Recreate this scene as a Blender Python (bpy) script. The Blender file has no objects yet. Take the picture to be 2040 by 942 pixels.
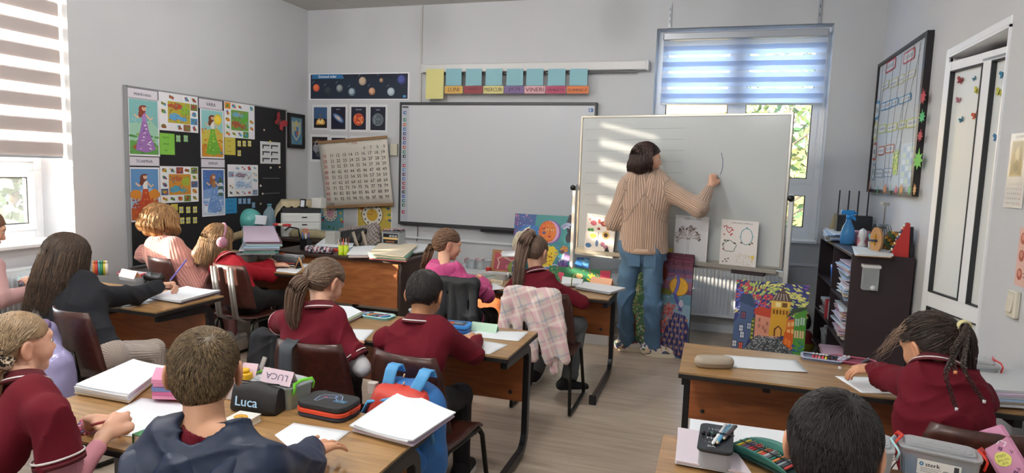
import bpy,math,random
import numpy as np
from mathutils import Vector,Matrix,Euler

# ---------------- camera ----------------
C = bpy.context.scene.collection
scene = bpy.context.scene
CAMP = np.array([0.,0.,1.5]); FPX = 1279.0
def _n(v):return v/np.linalg.norm(v)
_vy = _n(np.array([1430-1020,350-471,FPX])); _vx = -_n(np.array([-3050-1020,200-471,FPX]))
_vx = _n(_vx-_vy*_vx.dot(_vy)); _vz = np.cross(_vx,_vy)
if _vz[1] > 0:_vz = -_vz
RW = np.array([_vx,_vy,_vz]) # camera axes (x right, y down, z forward) -> room axes
cam_d = bpy.data.cameras.new('camera'); cam = bpy.data.objects.new('camera',cam_d); C.objects.link(cam)
cam_d.sensor_width = 36; cam_d.lens = FPX/2040*36; cam_d.clip_start = .02; cam_d.clip_end = 200
_m = Matrix.Identity(4)
for _i in range(3):
 _m[_i][0] = RW[_i,0]; _m[_i][1] = -RW[_i,1]; _m[_i][2] = -RW[_i,2]; _m[_i][3] = CAMP[_i]
cam.matrix_world = _m
scene.camera = cam
scene.view_settings.view_transform = 'Standard'; scene.view_settings.look = 'None'
scene.view_settings.gamma = 1; scene.view_settings.use_curve_mapping = False
scene.view_settings.exposure = 1.24
FILL_E = 16  # glow of the added, unseen fill globes
scene.cycles.max_bounces = 10; scene.cycles.diffuse_bounces = 6; scene.cycles.glossy_bounces = 4
scene.cycles.transmission_bounces = 8; scene.cycles.transparent_max_bounces = 12
scene.cycles.sample_clamp_indirect = 6; scene.cycles.caustics_reflective = False; scene.cycles.caustics_refractive = False

# ---------------- world, sun ----------------
w = bpy.data.worlds.new('world'); scene.world = w; w.use_nodes = True
nt = w.node_tree; nt.nodes.clear()
sky = nt.nodes.new('ShaderNodeTexSky'); sky.sky_type = 'NISHITA'; sky.sun_disc = False
sky.sun_elevation = math.radians(22); sky.sun_rotation = math.radians(130+90); sky.air_density = 1.3; sky.dust_density = 2.5; sky.ozone_density = 1.2
mixw = nt.nodes.new('ShaderNodeMixRGB'); mixw.inputs[0].default_value = .6; mixw.inputs[2].default_value = (.50,.68,1.0,1)
bgn = nt.nodes.new('ShaderNodeBackground'); bgn.inputs[1].default_value = 5.0
outw = nt.nodes.new('ShaderNodeOutputWorld')
nt.links.new(sky.outputs[0],mixw.inputs[1]); nt.links.new(mixw.outputs[0],bgn.inputs[0]); nt.links.new(bgn.outputs[0],outw.inputs[0])
sun_d = bpy.data.lights.new('sun','SUN'); sun_d.energy = 12; sun_d.color = (1,.84,.66); sun_d.angle = math.radians(.6)
sun = bpy.data.objects.new('sun',sun_d); C.objects.link(sun)
SUN_DIR = Vector((1.31,1.0,-.31)).normalized()
sun.rotation_euler = SUN_DIR.to_track_quat('-Z','Y').to_euler(); sun.location = (-12,-8,5)
def portal(name,loc,rot,sx,sy):
 d = bpy.data.lights.new(name,'AREA'); d.shape = 'RECTANGLE'; d.size = sx; d.size_y = sy; d.cycles.is_portal = True
 o = bpy.data.objects.new(name,d); o.location = loc; o.rotation_euler = rot; C.objects.link(o); return o
portal('sky_portal',(.13,6.64,1.9),(math.radians(-90),0,0),1.6,2.0)
for _y in (2.82,.75,-1.35):portal('sky_portal',(-4.93,_y,1.9),(math.radians(90),0,math.radians(-90)),1.6,2.0)
# ---------------- placing helpers: a point of the picture carried onto a real plane of the room ----------------
def _ray(px,py):return RW @ np.array([px-1020.,py-471.,FPX])
def at_z(px,py,z):
 d = _ray(px,py); return CAMP+d*((z-CAMP[2])/d[2])
def at_y(px,py,y):
 d = _ray(px,py); return CAMP+d*((y-CAMP[1])/d[1])
def at_x(px,py,x):
 d = _ray(px,py); return CAMP+d*((x-CAMP[0])/d[0])
R_ = math.radians
rng = random.Random(7); nrg = np.random.default_rng(7)

def lin(c):
 if isinstance(c,str):c = tuple(int(c[i:i+2],16) for i in (0,2,4))
 c = [v/255 for v in c[:3]]
 return tuple(v/12.92 if v <= .04045 else ((v+.055)/1.055)**2.4 for v in c)

 # ---------------- materials ----------------
MATS = {}
def _mat(name):
 m = bpy.data.materials.new(name); m.use_nodes = True; n = m.node_tree
 return m,n,n.nodes['Principled BSDF']
def _bump(n,p,src,strength,dist=.002):
 b = n.nodes.new('ShaderNodeBump'); b.inputs['Strength'].default_value = strength; b.inputs['Distance'].default_value = dist
 n.links.new(src,b.inputs['Height']); n.links.new(b.outputs[0],p.inputs['Normal']); return b
def _tc(n,scale=(1,1,1),rot=(0,0,0),kind='Object'):
 t = n.nodes.new('ShaderNodeTexCoord'); mp = n.nodes.new('ShaderNodeMapping')
 mp.inputs['Scale'].default_value = scale; mp.inputs['Rotation'].default_value = rot
 n.links.new(t.outputs[kind],mp.inputs[0]); return mp.outputs[0]
def plain(name,col,rough=.5,metal=0.,spec=.5,noise=0.,nscale=40,bump=0.,bscale=200,emit=None,coat=0.,trans=0.,alpha=1.,sheen=0.):
 if name in MATS:return MATS[name]
 m,n,p = _mat(name); c = lin(col)+(1,)
 p.inputs['Base Color'].default_value = c; p.inputs['Roughness'].default_value = rough; p.inputs['Metallic'].default_value = metal
 p.inputs['Specular IOR Level'].default_value = spec; p.inputs['Coat Weight'].default_value = coat
 p.inputs['Transmission Weight'].default_value = trans; p.inputs['Alpha'].default_value = alpha; p.inputs['Sheen Weight'].default_value = sheen
 if noise:
  t = n.nodes.new('ShaderNodeTexNoise'); t.inputs['Scale'].default_value = nscale; t.inputs['Detail'].default_value = 4
  n.links.new(_tc(n),t.inputs['Vector'])
  h = n.nodes.new('ShaderNodeHueSaturation'); h.inputs['Color'].default_value = c
  mr = n.nodes.new('ShaderNodeMapRange'); mr.inputs[3].default_value = 1-noise; mr.inputs[4].default_value = 1+noise
  n.links.new(t.outputs[0],mr.inputs[0]); n.links.new(mr.outputs[0],h.inputs['Value']); n.links.new(h.outputs[0],p.inputs['Base Color'])
 if bump:
  t = n.nodes.new('ShaderNodeTexNoise'); t.inputs['Scale'].default_value = bscale; t.inputs['Detail'].default_value = 3
  n.links.new(_tc(n),t.inputs['Vector']); _bump(n,p,t.outputs[0],bump)
 if emit:p.inputs['Emission Color'].default_value = c; p.inputs['Emission Strength'].default_value = emit
 MATS[name] = m; return m
def wood(name,c1,c2,scale=(1.2,14,14),rough=.35,coat=0.,rot=(0,0,0),wav=2.2):
 if name in MATS:return MATS[name]
 m,n,p = _mat(name); v = _tc(n,scale,rot)
 t = n.nodes.new('ShaderNodeTexNoise'); t.inputs['Scale'].default_value = 2.0; t.inputs['Detail'].default_value = 8; t.inputs['Distortion'].default_value = wav
 n.links.new(v,t.inputs['Vector'])
 cr = n.nodes.new('ShaderNodeValToRGB'); cr.color_ramp.elements[0].position = .3; cr.color_ramp.elements[1].position = .7
 cr.color_ramp.elements[0].color = lin(c1)+(1,); cr.color_ramp.elements[1].color = lin(c2)+(1,)
 n.links.new(t.outputs[0],cr.inputs[0]); n.links.new(cr.outputs[0],p.inputs['Base Color'])
 p.inputs['Roughness'].default_value = rough; p.inputs['Coat Weight'].default_value = coat; p.inputs['Coat Roughness'].default_value = .2
 _bump(n,p,t.outputs[0],.08,.001); MATS[name] = m; return m
def colattr(name,rough=.6,bump=0.,bscale=300,sheen=0.,spec=.4,sss=0.,coat=0.):
 if name in MATS:return MATS[name]
 m,n,p = _mat(name); a = n.nodes.new('ShaderNodeAttribute'); a.attribute_name = 'Col'
 n.links.new(a.outputs['Color'],p.inputs['Base Color']); p.inputs['Roughness'].default_value = rough
 p.inputs['Specular IOR Level'].default_value = spec; p.inputs['Sheen Weight'].default_value = sheen; p.inputs['Coat Weight'].default_value = coat
 if sss:p.inputs['Subsurface Weight'].default_value = sss; p.inputs['Subsurface Radius'].default_value = (.012,.005,.003); p.inputs['Subsurface Scale'].default_value = 1
 if bump:
  t = n.nodes.new('ShaderNodeTexNoise'); t.inputs['Scale'].default_value = bscale; t.inputs['Detail'].default_value = 3
  n.links.new(_tc(n),t.inputs['Vector']); _bump(n,p,t.outputs[0],bump,.001)
 MATS[name] = m; return m
def glassy(name,col=(1,1,1),rough=.05,mixf=.85,tint=None):
 """thin clear plastic or glass: mostly see-through, a little gloss"""
 if name in MATS:return MATS[name]
 m = bpy.data.materials.new(name); m.use_nodes = True; n = m.node_tree; n.nodes.clear()
 tr = n.nodes.new('ShaderNodeBsdfTransparent'); tr.inputs[0].default_value = tuple(col)+(1,)
 gl = n.nodes.new('ShaderNodeBsdfPrincipled'); gl.inputs['Base Color'].default_value = (tuple(tint) if tint else (.8,.82,.85))+(1,)
 gl.inputs['Roughness'].default_value = rough
 fr = n.nodes.new('ShaderNodeFresnel'); fr.inputs[0].default_value = 1.45
 ad = n.nodes.new('ShaderNodeMath'); ad.operation = 'ADD'; ad.inputs[1].default_value = 1-mixf; ad.use_clamp = True
 mx = n.nodes.new('ShaderNodeMixShader'); o = n.nodes.new('ShaderNodeOutputMaterial')
 n.links.new(fr.outputs[0],ad.inputs[0]); n.links.new(ad.outputs[0],mx.inputs[0])
 n.links.new(tr.outputs[0],mx.inputs[1]); n.links.new(gl.outputs[0],mx.inputs[2]); n.links.new(mx.outputs[0],o.inputs[0])
 MATS[name] = m; return m
def translucent(name,col,amount=.5,see=0.):
 if name in MATS:return MATS[name]
 m = bpy.data.materials.new(name); m.use_nodes = True; n = m.node_tree; n.nodes.clear()
 c = lin(col)+(1,)
 d = n.nodes.new('ShaderNodeBsdfDiffuse'); d.inputs[0].default_value = c
 t = n.nodes.new('ShaderNodeBsdfTranslucent'); t.inputs[0].default_value = c
 x = n.nodes.new('ShaderNodeMixShader'); x.inputs[0].default_value = amount
 n.links.new(d.outputs[0],x.inputs[1]); n.links.new(t.outputs[0],x.inputs[2]); last = x
 if see:
  tr = n.nodes.new('ShaderNodeBsdfTransparent'); y = n.nodes.new('ShaderNodeMixShader'); y.inputs[0].default_value = see
  n.links.new(x.outputs[0],y.inputs[1]); n.links.new(tr.outputs[0],y.inputs[2]); last = y
 o = n.nodes.new('ShaderNodeOutputMaterial'); n.links.new(last.outputs[0],o.inputs[0]); MATS[name] = m; return m

 # ---------------- objects ----------------
def tag(o,label=None,cat=None,group=None,kind=None):
 if label:o['label'] = label
 if cat:o['category'] = cat
 if group:o['group'] = group
 if kind:o['kind'] = kind
 return o
def empty(name,loc=(0,0,0),rz=0,label=None,cat=None,group=None,rot=None):
 o = bpy.data.objects.new(name,None); o.empty_display_size = .05; o.location = tuple(float(v) for v in loc)
 o.rotation_euler = rot if rot else (0,0,rz); C.objects.link(o); return tag(o,label,cat,group)
def copy_tree(o,parent=None):
 c = o.copy(); C.objects.link(c)
 if parent:c.parent = parent
 for ch in list(o.children):copy_tree(ch,c)
 return c
def link(name,me,parent=None,loc=None,rot=None):
 o = bpy.data.objects.new(name,me); C.objects.link(o)
 if parent:o.parent = parent
 if loc is not None:o.location = tuple(float(v) for v in loc)
 if rot is not None:o.rotation_euler = rot
 return o
def fast_mesh(name,V,quads=None,tris=None,mats=(),smooth=True,vcol=None,attrs=None):
 me = bpy.data.meshes.new(name); V = np.asarray(V,np.float32)
 nq = 0 if quads is None else len(quads); ntr = 0 if tris is None else len(tris)
 me.vertices.add(len(V)); me.vertices.foreach_set('co',V.ravel())
 loops = np.concatenate([np.asarray(q,np.int32).ravel() for q in (quads,tris) if q is not None and len(q)])
 me.loops.add(len(loops)); me.loops.foreach_set('vertex_index',loops)
 tot = np.concatenate([np.full(nq,4,np.int32),np.full(ntr,3,np.int32)]); st = np.concatenate([[0],np.cumsum(tot)[:-1]]).astype(np.int32)
 me.polygons.add(nq+ntr); me.polygons.foreach_set('loop_start',st); me.polygons.foreach_set('loop_total',tot)
 if smooth:me.polygons.foreach_set('use_smooth',np.ones(nq+ntr,bool))
 for m in mats:me.materials.append(m)
 if vcol is not None:
  a = me.color_attributes.new('Col','FLOAT_COLOR','POINT'); c = np.ones((len(V),4),np.float32); c[:,:3] = vcol; a.data.foreach_set('color',c.ravel())
 if attrs:
  for k,arr in attrs.items():
   a = me.attributes.new(k,'FLOAT','POINT'); a.data.foreach_set('value',np.asarray(arr,np.float32))
 me.update(calc_edges=True); me.validate(); return me

class MB:
 """collects shapes, links them as one mesh object"""
 def __init__(s):s.v = []; s.f = []; s.m = []; s.sm = []; s.mats = []; s.c = []
 def mi(s,m):
  if m not in s.mats:s.mats.append(m)
  return s.mats.index(m)
 def add(s,vs,fs,m,smooth=False):
  b = len(s.v); s.v += [tuple(float(q) for q in v) for v in vs]; k = s.mi(m)
  for f in fs:s.f.append([b+i for i in f]); s.m.append(k); s.sm.append(smooth)
 def box(s,c,d,m,M=None,bev=0.):
  x,y,z = [q/2 for q in d]; T = M if M is not None else Matrix.Identity(3)
  if bev > 0:
   b = min(bev,x*.9,y*.9,z*.9); ring = []
   def rect(zz,ix):return [(-x+ix,-y+ix,zz),(x-ix,-y+ix,zz),(x-ix,y-ix,zz),(-x+ix,y-ix,zz)]
   def oct_(zz,o):return [(-x+b,-y+o,zz),(x-b,-y+o,zz),(x-o,-y+b,zz),(x-o,y-b,zz),(x-b,y-o,zz),(-x+b,y-o,zz),(-x+o,y-b,zz),(-x+o,-y+b,zz)]
   L = [oct_(-z,b*.6),oct_(-z+b*.6,0),oct_(z-b*.6,0),oct_(z,b*.6)]
   vs = [Vector(p) for l in L for p in l]; fs = [list(range(7,-1,-1)),list(range(24,32))]
   for r in range(3):
    for i in range(8):j = (i+1) % 8; fs.append([r*8+i,r*8+j,r*8+8+j,r*8+8+i])
  else:
   vs = [Vector((a,b_,c_)) for c_ in (-z,z) for b_ in (-y,y) for a in (-x,x)]
   fs = [(0,2,3,1),(4,5,7,6),(0,1,5,4),(2,6,7,3),(0,4,6,2),(1,3,7,5)]
  s.add([(T @ v)+Vector(c) for v in vs],fs,m); return s
 def tube(s,pts,r,m,n=8,closed=False,rs=None,cap=True,sq=None):
  P = [Vector(p) for p in pts]; N = len(P); vs = []; fs = []; up = None
  for i in range(N):
   if closed:t = (P[(i+1) % N]-P[i-1])
   else:t = P[min(i+1,N-1)]-P[max(i-1,0)]
   t.normalize()
   if up is None:
    up = Vector((0,0,1)) if abs(t.z) < .9 else Vector((0,1,0))
   a = (up-t*up.dot(t)); a = a.normalized() if a.length > 1e-6 else Vector((1,0,0)); up = a; b = t.cross(a)
   rr = rs[i] if rs else r
   for k in range(n):
    th = 2*math.pi*(k+.5)/n; ca,sa = math.cos(th),math.sin(th)
    if sq:ca *= sq[0]; sa *= sq[1]
    vs.append(P[i]+a*(rr*ca)+b*(rr*sa))
  for i in range(N if closed else N-1):
   j = (i+1) % N
   for k in range(n):l = (k+1) % n; fs.append([i*n+k,i*n+l,j*n+l,j*n+k])
  if not closed and cap:fs.append(list(range(n-1,-1,-1))); fs.append([(N-1)*n+k for k in range(n)])
  s.add(vs,fs,m,n > 4); return s
 def lathe(s,prof,m,c=(0,0,0),n=20,M=None):
  T = M if M is not None else Matrix.Identity(3); vs = []; fs = []
  for r,z in prof:
   for k in range(n):a = 2*math.pi*k/n; vs.append(T @ Vector((r*math.cos(a),r*math.sin(a),z))+Vector(c))
  for i in range(len(prof)-1):
   for k in range(n):l = (k+1) % n; fs.append([i*n+k,i*n+l,i*n+n+l,i*n+n+k])
  if prof[0][0] > 1e-5:fs.append(list(range(n-1,-1,-1)))
  if prof[-1][0] > 1e-5:fs.append([(len(prof)-1)*n+k for k in range(n)])
  s.add(vs,fs,m,True); return s
 def prism(s,poly,z0,z1,m,M=None,c=(0,0,0)):
  """poly in xy, extruded in z"""
  T = M if M is not None else Matrix.Identity(3); n = len(poly)
  vs = [T @ Vector((x,y,z))+Vector(c) for z in (z0,z1) for x,y in poly]
  ar = sum(poly[i][0]*poly[(i+1) % n][1]-poly[(i+1) % n][0]*poly[i][1] for i in range(n))
  fs = [[i for i in range(n-1,-1,-1)],[n+i for i in range(n)]]+[[i,(i+1) % n,n+(i+1) % n,n+i] for i in range(n)]
  if ar < 0:fs = [f[::-1] for f in fs]
  s.add(vs,fs,m); return s
 def sheet(s,fn,nu,nv,m,th=0.,smooth=True):
  """fn(u, v) -> point; a thin sheet with thickness"""
  A = [[Vector(fn(i/nu,j/nv)) for j in range(nv+1)] for i in range(nu+1)]; vs = [p for r in A for p in r]; k = nv+1; fs = []
  for i in range(nu):
   for j in range(nv):fs.append([i*k+j,(i+1)*k+j,(i+1)*k+j+1,i*k+j+1])
  if th:
   nn = len(vs); out = []
   for i in range(nu+1):
    for j in range(nv+1):
     du = A[min(i+1,nu)][j]-A[max(i-1,0)][j]; dv = A[i][min(j+1,nv)]-A[i][max(j-1,0)]; q = du.cross(dv); q = q.normalized() if q.length > 1e-9 else Vector((0,0,1)); out.append(A[i][j]-q*th)
   vs += out; fs += [[a+nn for a in f[::-1]] for f in fs]
   for i in range(nu):fs += [[i*k,i*k+nn,(i+1)*k+nn,(i+1)*k],[i*k+nv,(i+1)*k+nv,(i+1)*k+nv+nn,i*k+nv+nn]]
   for j in range(nv):fs += [[j,j+1,j+1+nn,j+nn],[nu*k+j,nu*k+j+nn,nu*k+j+1+nn,nu*k+j+1]]
  s.add(vs,fs,m,smooth); return s
 def build(s,name,parent=None,loc=None,rot=None,bevel=0.,bseg=2):
  me = bpy.data.meshes.new(name); me.from_pydata(s.v,[],s.f)
  for m in s.mats:me.materials.append(m)
  me.polygons.foreach_set('material_index',s.m); me.polygons.foreach_set('use_smooth',s.sm); me.update()
  o = link(name,me,parent,loc,rot)
  if bevel:
   b = o.modifiers.new('bevel','BEVEL'); b.width = bevel; b.segments = bseg; b.limit_method = 'ANGLE'; b.angle_limit = R_(50)
  return o
def rotm(x=0,y=0,z=0):return Euler((R_(x),R_(y),R_(z))).to_matrix()
def one(name,label,cat,mb,loc=(0,0,0),rot=(0,0,0),group=None,bevel=0.):
 return tag(mb.build(name,None,loc,rot,bevel),label,cat,group)
def rrect(w,h,r,n=4,cx=0,cy=0):
 p = []
 for (sx,sy,a0) in ((1,1,0),(-1,1,90),(-1,-1,180),(1,-1,270)):
  for i in range(n+1):
   a = R_(a0+90*i/n); p.append((cx+sx*(w/2-r)+r*math.cos(a),cy+sy*(h/2-r)+r*math.sin(a)))
 return p

 # ---------------- flat print: pictures and lettering laid as thin coloured shapes on paper ----------------
_TX = {}
def text_geo(s):
 if s in _TX:return _TX[s]
 cu = bpy.data.curves.new('t','FONT'); cu.body = s; cu.resolution_u = 2; cu.size = 1
 ob = bpy.data.objects.new('t',cu); me = bpy.data.meshes.new_from_object(ob)
 V = [(v.co.x,v.co.y) for v in me.vertices]; F = [list(p.vertices) for p in me.polygons]
 bpy.data.objects.remove(ob); bpy.data.curves.remove(cu); bpy.data.meshes.remove(me)
 if V:
  x0 = min(v[0] for v in V); x1 = max(v[0] for v in V); y0 = min(v[1] for v in V); y1 = max(v[1] for v in V)
 else:x0 = x1 = y0 = y1 = 0
 _TX[s] = (V,F,(x0,y0,x1,y1)); return _TX[s]
class Art:
 def __init__(s,w,h):s.w = w; s.h = h; s.v = []; s.f = []; s.c = []; s.l = 0
 def _a(s,pts,col,faces=None,up=True):
  s.l += 1 if up else .4
  e = -.0003-.00002*s.l; b = len(s.v); c = lin(col)
  for x,y in pts:s.v.append((x,e,y)); s.c.append(c)
  for f in (faces or [list(range(len(pts)))]):s.f.append([b+i for i in f])
 def poly(s,pts,col,up=True):s._a([(x*s.w,y*s.h) for x,y in pts],col,None,up)
 def rect(s,x0,y0,x1,y1,col,up=True):s.poly([(x0,y0),(x1,y0),(x1,y1),(x0,y1)],col,up)
 def ell(s,cx,cy,rx,ry,col,a=0,n=16,up=True,wob=0.):
  """centre in 0..1, radii in metres"""
  p = []; ca,sa = math.cos(R_(a)),math.sin(R_(a))
  for i in range(n):
   t = 2*math.pi*i/n; k = 1+(rng.uniform(-wob,wob) if wob else 0); x,y = rx*k*math.cos(t),ry*k*math.sin(t)
   p.append((cx*s.w+x*ca-y*sa,cy*s.h+x*sa+y*ca))
  s._a(p,col,None,up)
 def circ(s,cx,cy,r,col,**k):s.ell(cx,cy,r,r,col,**k)
 def line(s,pts,wd,col,up=True,closed=False):
  """pts 0..1, width metres"""
  P = [(x*s.w,y*s.h) for x,y in pts]
  if closed:P.append(P[0])
  V = []; F = []
  for i in range(len(P)):
   a = P[max(i-1,0)]; b = P[min(i+1,len(P)-1)]; dx,dy = b[0]-a[0],b[1]-a[1]; L = math.hypot(dx,dy) or 1
   nx,ny = -dy/L*wd/2,dx/L*wd/2; V += [(P[i][0]+nx,P[i][1]+ny),(P[i][0]-nx,P[i][1]-ny)]
   if i:F.append([2*i-2,2*i-1,2*i+1,2*i])
  s._a(V,col,F,up)
 def text(s,t,cx,cy,hgt,col,wid=None,a=0,up=True,bold=0):
  V,F,(x0,y0,x1,y1) = text_geo(t)
  if not V:return
  k = hgt/max(y1-y0,1e-6) if wid is None else wid/max(x1-x0,1e-6); ky = hgt/max(y1-y0,1e-6)
  ca,sa = math.cos(R_(a)),math.sin(R_(a)); mx,my = (x0+x1)/2,(y0+y1)/2
  for off in ([0] if not bold else [-bold,bold]):
   P = [((x-mx)*k+off,(y-my)*ky) for x,y in V]
   s._a([(cx*s.w+x*ca-y*sa,cy*s.h+x*sa+y*ca) for x,y in P],col,F,up)
 def build(s,name,parent=None,rough=.55,loc=None,rot=None,zscale=1.):
  me = bpy.data.meshes.new(name); me.from_pydata([(x,y*zscale,z) for x,y,z in s.v],[],s.f)
  a = me.color_attributes.new('Col','FLOAT_COLOR','POINT'); arr = np.ones((len(s.v),4),np.float32); arr[:,:3] = np.array(s.c); a.data.foreach_set('color',arr.ravel())
  me.materials.append(colattr('print_ink_%d' % int(rough*100),rough=rough)); me.update()
  return link(name,me,parent,loc,rot)
def poster(name,label,cat,loc,w,h,rz=0,paper='f2f0ec',draw=None,th=.0006,rot=None,group=None,rough=.5,zscale=1.):
 """a sheet whose lower left corner is at loc, facing -y when rz is 0"""
 r = empty(name,loc,rz,label,cat,group,rot)
 mb = MB(); mb.box((w/2,th/2,h/2),(w,th,h),plain('paper_'+str(paper),paper,rough)); mb.build('sheet',r)
 if draw:
  a = Art(w,h); draw(a)
  if a.v:a.build('print',r,rough,zscale=zscale)
 return r
LW,RWALL,FW = -4.53,1.30,6.41 # left wall x, right wall x, front wall y
def rect_front(x0,y0,x1,y1,Y=FW-.004):
 """upright sheet on the front wall from its picture corners; returns loc, w, h"""
 a = at_y(x0,y1,Y); b = at_y(x1,y0,Y); return (a[0],Y,a[2]),b[0]-a[0],b[2]-a[2]
def rect_left(x0,y0,x1,y1,X=LW+.004):
 a = at_x(x0,y1,X); b = at_x(x1,y0,X); return (X,a[1],a[2]),b[1]-a[1],b[2]-a[2]
def rect_right(x0,y0,x1,y1,X=RWALL-.004):
 a = at_x(x0,y1,X); b = at_x(x1,y0,X); return (X,a[1],a[2]),a[1]-b[1],b[2]-a[2]
 # ---------------- the room ----------------
def wall_mat(name,col,c2=None):
 if name in MATS:return MATS[name]
 m,n,p = _mat(name); v = _tc(n); t = n.nodes.new('ShaderNodeTexNoise'); t.inputs['Scale'].default_value = 1.1; t.inputs['Detail'].default_value = 5; n.links.new(v,t.inputs['Vector'])
 mx = n.nodes.new('ShaderNodeMixRGB'); mx.inputs[1].default_value = lin(col)+(1,); mx.inputs[2].default_value = lin(c2 or col)+(1,); n.links.new(t.outputs[0],mx.inputs[0]); n.links.new(mx.outputs[0],p.inputs['Base Color'])
 p.inputs['Roughness'].default_value = .75; b = n.nodes.new('ShaderNodeTexNoise'); b.inputs['Scale'].default_value = 90; b.inputs['Detail'].default_value = 5; n.links.new(v,b.inputs['Vector']); _bump(n,p,b.outputs[0],.25,.003)
 MATS[name] = m; return m
WALL = wall_mat('wall_paint','c8cacd','bdbfc3'); CEIL = wall_mat('ceiling_paint','c9c7c3','c0beba')
PVC = plain('white_pvc','e9ebee',.28); PVCD = plain('pvc_gasket','2b2d31',.5); GLASS = glassy('window_glass',(.97,.98,.98),.02,.97)
def floor_mat():
 m,n,p = _mat('floor_boards'); v = _tc(n,(1,1,1)); t = n.nodes.new('ShaderNodeTexNoise'); mp = n.nodes.new('ShaderNodeMapping'); mp.inputs['Scale'].default_value = (1.6,18,1); n.links.new(v,mp.inputs[0]); n.links.new(mp.outputs[0],t.inputs['Vector'])
 t.inputs['Scale'].default_value = 1.5; t.inputs['Detail'].default_value = 7; t.inputs['Distortion'].default_value = .7
 cr = n.nodes.new('ShaderNodeValToRGB'); cr.color_ramp.elements[0].position = .3; cr.color_ramp.elements[1].position = .72; cr.color_ramp.elements[0].color = lin('9f8f80')+(1,); cr.color_ramp.elements[1].color = lin('bdae9d')+(1,)
 n.links.new(t.outputs[0],cr.inputs[0]); bk = n.nodes.new('ShaderNodeTexBrick'); bk.inputs['Scale'].default_value = 1; bk.inputs['Brick Width'].default_value = 1.28; bk.inputs['Row Height'].default_value = .19; bk.inputs['Mortar Size'].default_value = .0016; bk.inputs['Mortar Smooth'].default_value = .3
 bk.inputs['Color1'].default_value = (1,1,1,1); bk.inputs['Color2'].default_value = (.88,.87,.86,1); bk.inputs['Mortar'].default_value = (.6,.56,.52,1); n.links.new(v,bk.inputs['Vector'])
 mx = n.nodes.new('ShaderNodeMixRGB'); mx.blend_type = 'MULTIPLY'; mx.inputs[0].default_value = .4; n.links.new(cr.outputs[0],mx.inputs[1]); n.links.new(bk.outputs[0],mx.inputs[2]); n.links.new(mx.outputs[0],p.inputs['Base Color'])
 p.inputs['Roughness'].default_value = .38; _bump(n,p,t.outputs[0],.06,.001); return m
YB,H = -3.2,3.2
def struct(name,mb,bevel=0):return tag(mb.build(name,bevel=bevel),kind='structure')
def span(a,b):return (a+b)/2,abs(b-a)
def slab(mb,x0,x1,y0,y1,z0,z1,m):mb.box(((x0+x1)/2,(y0+y1)/2,(z0+z1)/2),(x1-x0,y1-y0,z1-z0),m)
WT = .42
mb = MB(); slab(mb,LW-WT,RWALL+.3,YB-.2,FW+.3,-.12,0,floor_mat()); struct('floor',mb)
mb = MB(); slab(mb,LW-WT,RWALL+.3,YB-.2,FW+.3,H+.012,H+.15,CEIL); ceil = struct('ceiling',mb)
x = LW
while x < RWALL-.02:
 x2 = min(x+.595,RWALL)
 for y0,y1 in ((YB,-.8),(-.8,1.6),(1.6,4.0),(4.0,FW)):
  mb = MB(); slab(mb,x+.003,x2-.003,y0+.002,y1-.002,H,H+.012,CEIL); mb.build('panel',ceil)
 x = x2
 # left wall with three windows
LWIN = [(2.05,3.55),(0.0,1.5),(-2.1,-.6)]; WZ0,WZ1 = .87,2.96
mb = MB(); y = YB-.2
for a,b in sorted(LWIN)+[(FW+.3,None)]:
 slab(mb,LW-WT,LW,y,a,0,H,WALL)
 if b is not None:slab(mb,LW-WT,LW,a,b,0,WZ0-.02,WALL); slab(mb,LW-WT,LW,a,b,WZ1,H,WALL); y = b
struct('wall_left',mb)
# front wall
FX0,FX1,FZ0,FZ1 = -.64,.90,.935,2.875
mb = MB(); slab(mb,LW,FX0,FW,FW+.3,0,H,WALL); slab(mb,FX1,RWALL+.3,FW,FW+.3,0,H,WALL); slab(mb,FX0,FX1,FW,FW+.3,0,FZ0-.02,WALL); slab(mb,FX0,FX1,FW,FW+.3,FZ1,H,WALL); struct('wall_front',mb)
# right wall with the door opening
DY0,DY1,DZ = 3.74,4.62,2.27
mb = MB(); slab(mb,RWALL,RWALL+.3,YB-.2,DY0,0,H,WALL); slab(mb,RWALL,RWALL+.3,DY1,FW,0,H,WALL); slab(mb,RWALL,RWALL+.3,DY0,DY1,DZ,H,WALL); struct('wall_right',mb)
mb = MB(); slab(mb,LW,RWALL,YB-.2,YB,0,H,WALL); struct('wall_back',mb)
mb = MB(); HW = wall_mat('hall_paint','8c8a86'); slab(mb,RWALL+.3,2.9,2.3,2.4,0,H,HW); slab(mb,RWALL+.3,2.9,5.6,5.7,0,H,HW); slab(mb,2.8,2.9,2.4,5.6,0,H,HW); slab(mb,RWALL+.3,2.9,2.3,5.7,H,H+.1,HW); slab(mb,RWALL+.3,2.9,2.3,5.7,-.1,0,HW); struct('wall_hallway',mb)
mb = MB()
for x0,x1 in ((LW,RWALL),):slab(mb,x0,x1,FW-.014,FW,0,.075,plain('skirting','d9dde2',.4))
struct('baseboard_front',mb)
mb = MB(); slab(mb,LW,LW+.014,YB,FW-.014,0,.075,MATS['skirting']); struct('baseboard_left',mb)
mb = MB(); slab(mb,RWALL-.014,RWALL,YB,DY0-.06,0,.075,MATS['skirting']); slab(mb,RWALL-.014,RWALL,DY1+.06,FW-.014,0,.075,MATS['skirting']); struct('baseboard_right',mb)
mb = MB(); slab(mb,LW,RWALL,FW-.022,FW,.70,.722,plain('ledge_paint','d4d8de',.5)); struct('trim_1',mb)

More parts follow.
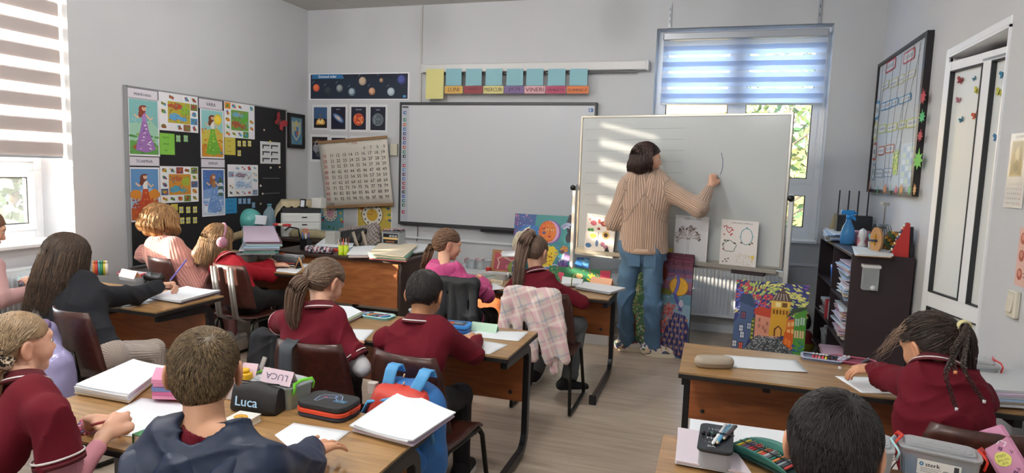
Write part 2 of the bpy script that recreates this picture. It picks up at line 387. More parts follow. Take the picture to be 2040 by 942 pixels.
def window_unit(name,loc,rz,W,z0,z1,zt,sill,rev):
 """x along the width, y outwards, z up"""
 r = empty(name,loc,rz); r['kind'] = 'structure'
 f,t = .062,.07
 mb = MB(); zc = (z0+z1)/2
 for a,b,c,d in ((0,f,z0,z1),(W-f,W,z0,z1),(0,W,z0,z0+f),(0,W,z1-f,z1),(W/2-f*.6,W/2+f*.6,z0,z1),(0,W,zt-f*.55,zt+f*.55)):
  k = .004 if d-c > b-a else 0; mb.box(((a+b)/2,t/2,(c+d)/2),(b-a,t+k,d-c),PVC)
 mb.build('window_frame',r)
 for i,(a,b) in enumerate(((f,W/2-f*.6),(W/2+f*.6,W-f))):
  for low,(c,d) in ((1,(z0+f,zt-f*.55)),(0,(zt+f*.55,z1-f))):
   mb = MB(); g = .045; g2 = .052
   for p,q,u,v in ((a,a+g,c,d),(b-g,b,c,d),(a,b,c,c+g),(a,b,d-g,d)):
    k = .004 if v-u > q-p else 0; mb.box(((p+q)/2,.016,(u+v)/2),(q-p,.059+k,v-u),PVC)
   for p,q,u,v in ((a+g,a+g2,c+g,d-g),(b-g2,b-g,c+g,d-g),(a+g,b-g,c+g,c+g2),(a+g,b-g,d-g2,d-g)):mb.box(((p+q)/2,.02,(u+v)/2),(q-p,.03+(.003 if v-u > q-p else 0),v-u),PVCD)
   s = mb.build('sash',r)
   mb = MB(); mb.box(((a+b)/2,.024,(c+d)/2),(b-a-2*g,.004,d-c-2*g),GLASS); mb.build('pane',s)
   if low:
    mb = MB(); mb.box(((a+b)/2,-.018,d-g/2),(.03,.02,.014),PVC,bev=.003); mb.box(((a+b)/2+.05,-.034,d-g/2),(.12,.012,.016),PVC,bev=.004); mb.build('handle',s)
   elif i:mb = MB(); mb.box((a+g/2,-.02,c+.28),(.026,.02,.07),PVC,bev=.003); mb.box((a+g/2,-.036,c+.24),(.014,.014,.12),PVC,bev=.004); mb.build('handle',s)
 if sill:mb = MB(); mb.box((W/2,-rev/2-.02,z0-.012),(W-.004,rev+.05,.024),plain('sill_white','eceff2',.3),bev=.006); mb.build('window_sill',r)
 return r
window_unit('window_1',(FX0,FW+.17,0),0,FX1-FX0,FZ0,FZ1,1.42,True,.17)
for k,(a,b) in enumerate(LWIN):window_unit('window_%d' % (k+2),(LW-.32,a,0),R_(90),b-a,WZ0,WZ1,1.40,True,.32)

# striped day-and-night blinds: opaque bands in two layers with sheer cloth between
BL = translucent('blind_cloth','dcdcdc',.42); SH = translucent('blind_sheer','e6e6e6',.5,see=.7)
BLW = translucent('blind_cloth_warm','cfc6c4',.3)
def blind(label,loc,rz,W,ztop,zbot,pitch,op,shift,cloth,group):
 r = empty('roller_blind',loc,rz,label,'blind',group); x0,x1 = .01,W-.01
 mb = MB(); mb.box((W/2,0,ztop-.035),(W-.01,.06,.065),plain('blind_case','aeb3ba',.35,.3),bev=.01); mb.build('cassette',r)
 mb = MB(); mb.box((W/2,.0,zbot+.009),(W-.03,.018,.018),MATS['blind_case'],bev=.005); mb.build('bottom_rail',r)
 z = ztop-.06; n = int((z-zbot-.018)/pitch)+1
 for layer,yy,sh in ((0,-.004,0),(1,.006,shift)):
  for i in range(-1,n+1):
   b = zbot+.018+i*pitch+sh; t = min(b+op,z); bb = max(b,zbot+.018)
   if t-bb > .004:mb = MB(); mb.box((W/2,yy,(bb+t)/2),(x1-x0,.0012,t-bb),cloth); mb.build('band',r)
 mb = MB()
 for layer,yy in ((0,-.0025),(1,.0045)):mb.box((W/2,yy,(z+zbot)/2),(x1-x0,.0006,z-zbot),SHF if cloth is BLF else SH)
 mb.build('sheer_cloth',r)
 mb = MB(); mb.tube([(W-.012,-.02,ztop-.04),(W-.012,-.02,ztop-1.25)],.0018,plain('blind_cord','e4e4e4',.5),6); mb.build('cord',r)
 return r
SHF = translucent('blind_sheer_front','e6e6e6',.5,see=.88); BLF = translucent('blind_cloth_cool','dbe3f0',.8)
blind('white striped roller blind hanging over the window behind the whiteboard',(FX0+.055,FW+.05,0),0,FX1-FX0-.085,2.84,2.165,.149,.088,.046,BLF,None)
for (a,b),zb,lb in zip(LWIN,(1.465,.89,.89),('striped roller blind, half lowered, over the left wall window at the picture edge','striped roller blind over the middle left wall window beside the camera','striped roller blind over the rear left wall window')):
 blind(lb,(LW-.07,a+.005,0),R_(90),b-a-.01,WZ1-.01,zb,.166,.092,.012 if zb == 1.465 else .08,BLW,None)

 # door
dr = empty('door_1',(RWALL,DY1,0)); dr['kind'] = 'structure'
mb = MB()
for y0,y1,z0,z1 in ((0,.06,0,DZ+.05),(-(DY1-DY0),0,DZ,DZ+.05)):mb.box((.035,(y0+y1)/2,(z0+z1)/2),(.08,y1-y0,z1-z0),PVC,bev=.012)
mb.build('door_frame',dr)
mb = MB(); mb.box((.12,-.006,DZ/2),(.2,.012,DZ),PVC); mb.box((.14,-(DY1-DY0)+.006,DZ/2),(.3,.012,DZ),PVC); mb.box((.14,-(DY1-DY0)/2,DZ-.006),(.3,DY1-DY0,.012),PVC); mb.build('door_jamb',dr)
leaf = empty('door_leaf',(.01,-.02,0)); leaf.parent = dr; leaf.rotation_euler = (0,0,R_(-90+12.8)) # local x runs from the hinge to the handle side
LWD,LH = .84,2.225; mb = MB()
for x0,x1,z0,z1 in ((0,.055,.01,LH),(LWD-.075,LWD,.01,LH),(0,LWD,.01,.12),(0,LWD,LH-.055,LH),(0,LWD,.74,.83),(.36,.435,.83,LH)):mb.box(((x0+x1)/2,.0,(z0+z1)/2),(x1-x0,.062+(.004 if z1-z0 > x1-x0 else 0),z1-z0),PVC)
mb.build('door_rails',leaf)
DP = plain('door_panel_white','dfe3e2',.25);
for x0,x1,z0,z1 in ((.055,.36,.83,LH-.055),(.435,LWD-.075,.83,LH-.055),(.055,LWD-.075,.12,.74)):
 mb = MB(); mb.box(((x0+x1)/2,0,(z0+z1)/2),(x1-x0-.012,.02,z1-z0-.012),DP); mb.build('panel',leaf)
 mb = MB()
 for a,b,c,d in ((x0,x0+.008,z0,z1),(x1-.008,x1,z0,z1),(x0,x1,z0,z0+.008),(x0,x1,z1-.008,z1)):mb.box(((a+b)/2,-.021,(c+d)/2),(b-a,.03+(.002 if d-c > b-a else 0),d-c),PVCD)
 mb.build('gasket',leaf)
mb = MB(); mb.box((LWD-.048,-.04,1.03),(.035,.012,.24),plain('door_handle_white','e8e8e8',.3),bev=.004); mb.tube([(LWD-.048,-.045,1.08),(LWD-.048,-.085,1.08),(LWD-.16,-.085,1.08)],.01,MATS['door_handle_white'],10); mb.build('door_handle',leaf)

# outside: house front and ground beyond the windows
mb = MB(); mb.box((0,0,-1.3),(80,80,.2),plain('yard_ground','8d8a80',.9,noise=.2,nscale=2)); struct('ground',mb)
YW = plain('yellow_render','7f6a38',.9,noise=.04,nscale=6)
b = empty('building',(.5,13,-1.2),0,'yellow house seen through the window behind the whiteboard','building')
mb = MB(); mb.box((0,2,2.5),(16,4,5.0),YW); mb.build('wall',b)
for wx in (1.9-.5,-3.2):
 mb = MB(); mb.box((wx,-.03,4.2),(1.25,.1,1.9),plain('window_trim_white','e6e6e2',.5),bev=.02); wf = mb.build('window',b)
 mb = MB(); mb.box((wx,-.09,4.2),(1.05,.02,1.7),plain('dark_pane','59636a',.15)); mb.build('pane',wf)
 for sx in (-1,1):
  mb = MB()
  for k in range(17):mb.box((wx+sx*.95,-.06,3.35+k*.105),(.56,.03,.085),plain('shutter_grey','a9b0b3',.6),rotm(25))
  mb.build('shutter',b)
LEAF1 = colattr('leaf_colours',rough=.6)
def tree(name,label,base,h,R,n,cols,trunk_r=.09,size=.07,cz=None,group=None,seed=1):
 r = empty(name,base,0,label,'tree',group); mb = MB(); rs = random.Random(seed); bk = plain('bark','6b5a48',.9,bump=.3)
 mb.tube([(0,0,0),(.05,.02,h*.3),(-.03,.04,h*.6),(.02,0,h*.9)],trunk_r,bk,8,rs=[trunk_r,trunk_r*.8,trunk_r*.55,trunk_r*.2])
 for k in range(26):
  z = h*rs.uniform(.25,.85); a = rs.uniform(0,6.28); l = R*rs.uniform(.5,.95); mb.tube([(0,0,z),(l*.5*math.cos(a),l*.5*math.sin(a),z+l*.35),(l*math.cos(a),l*math.sin(a),z+l*.6)],.02,bk,5,rs=[.022,.014,.006])
 mb.build('trunk',r); g = np.random.default_rng(seed); cz = cz or h*.62
 D = g.normal(size=(n,3)); D /= np.linalg.norm(D,axis=1,keepdims=True); q = g.uniform(.25,1,(n,1))**.45; cl = g.normal(size=(n,3))*.06
 c = D*q*np.array([R,R,h*.5])+cl+np.array([0,0,cz]); a = g.normal(size=(n,3)); a /= np.linalg.norm(a,axis=1,keepdims=True); b_ = np.cross(a,g.normal(size=(n,3))); b_ /= np.linalg.norm(b_,axis=1,keepdims=True)
 s = size*g.uniform(.6,1.3,(n,1)); V = np.stack([c-a*s,c+b_*s*.42,c+a*s,c-b_*s*.42],1).reshape(-1,3); Q = np.arange(n*4).reshape(-1,4)
 cc = np.array([lin(x) for x in cols]); vc = np.repeat(cc[g.integers(0,len(cols),n)]*g.uniform(.7,1.25,(n,1)),4,0)
 me = fast_mesh('leaves',V,Q,mats=[LEAF1],smooth=False,vcol=np.clip(vc,0,1)); o = link('leaves',me,r); o['kind'] = 'stuff'; return r
tree('leafy_tree','leafy green tree outside the window behind the whiteboard',(.95,10.6,-1.2),5.2,.95,3200,('38501c','4c6122','5c6d2c','2c4218','756f2c'),size=.085,cz=3.1,seed=3)
tree('garden_tree','pale tree seen through the small left wall window pane',(-9.2,6.3,-1.2),5.6,2.3,9000,('4f5a40','626a4c','3f4c30','77786a'),size=.13,cz=2.6,seed=5)

# radiators
def radiator(label,loc,rz,W,Hh):
 r = empty('radiator',loc,rz,label,'radiator',None); m = plain('radiator_white','dfe4ea',.35)
 mb = MB(); n = int(W/.034); mb.box((W/2,-.02,Hh/2),(W,.014,Hh),m); mb.build('front_plate',r)
 for i in range(n):mb2 = MB(); mb2.box((W/n*(i+.5),-.031,Hh/2),(.017,.010,Hh-.06),m,bev=.006); mb2.build('rib',r)
 mb = MB(); mb.box((W/2,.02,Hh+.006),(W+.01,.09,.012),m,bev=.003); mb.build('top_grille',r)
 mb = MB(); mb.box((W/2,.055,Hh/2),(W,.014,Hh),m); mb.box((.006,.018,Hh/2),(.012,.085,Hh),m); mb.box((W-.006,.018,Hh/2),(.012,.085,Hh),m); mb.build('back_plate',r)
 mb = MB(); mb.tube([(W-.03,.02,.02),(W+.03,.02,.02),(W+.03,.02,-loc[2]+.012)],.009,m,8)
 for x in (.12,W-.12):mb.box((x,.066,Hh*.5),(.03,.02,Hh*.7),m)
 mb.build('pipe',r); return r
radiator('white ribbed panel radiator under the window behind the whiteboard',(-.45,FW-.10,.17),0,1.12,.50)
radiator('white panel radiator below the left wall window sill',(LW+.10,2.15,.17),R_(90),1.35,.54)
# added fill light: glowing globes on rods, out of view, brightening the room
for x in (-3.0,-1.0):
 for y in (-1.4,1.5,4.5):
  r = empty('fill_globe',(x,y,H),0,'unseen white globe added for fill light, %s row, %s' % ('left' if x < -2 else 'right','rear' if y < 0 else 'middle' if y < 2 else 'nearest the boards'),'lamp','added fill globes')
  mb = MB(); mb.lathe([(.0001,0),(.06,0),(.055,-.03),(.012,-.035),(.012,-.10),(.05,-.105),(.045,-.13),(.0001,-.13)],PVC,n=16); mb.build('rod',r)
  mb = MB(); mb.lathe([(.13*math.sin(t),-.245-.13*math.cos(t)) for t in np.linspace(0,math.pi,13)],plain('fill_glow' if y > 3 else 'fill_glow_near','fcfaf6',.5,emit=FILL_E if y > 3 else FILL_E*3.3),n=24); mb.build('globe',r)
  # ---------------- soft bodies: smooth unions of tapered limbs, turned into one continuous surface ----------------
V3 = lambda *a:np.array(a,float)
def nz(v):v = np.asarray(v,float); return v/max(np.linalg.norm(v),1e-9)
class Limb:
 """tapered limb a->b; front/squash flatten the section; cut gives flat ends"""
 def __init__(s,a,b,ra,rb,front=None,sq=1.,cut=0,k=.02):
  s.a = np.asarray(a,float); s.b = np.asarray(b,float); s.ra = ra; s.rb = rb; s.sq = sq; s.cut = cut; s.k = k
  s.front = None if front is None else nz(front)
  r = max(ra,rb); s.lo = np.minimum(s.a,s.b)-r; s.hi = np.maximum(s.a,s.b)+r
 def d(s,X,Y,Z):
  a = s.a; ab = s.b-s.a; L2 = max(ab.dot(ab),1e-12); px,py,pz = X-a[0],Y-a[1],Z-a[2]
  tt = (px*ab[0]+py*ab[1]+pz*ab[2])/L2; t = np.clip(tt,0,1)
  wx,wy,wz = px-t*ab[0],py-t*ab[1],pz-t*ab[2]; q = wx*wx+wy*wy+wz*wz
  if s.front is not None and s.sq != 1:
   f = s.front; wn = wx*f[0]+wy*f[1]+wz*f[2]; q = q+wn*wn*(1/s.sq**2-1)
  dd = np.sqrt(q)-(s.ra+(s.rb-s.ra)*t)
  L = math.sqrt(L2)
  if s.cut & 1:dd = np.maximum(dd,-tt*L)
  if s.cut & 2:dd = np.maximum(dd,(tt-1)*L)
  return dd
class Ell:
 def __init__(s,c,r,M=None,k=.02):
  s.c = np.asarray(c,float); s.r = np.asarray(r,float); s.M = np.eye(3) if M is None else np.asarray(M,float); s.k = k
  m = max(s.r); s.lo = s.c-m; s.hi = s.c+m
 def d(s,X,Y,Z):
  x,y,z = X-s.c[0],Y-s.c[1],Z-s.c[2]; M = s.M # columns of M are the local axes
  u = (x*M[0,0]+y*M[1,0]+z*M[2,0]); v = (x*M[0,1]+y*M[1,1]+z*M[2,1]); q = (x*M[0,2]+y*M[1,2]+z*M[2,2])
  r = s.r; k0 = np.sqrt((u/r[0])**2+(v/r[1])**2+(q/r[2])**2); k1 = np.sqrt((u/r[0]**2)**2+(v/r[1]**2)**2+(q/r[2]**2)**2)+1e-9
  return k0*(k0-1)/k1
def field(add,sub=(),h=.007,lo=None,hi=None,clip=(),noise=None):
 lo_ = np.min([p.lo for p in add],0)-.012-2*h if lo is None else np.asarray(lo,float)
 hi_ = np.max([p.hi for p in add],0)+.012+2*h if hi is None else np.asarray(hi,float)
 n = np.maximum(np.ceil((hi_-lo_)/h).astype(int)+1,4); F = np.full(n,.06,np.float32)
 ax = [(lo_[i]+h*np.arange(n[i])).astype(np.float32) for i in range(3)]
 def blk(p,pad):
  i0 = np.clip(np.floor((p.lo-pad-lo_)/h).astype(int),0,n); i1 = np.clip(np.ceil((p.hi+pad-lo_)/h).astype(int)+1,0,n)
  if (i1 <= i0).any():return None
  s = tuple(slice(i0[k],i1[k]) for k in range(3)); return s,np.ix_(ax[0][s[0]],ax[1][s[1]],ax[2][s[2]])
 for p in add:
  q = blk(p,p.k+2*h+.006)
  if q is None:continue
  s,(X,Y,Z) = q; d = p.d(X,Y,Z).astype(np.float32); A = F[s]; k = p.k
  hh = np.maximum(k-np.abs(A-d),0)/k; F[s] = np.minimum(A,d)-hh*hh*k*.25
 for p in sub:
  q = blk(p,p.k+2*h)
  if q is None:continue
  s,(X,Y,Z) = q; d = -p.d(X,Y,Z).astype(np.float32); A = F[s]; k = p.k
  hh = np.maximum(k-np.abs(A-d),0)/k; F[s] = np.maximum(A,d)+hh*hh*k*.25
 if noise or clip:
  X,Y,Z = np.ix_(*ax)
  if noise:F += noise(X,Y,Z).astype(np.float32)
  for c,nn in clip: # keep the side the normal points away from
   c = np.asarray(c); nn = nz(nn); F = np.maximum(F,((X-c[0])*nn[0]+(Y-c[1])*nn[1]+(Z-c[2])*nn[2]).astype(np.float32))
 return F,lo_,h
def nets(F,lo,h):
 S = F < 0; S[0] = S[-1] = False; S[:,0] = S[:,-1] = False; S[:,:,0] = S[:,:,-1] = False
 F = np.where(S,np.minimum(F,-1e-6),np.maximum(F,1e-6))
 c = S[:-1,:-1,:-1].astype(np.int8); c = c.copy()
 for dx,dy,dz in ((1,0,0),(0,1,0),(0,0,1),(1,1,0),(1,0,1),(0,1,1),(1,1,1)):
  c += S[dx:S.shape[0]-1+dx,dy:S.shape[1]-1+dy,dz:S.shape[2]-1+dz]
 I = np.argwhere((c > 0) & (c < 8)); idx = np.full(c.shape,-1,np.int32); idx[I[:,0],I[:,1],I[:,2]] = np.arange(len(I))
 P = np.zeros((len(I),3)); W = np.zeros(len(I)); off = [(a,b,d) for a in (0,1) for b in (0,1) for d in (0,1)]
 g = {o:F[I[:,0]+o[0],I[:,1]+o[1],I[:,2]+o[2]] for o in off}
 for a in off:
  for k in range(3):
   if a[k]:continue
   b = list(a); b[k] = 1; b = tuple(b); fa,fb = g[a],g[b]; m = (fa < 0) != (fb < 0)
   t = np.where(m,fa/np.where(m,fa-fb,1),0)
   for j in range(3):P[:,j] += np.where(m,a[j]+(t if j == k else 0),0)
   W += m
 P /= np.maximum(W,1)[:,None]; V = lo+(I+P)*h; Q = []
 for k in range(3):
  sl0 = [slice(None)]*3; sl1 = [slice(None)]*3; sl0[k] = slice(0,-1); sl1[k] = slice(1,None)
  A,B = S[tuple(sl0)],S[tuple(sl1)]; E = np.argwhere(A != B); fl = A[E[:,0],E[:,1],E[:,2]]
  u,v = (k+1) % 3,(k+2) % 3; ok = (E[:,u] > 0) & (E[:,v] > 0) & (E[:,u] < S.shape[u]-1) & (E[:,v] < S.shape[v]-1); E = E[ok]; fl = fl[ok]
  q = []
  for du,dv in ((-1,-1),(0,-1),(0,0),(-1,0)):
   e = E.copy(); e[:,u] += du; e[:,v] += dv; q.append(idx[e[:,0],e[:,1],e[:,2]])
  q = np.stack(q,1); q[~fl] = q[~fl][:,::-1]; Q.append(q)
 Q = np.concatenate(Q); Q = Q[(Q >= 0).all(1)]; return V,Q
def join(parts):
 V = []; Q = []; b = 0
 for v,q in parts:V.append(v); Q.append(q+b); b += len(v)
 return np.concatenate(V),np.concatenate(Q)
def wrinkle(amp=.003,f=38.,seed=0,dirv=(0,0,1),stretch=.45):
 r = np.random.default_rng(seed); ph = r.uniform(0,6.28,8); d = nz(dirv)
 def fn(X,Y,Z):
  a = d[0]*X+d[1]*Y+d[2]*Z
  w1 = np.sin(X*13+ph[0]+1.5*np.sin(Z*11+ph[1]))+np.sin(Y*12+ph[2]+1.3*np.sin(X*9+ph[3]))
  g = .5+.5*np.sin(X*9+Z*10+Y*6+ph[6]); r1 = 1-np.abs(np.sin(a*f*.42+1.5*w1+ph[4])); r2 = 1-np.abs(np.sin((X*.8+Y*.6+Z*stretch)*f*.55+1.2*w1+ph[5]))
  return -amp*1.9*(r1**2.2*(.25+.75*g)+r2**2.5*(1.1-g)*.8-.35)
 return fn
def near_col(V,base,spots):
 c = np.tile(np.array(lin(base)),(len(V),1))
 for p,r,col,s in spots:
  d = np.linalg.norm(V-np.asarray(p),axis=1); w = np.clip(1-d/r,0,1)**.7*s; c = c*(1-w[:,None])+np.array(lin(col))*w[:,None]
 return c

 # strands: N paths of K points as thin three-sided tapering tubes
def strands(P,r0,r1=.2,cols=None,name='hair',mat=None,parent=None,base=(0,0,0),ns=3,sub=None):
 N,K,_ = P.shape; T = np.gradient(P,axis=1); T /= np.linalg.norm(T,axis=2,keepdims=True)+1e-9
 ref = np.where(np.abs(T[...,2:3]) < .9,np.array([0,0,1.]),np.array([1.,0,0])); A = np.cross(T,ref); A /= np.linalg.norm(A,axis=2,keepdims=True)+1e-9; B = np.cross(T,A)
 tt = np.linspace(0,1,K); prof = (r1+(1-r1)*np.sin(np.clip(tt*1.0+.25,0,1)*math.pi)**.6) if K > 3 else np.linspace(1,r1,K)
 rr = (np.asarray(r0)*np.ones(N))[:,None]*prof[None]
 V = np.stack([P+rr[...,None]*(A*math.cos(2*math.pi*k/ns)+B*math.sin(2*math.pi*k/ns)) for k in range(ns)],2).reshape(-1,3)-np.asarray(base)
 i = np.arange(N)[:,None,None]*K*ns; j = np.arange(K-1)[None,:,None]*ns; k = np.arange(ns)[None,None,:]; k2 = (k+1) % ns
 Q = np.stack([i+j+k,i+j+k2,i+j+ns+k2,i+j+ns+k],-1).reshape(-1,4)
 vc = None if cols is None else np.repeat(cols,K*ns,0)
 return V,Q,vc
HAIRM = {}
def hair_mat(rough=.5):
 return colattr('hair_%d' % int(rough*100),rough=rough,spec=.5,sheen=.0)

def frame(fwd,up=(0,0,1),tilt=0.):
 f = nz(fwd); u = nz(np.asarray(up,float)-f*np.dot(up,f)); r = np.cross(f,u)
 if tilt:
  t = R_(tilt); u2 = u*math.cos(t)+r*math.sin(t); r = np.cross(f,u2); u = u2
 return r,f,u # right, forward, up
def head_prims(c,fr,s=1.):
 r,f,u = fr; M = np.stack(fr,1); P = lambda x,y,z:c+(r*x+f*y+u*z)*s
 add = [Ell(P(0,-.014,.025),np.array([.073,.088,.078])*s,M,.01),Ell(P(0,.03,-.022),np.array([.059,.056,.074])*s,M,.03*s),
Limb(P(0,.012,-.055),P(0,.06,-.084),.042*s,.02*s,k=.02*s),Ell(P(.033,.052,-.03),np.array([.026,.026,.026])*s,M,.02*s),Ell(P(-.033,.052,-.03),np.array([.026,.026,.026])*s,M,.02*s),
Ell(P(0,.072,.025),np.array([.044,.014,.014])*s,M,.02*s),Limb(P(0,.079,.004),P(0,.095,-.027),.0065*s,.0105*s,k=.012*s),
Ell(P(.009,.089,-.031),np.array([.007,.008,.006])*s,M,.006*s),Ell(P(-.009,.089,-.031),np.array([.007,.008,.006])*s,M,.006*s),
Ell(P(0,.084,-.051),np.array([.02,.008,.0045])*s,M,.006*s),Ell(P(0,.082,-.059),np.array([.017,.008,.0055])*s,M,.006*s)]
 sub = [Ell(P(x,.092,.003),np.array([.0155,.014,.012])*s,M,.01*s) for x in (-.029,.029)]
 for sg in (-1,1):
  e1 = nz(r*sg+f*.35); Me = np.stack([e1,nz(np.cross(u,e1)),u],1)
  add += [Ell(P(sg*.079,-.014,-.004),np.array([.0085,.019,.030])*s,Me,.008*s),Ell(P(sg*.077,-.008,-.028),np.array([.007,.011,.012])*s,Me,.006*s)]
  sub += [Ell(P(sg*.0875,-.009,.0),np.array([.006,.0105,.0175])*s,Me,.005*s)]
 return add,sub,P
def hand_prims(wr,d,n,side,s=1.,pose='flat',sd=0):
 """wr wrist, d towards the fingers, n back of the hand, side +1 when the thumb lies on cross(d, n)"""
 d = nz(d); n = nz(np.asarray(n,float)-d*np.dot(n,d)); t = np.cross(d,n)*side # t: thumb side
 L = .062*s; pc = wr+d*L*.62; r = []
 r += [Limb(wr-d*.02*s,wr+d*.02*s,.0185*s,.021*s,n,.72,k=.012*s),Limb(wr+d*.018*s+t*.012*s,wr+d*L+t*.018*s,.019*s,.0165*s,n,.66,k=.012*s),Limb(wr+d*.018*s-t*.01*s,wr+d*L*.95-t*.017*s,.018*s,.0155*s,n,.66,k=.012*s)]
 curl = {'flat':(8,12,10),'relax':(22,30,22),'grip':(58,62,40),'spread':(14,16,12),'point':(22,30,20)}[pose]; sp = {'spread':13,'flat':5}.get(pose,2.5)
 tips = []
 for i,(o,ln) in enumerate(((.0255,.064),(.0085,.072),(-.0085,.067),(-.0245,.053))):
  cu = curl if not (pose == 'grip' and i == 0) else (38,58,30)
  a0 = R_(sp*(1.5-i)); dd = nz(d*math.cos(a0)+t*math.sin(a0)); p = wr+d*(L-.004*abs(i-1)*s)+t*o*s; ang = 0; rr = (.0082,.0078,.0072,.0062)[3 if i == 3 else 0]*s if i == 3 else .0082*s
  for j,fr_ in enumerate((.45,.30,.25)):
   ang += cu[j]; q = p+(dd*math.cos(R_(ang))-n*math.sin(R_(ang)))*ln*fr_*s
   r.append(Limb(p,q,rr*(1-.08*j),rr*(1-.08*(j+1)),k=.0022*s)); p = q
  tips.append(p)
 th = {'grip':(.55,.75),'flat':(.9,-.1),'relax':(.7,.3),'spread':(1.15,-.05),'point':(.45,.6)}[pose]
 p = wr+d*.018*s+t*.022*s; q = p+nz(t*th[0]+d*.75-n*.25*th[1])*.032*s; q2 = q+nz(d*1.0+t*(.25 if pose != 'grip' else -.45)-n*th[1]*.9)*.027*s; q3 = q2+nz(d*.9+t*(.1 if pose != 'grip' else -.6)-n*th[1]*.8)*.02*s
 r += [Limb(p,q,.0135*s,.0105*s,k=.012*s),Limb(q,q2,.0098*s,.0088*s,k=.003*s),Limb(q2,q3,.0086*s,.007*s,k=.002*s)]
 return r,tips,q3
def two_bone(a,c,l1,l2,hint):
 a = np.asarray(a,float); c = np.asarray(c,float); v = c-a; d = np.linalg.norm(v); d2 = min(max(d,abs(l1-l2)+.01),l1+l2-.004); u = v/d
 c = a+u*d2; x = (l1*l1-l2*l2+d2*d2)/(2*d2); h_ = math.sqrt(max(l1*l1-x*x,0)); hv = np.asarray(hint,float); hv = hv-u*hv.dot(u); return a+u*x+nz(hv)*h_,c

SKIN = {'fair':'d9a88e','tan':'b9835f','mid':'cc9878'}
def rib_mat(name,col,n_=90.,rough=.85,depth=.5):
 """knitted ribs that run along each limb (angle round the limb kept as an attribute)"""
 if name in MATS:return MATS[name]
 m,n,p = _mat(name); c = lin(col)+(1,)
 a = n.nodes.new('ShaderNodeAttribute'); a.attribute_name = 'ang'
 mu = n.nodes.new('ShaderNodeMath'); mu.operation = 'MULTIPLY'; mu.inputs[1].default_value = n_
 si = n.nodes.new('ShaderNodeMath'); si.operation = 'SINE'; n.links.new(a.outputs['Fac'],mu.inputs[0]); n.links.new(mu.outputs[0],si.inputs[0])
 mr = n.nodes.new('ShaderNodeMapRange'); mr.inputs[1].default_value = -1; mr.inputs[2].default_value = 1; mr.inputs[3].default_value = .68; mr.inputs[4].default_value = 1.08
 n.links.new(si.outputs[0],mr.inputs[0]); hs = n.nodes.new('ShaderNodeHueSaturation'); hs.inputs['Color'].default_value = c
 n.links.new(mr.outputs[0],hs.inputs['Value']); n.links.new(hs.outputs[0],p.inputs['Base Color']); p.inputs['Roughness'].default_value = rough; p.inputs['Sheen Weight'].default_value = .3
 _bump(n,p,si.outputs[0],depth,.003); MATS[name] = m; return m
def limb_ang(V,prims):
 """metres round the nearest limb"""
 best = np.full(len(V),9.); out = np.zeros(len(V))
 for p in prims:
  if not isinstance(p,Limb):continue
  ab = p.b-p.a; L2 = max(ab.dot(ab),1e-9); t = np.clip(((V-p.a)@ab)/L2,0,1); w = V-p.a-t[:,None]*ab; d = np.linalg.norm(w,axis=1)-(p.ra+(p.rb-p.ra)*t)
  ax = nz(ab); ref = p.front if p.front is not None else (V3(0,0,1) if abs(ax[2]) < .8 else V3(0,1,0)); e1 = nz(ref-ax*np.dot(ref,ax)); e2 = np.cross(ax,e1)
  g = np.arctan2(w@e2,w@e1)*(p.ra+p.rb)/2*(.85 if p.sq < 1 else 1); m = d < best; best = np.where(m,d,best); out = np.where(m,g,out)
 return out

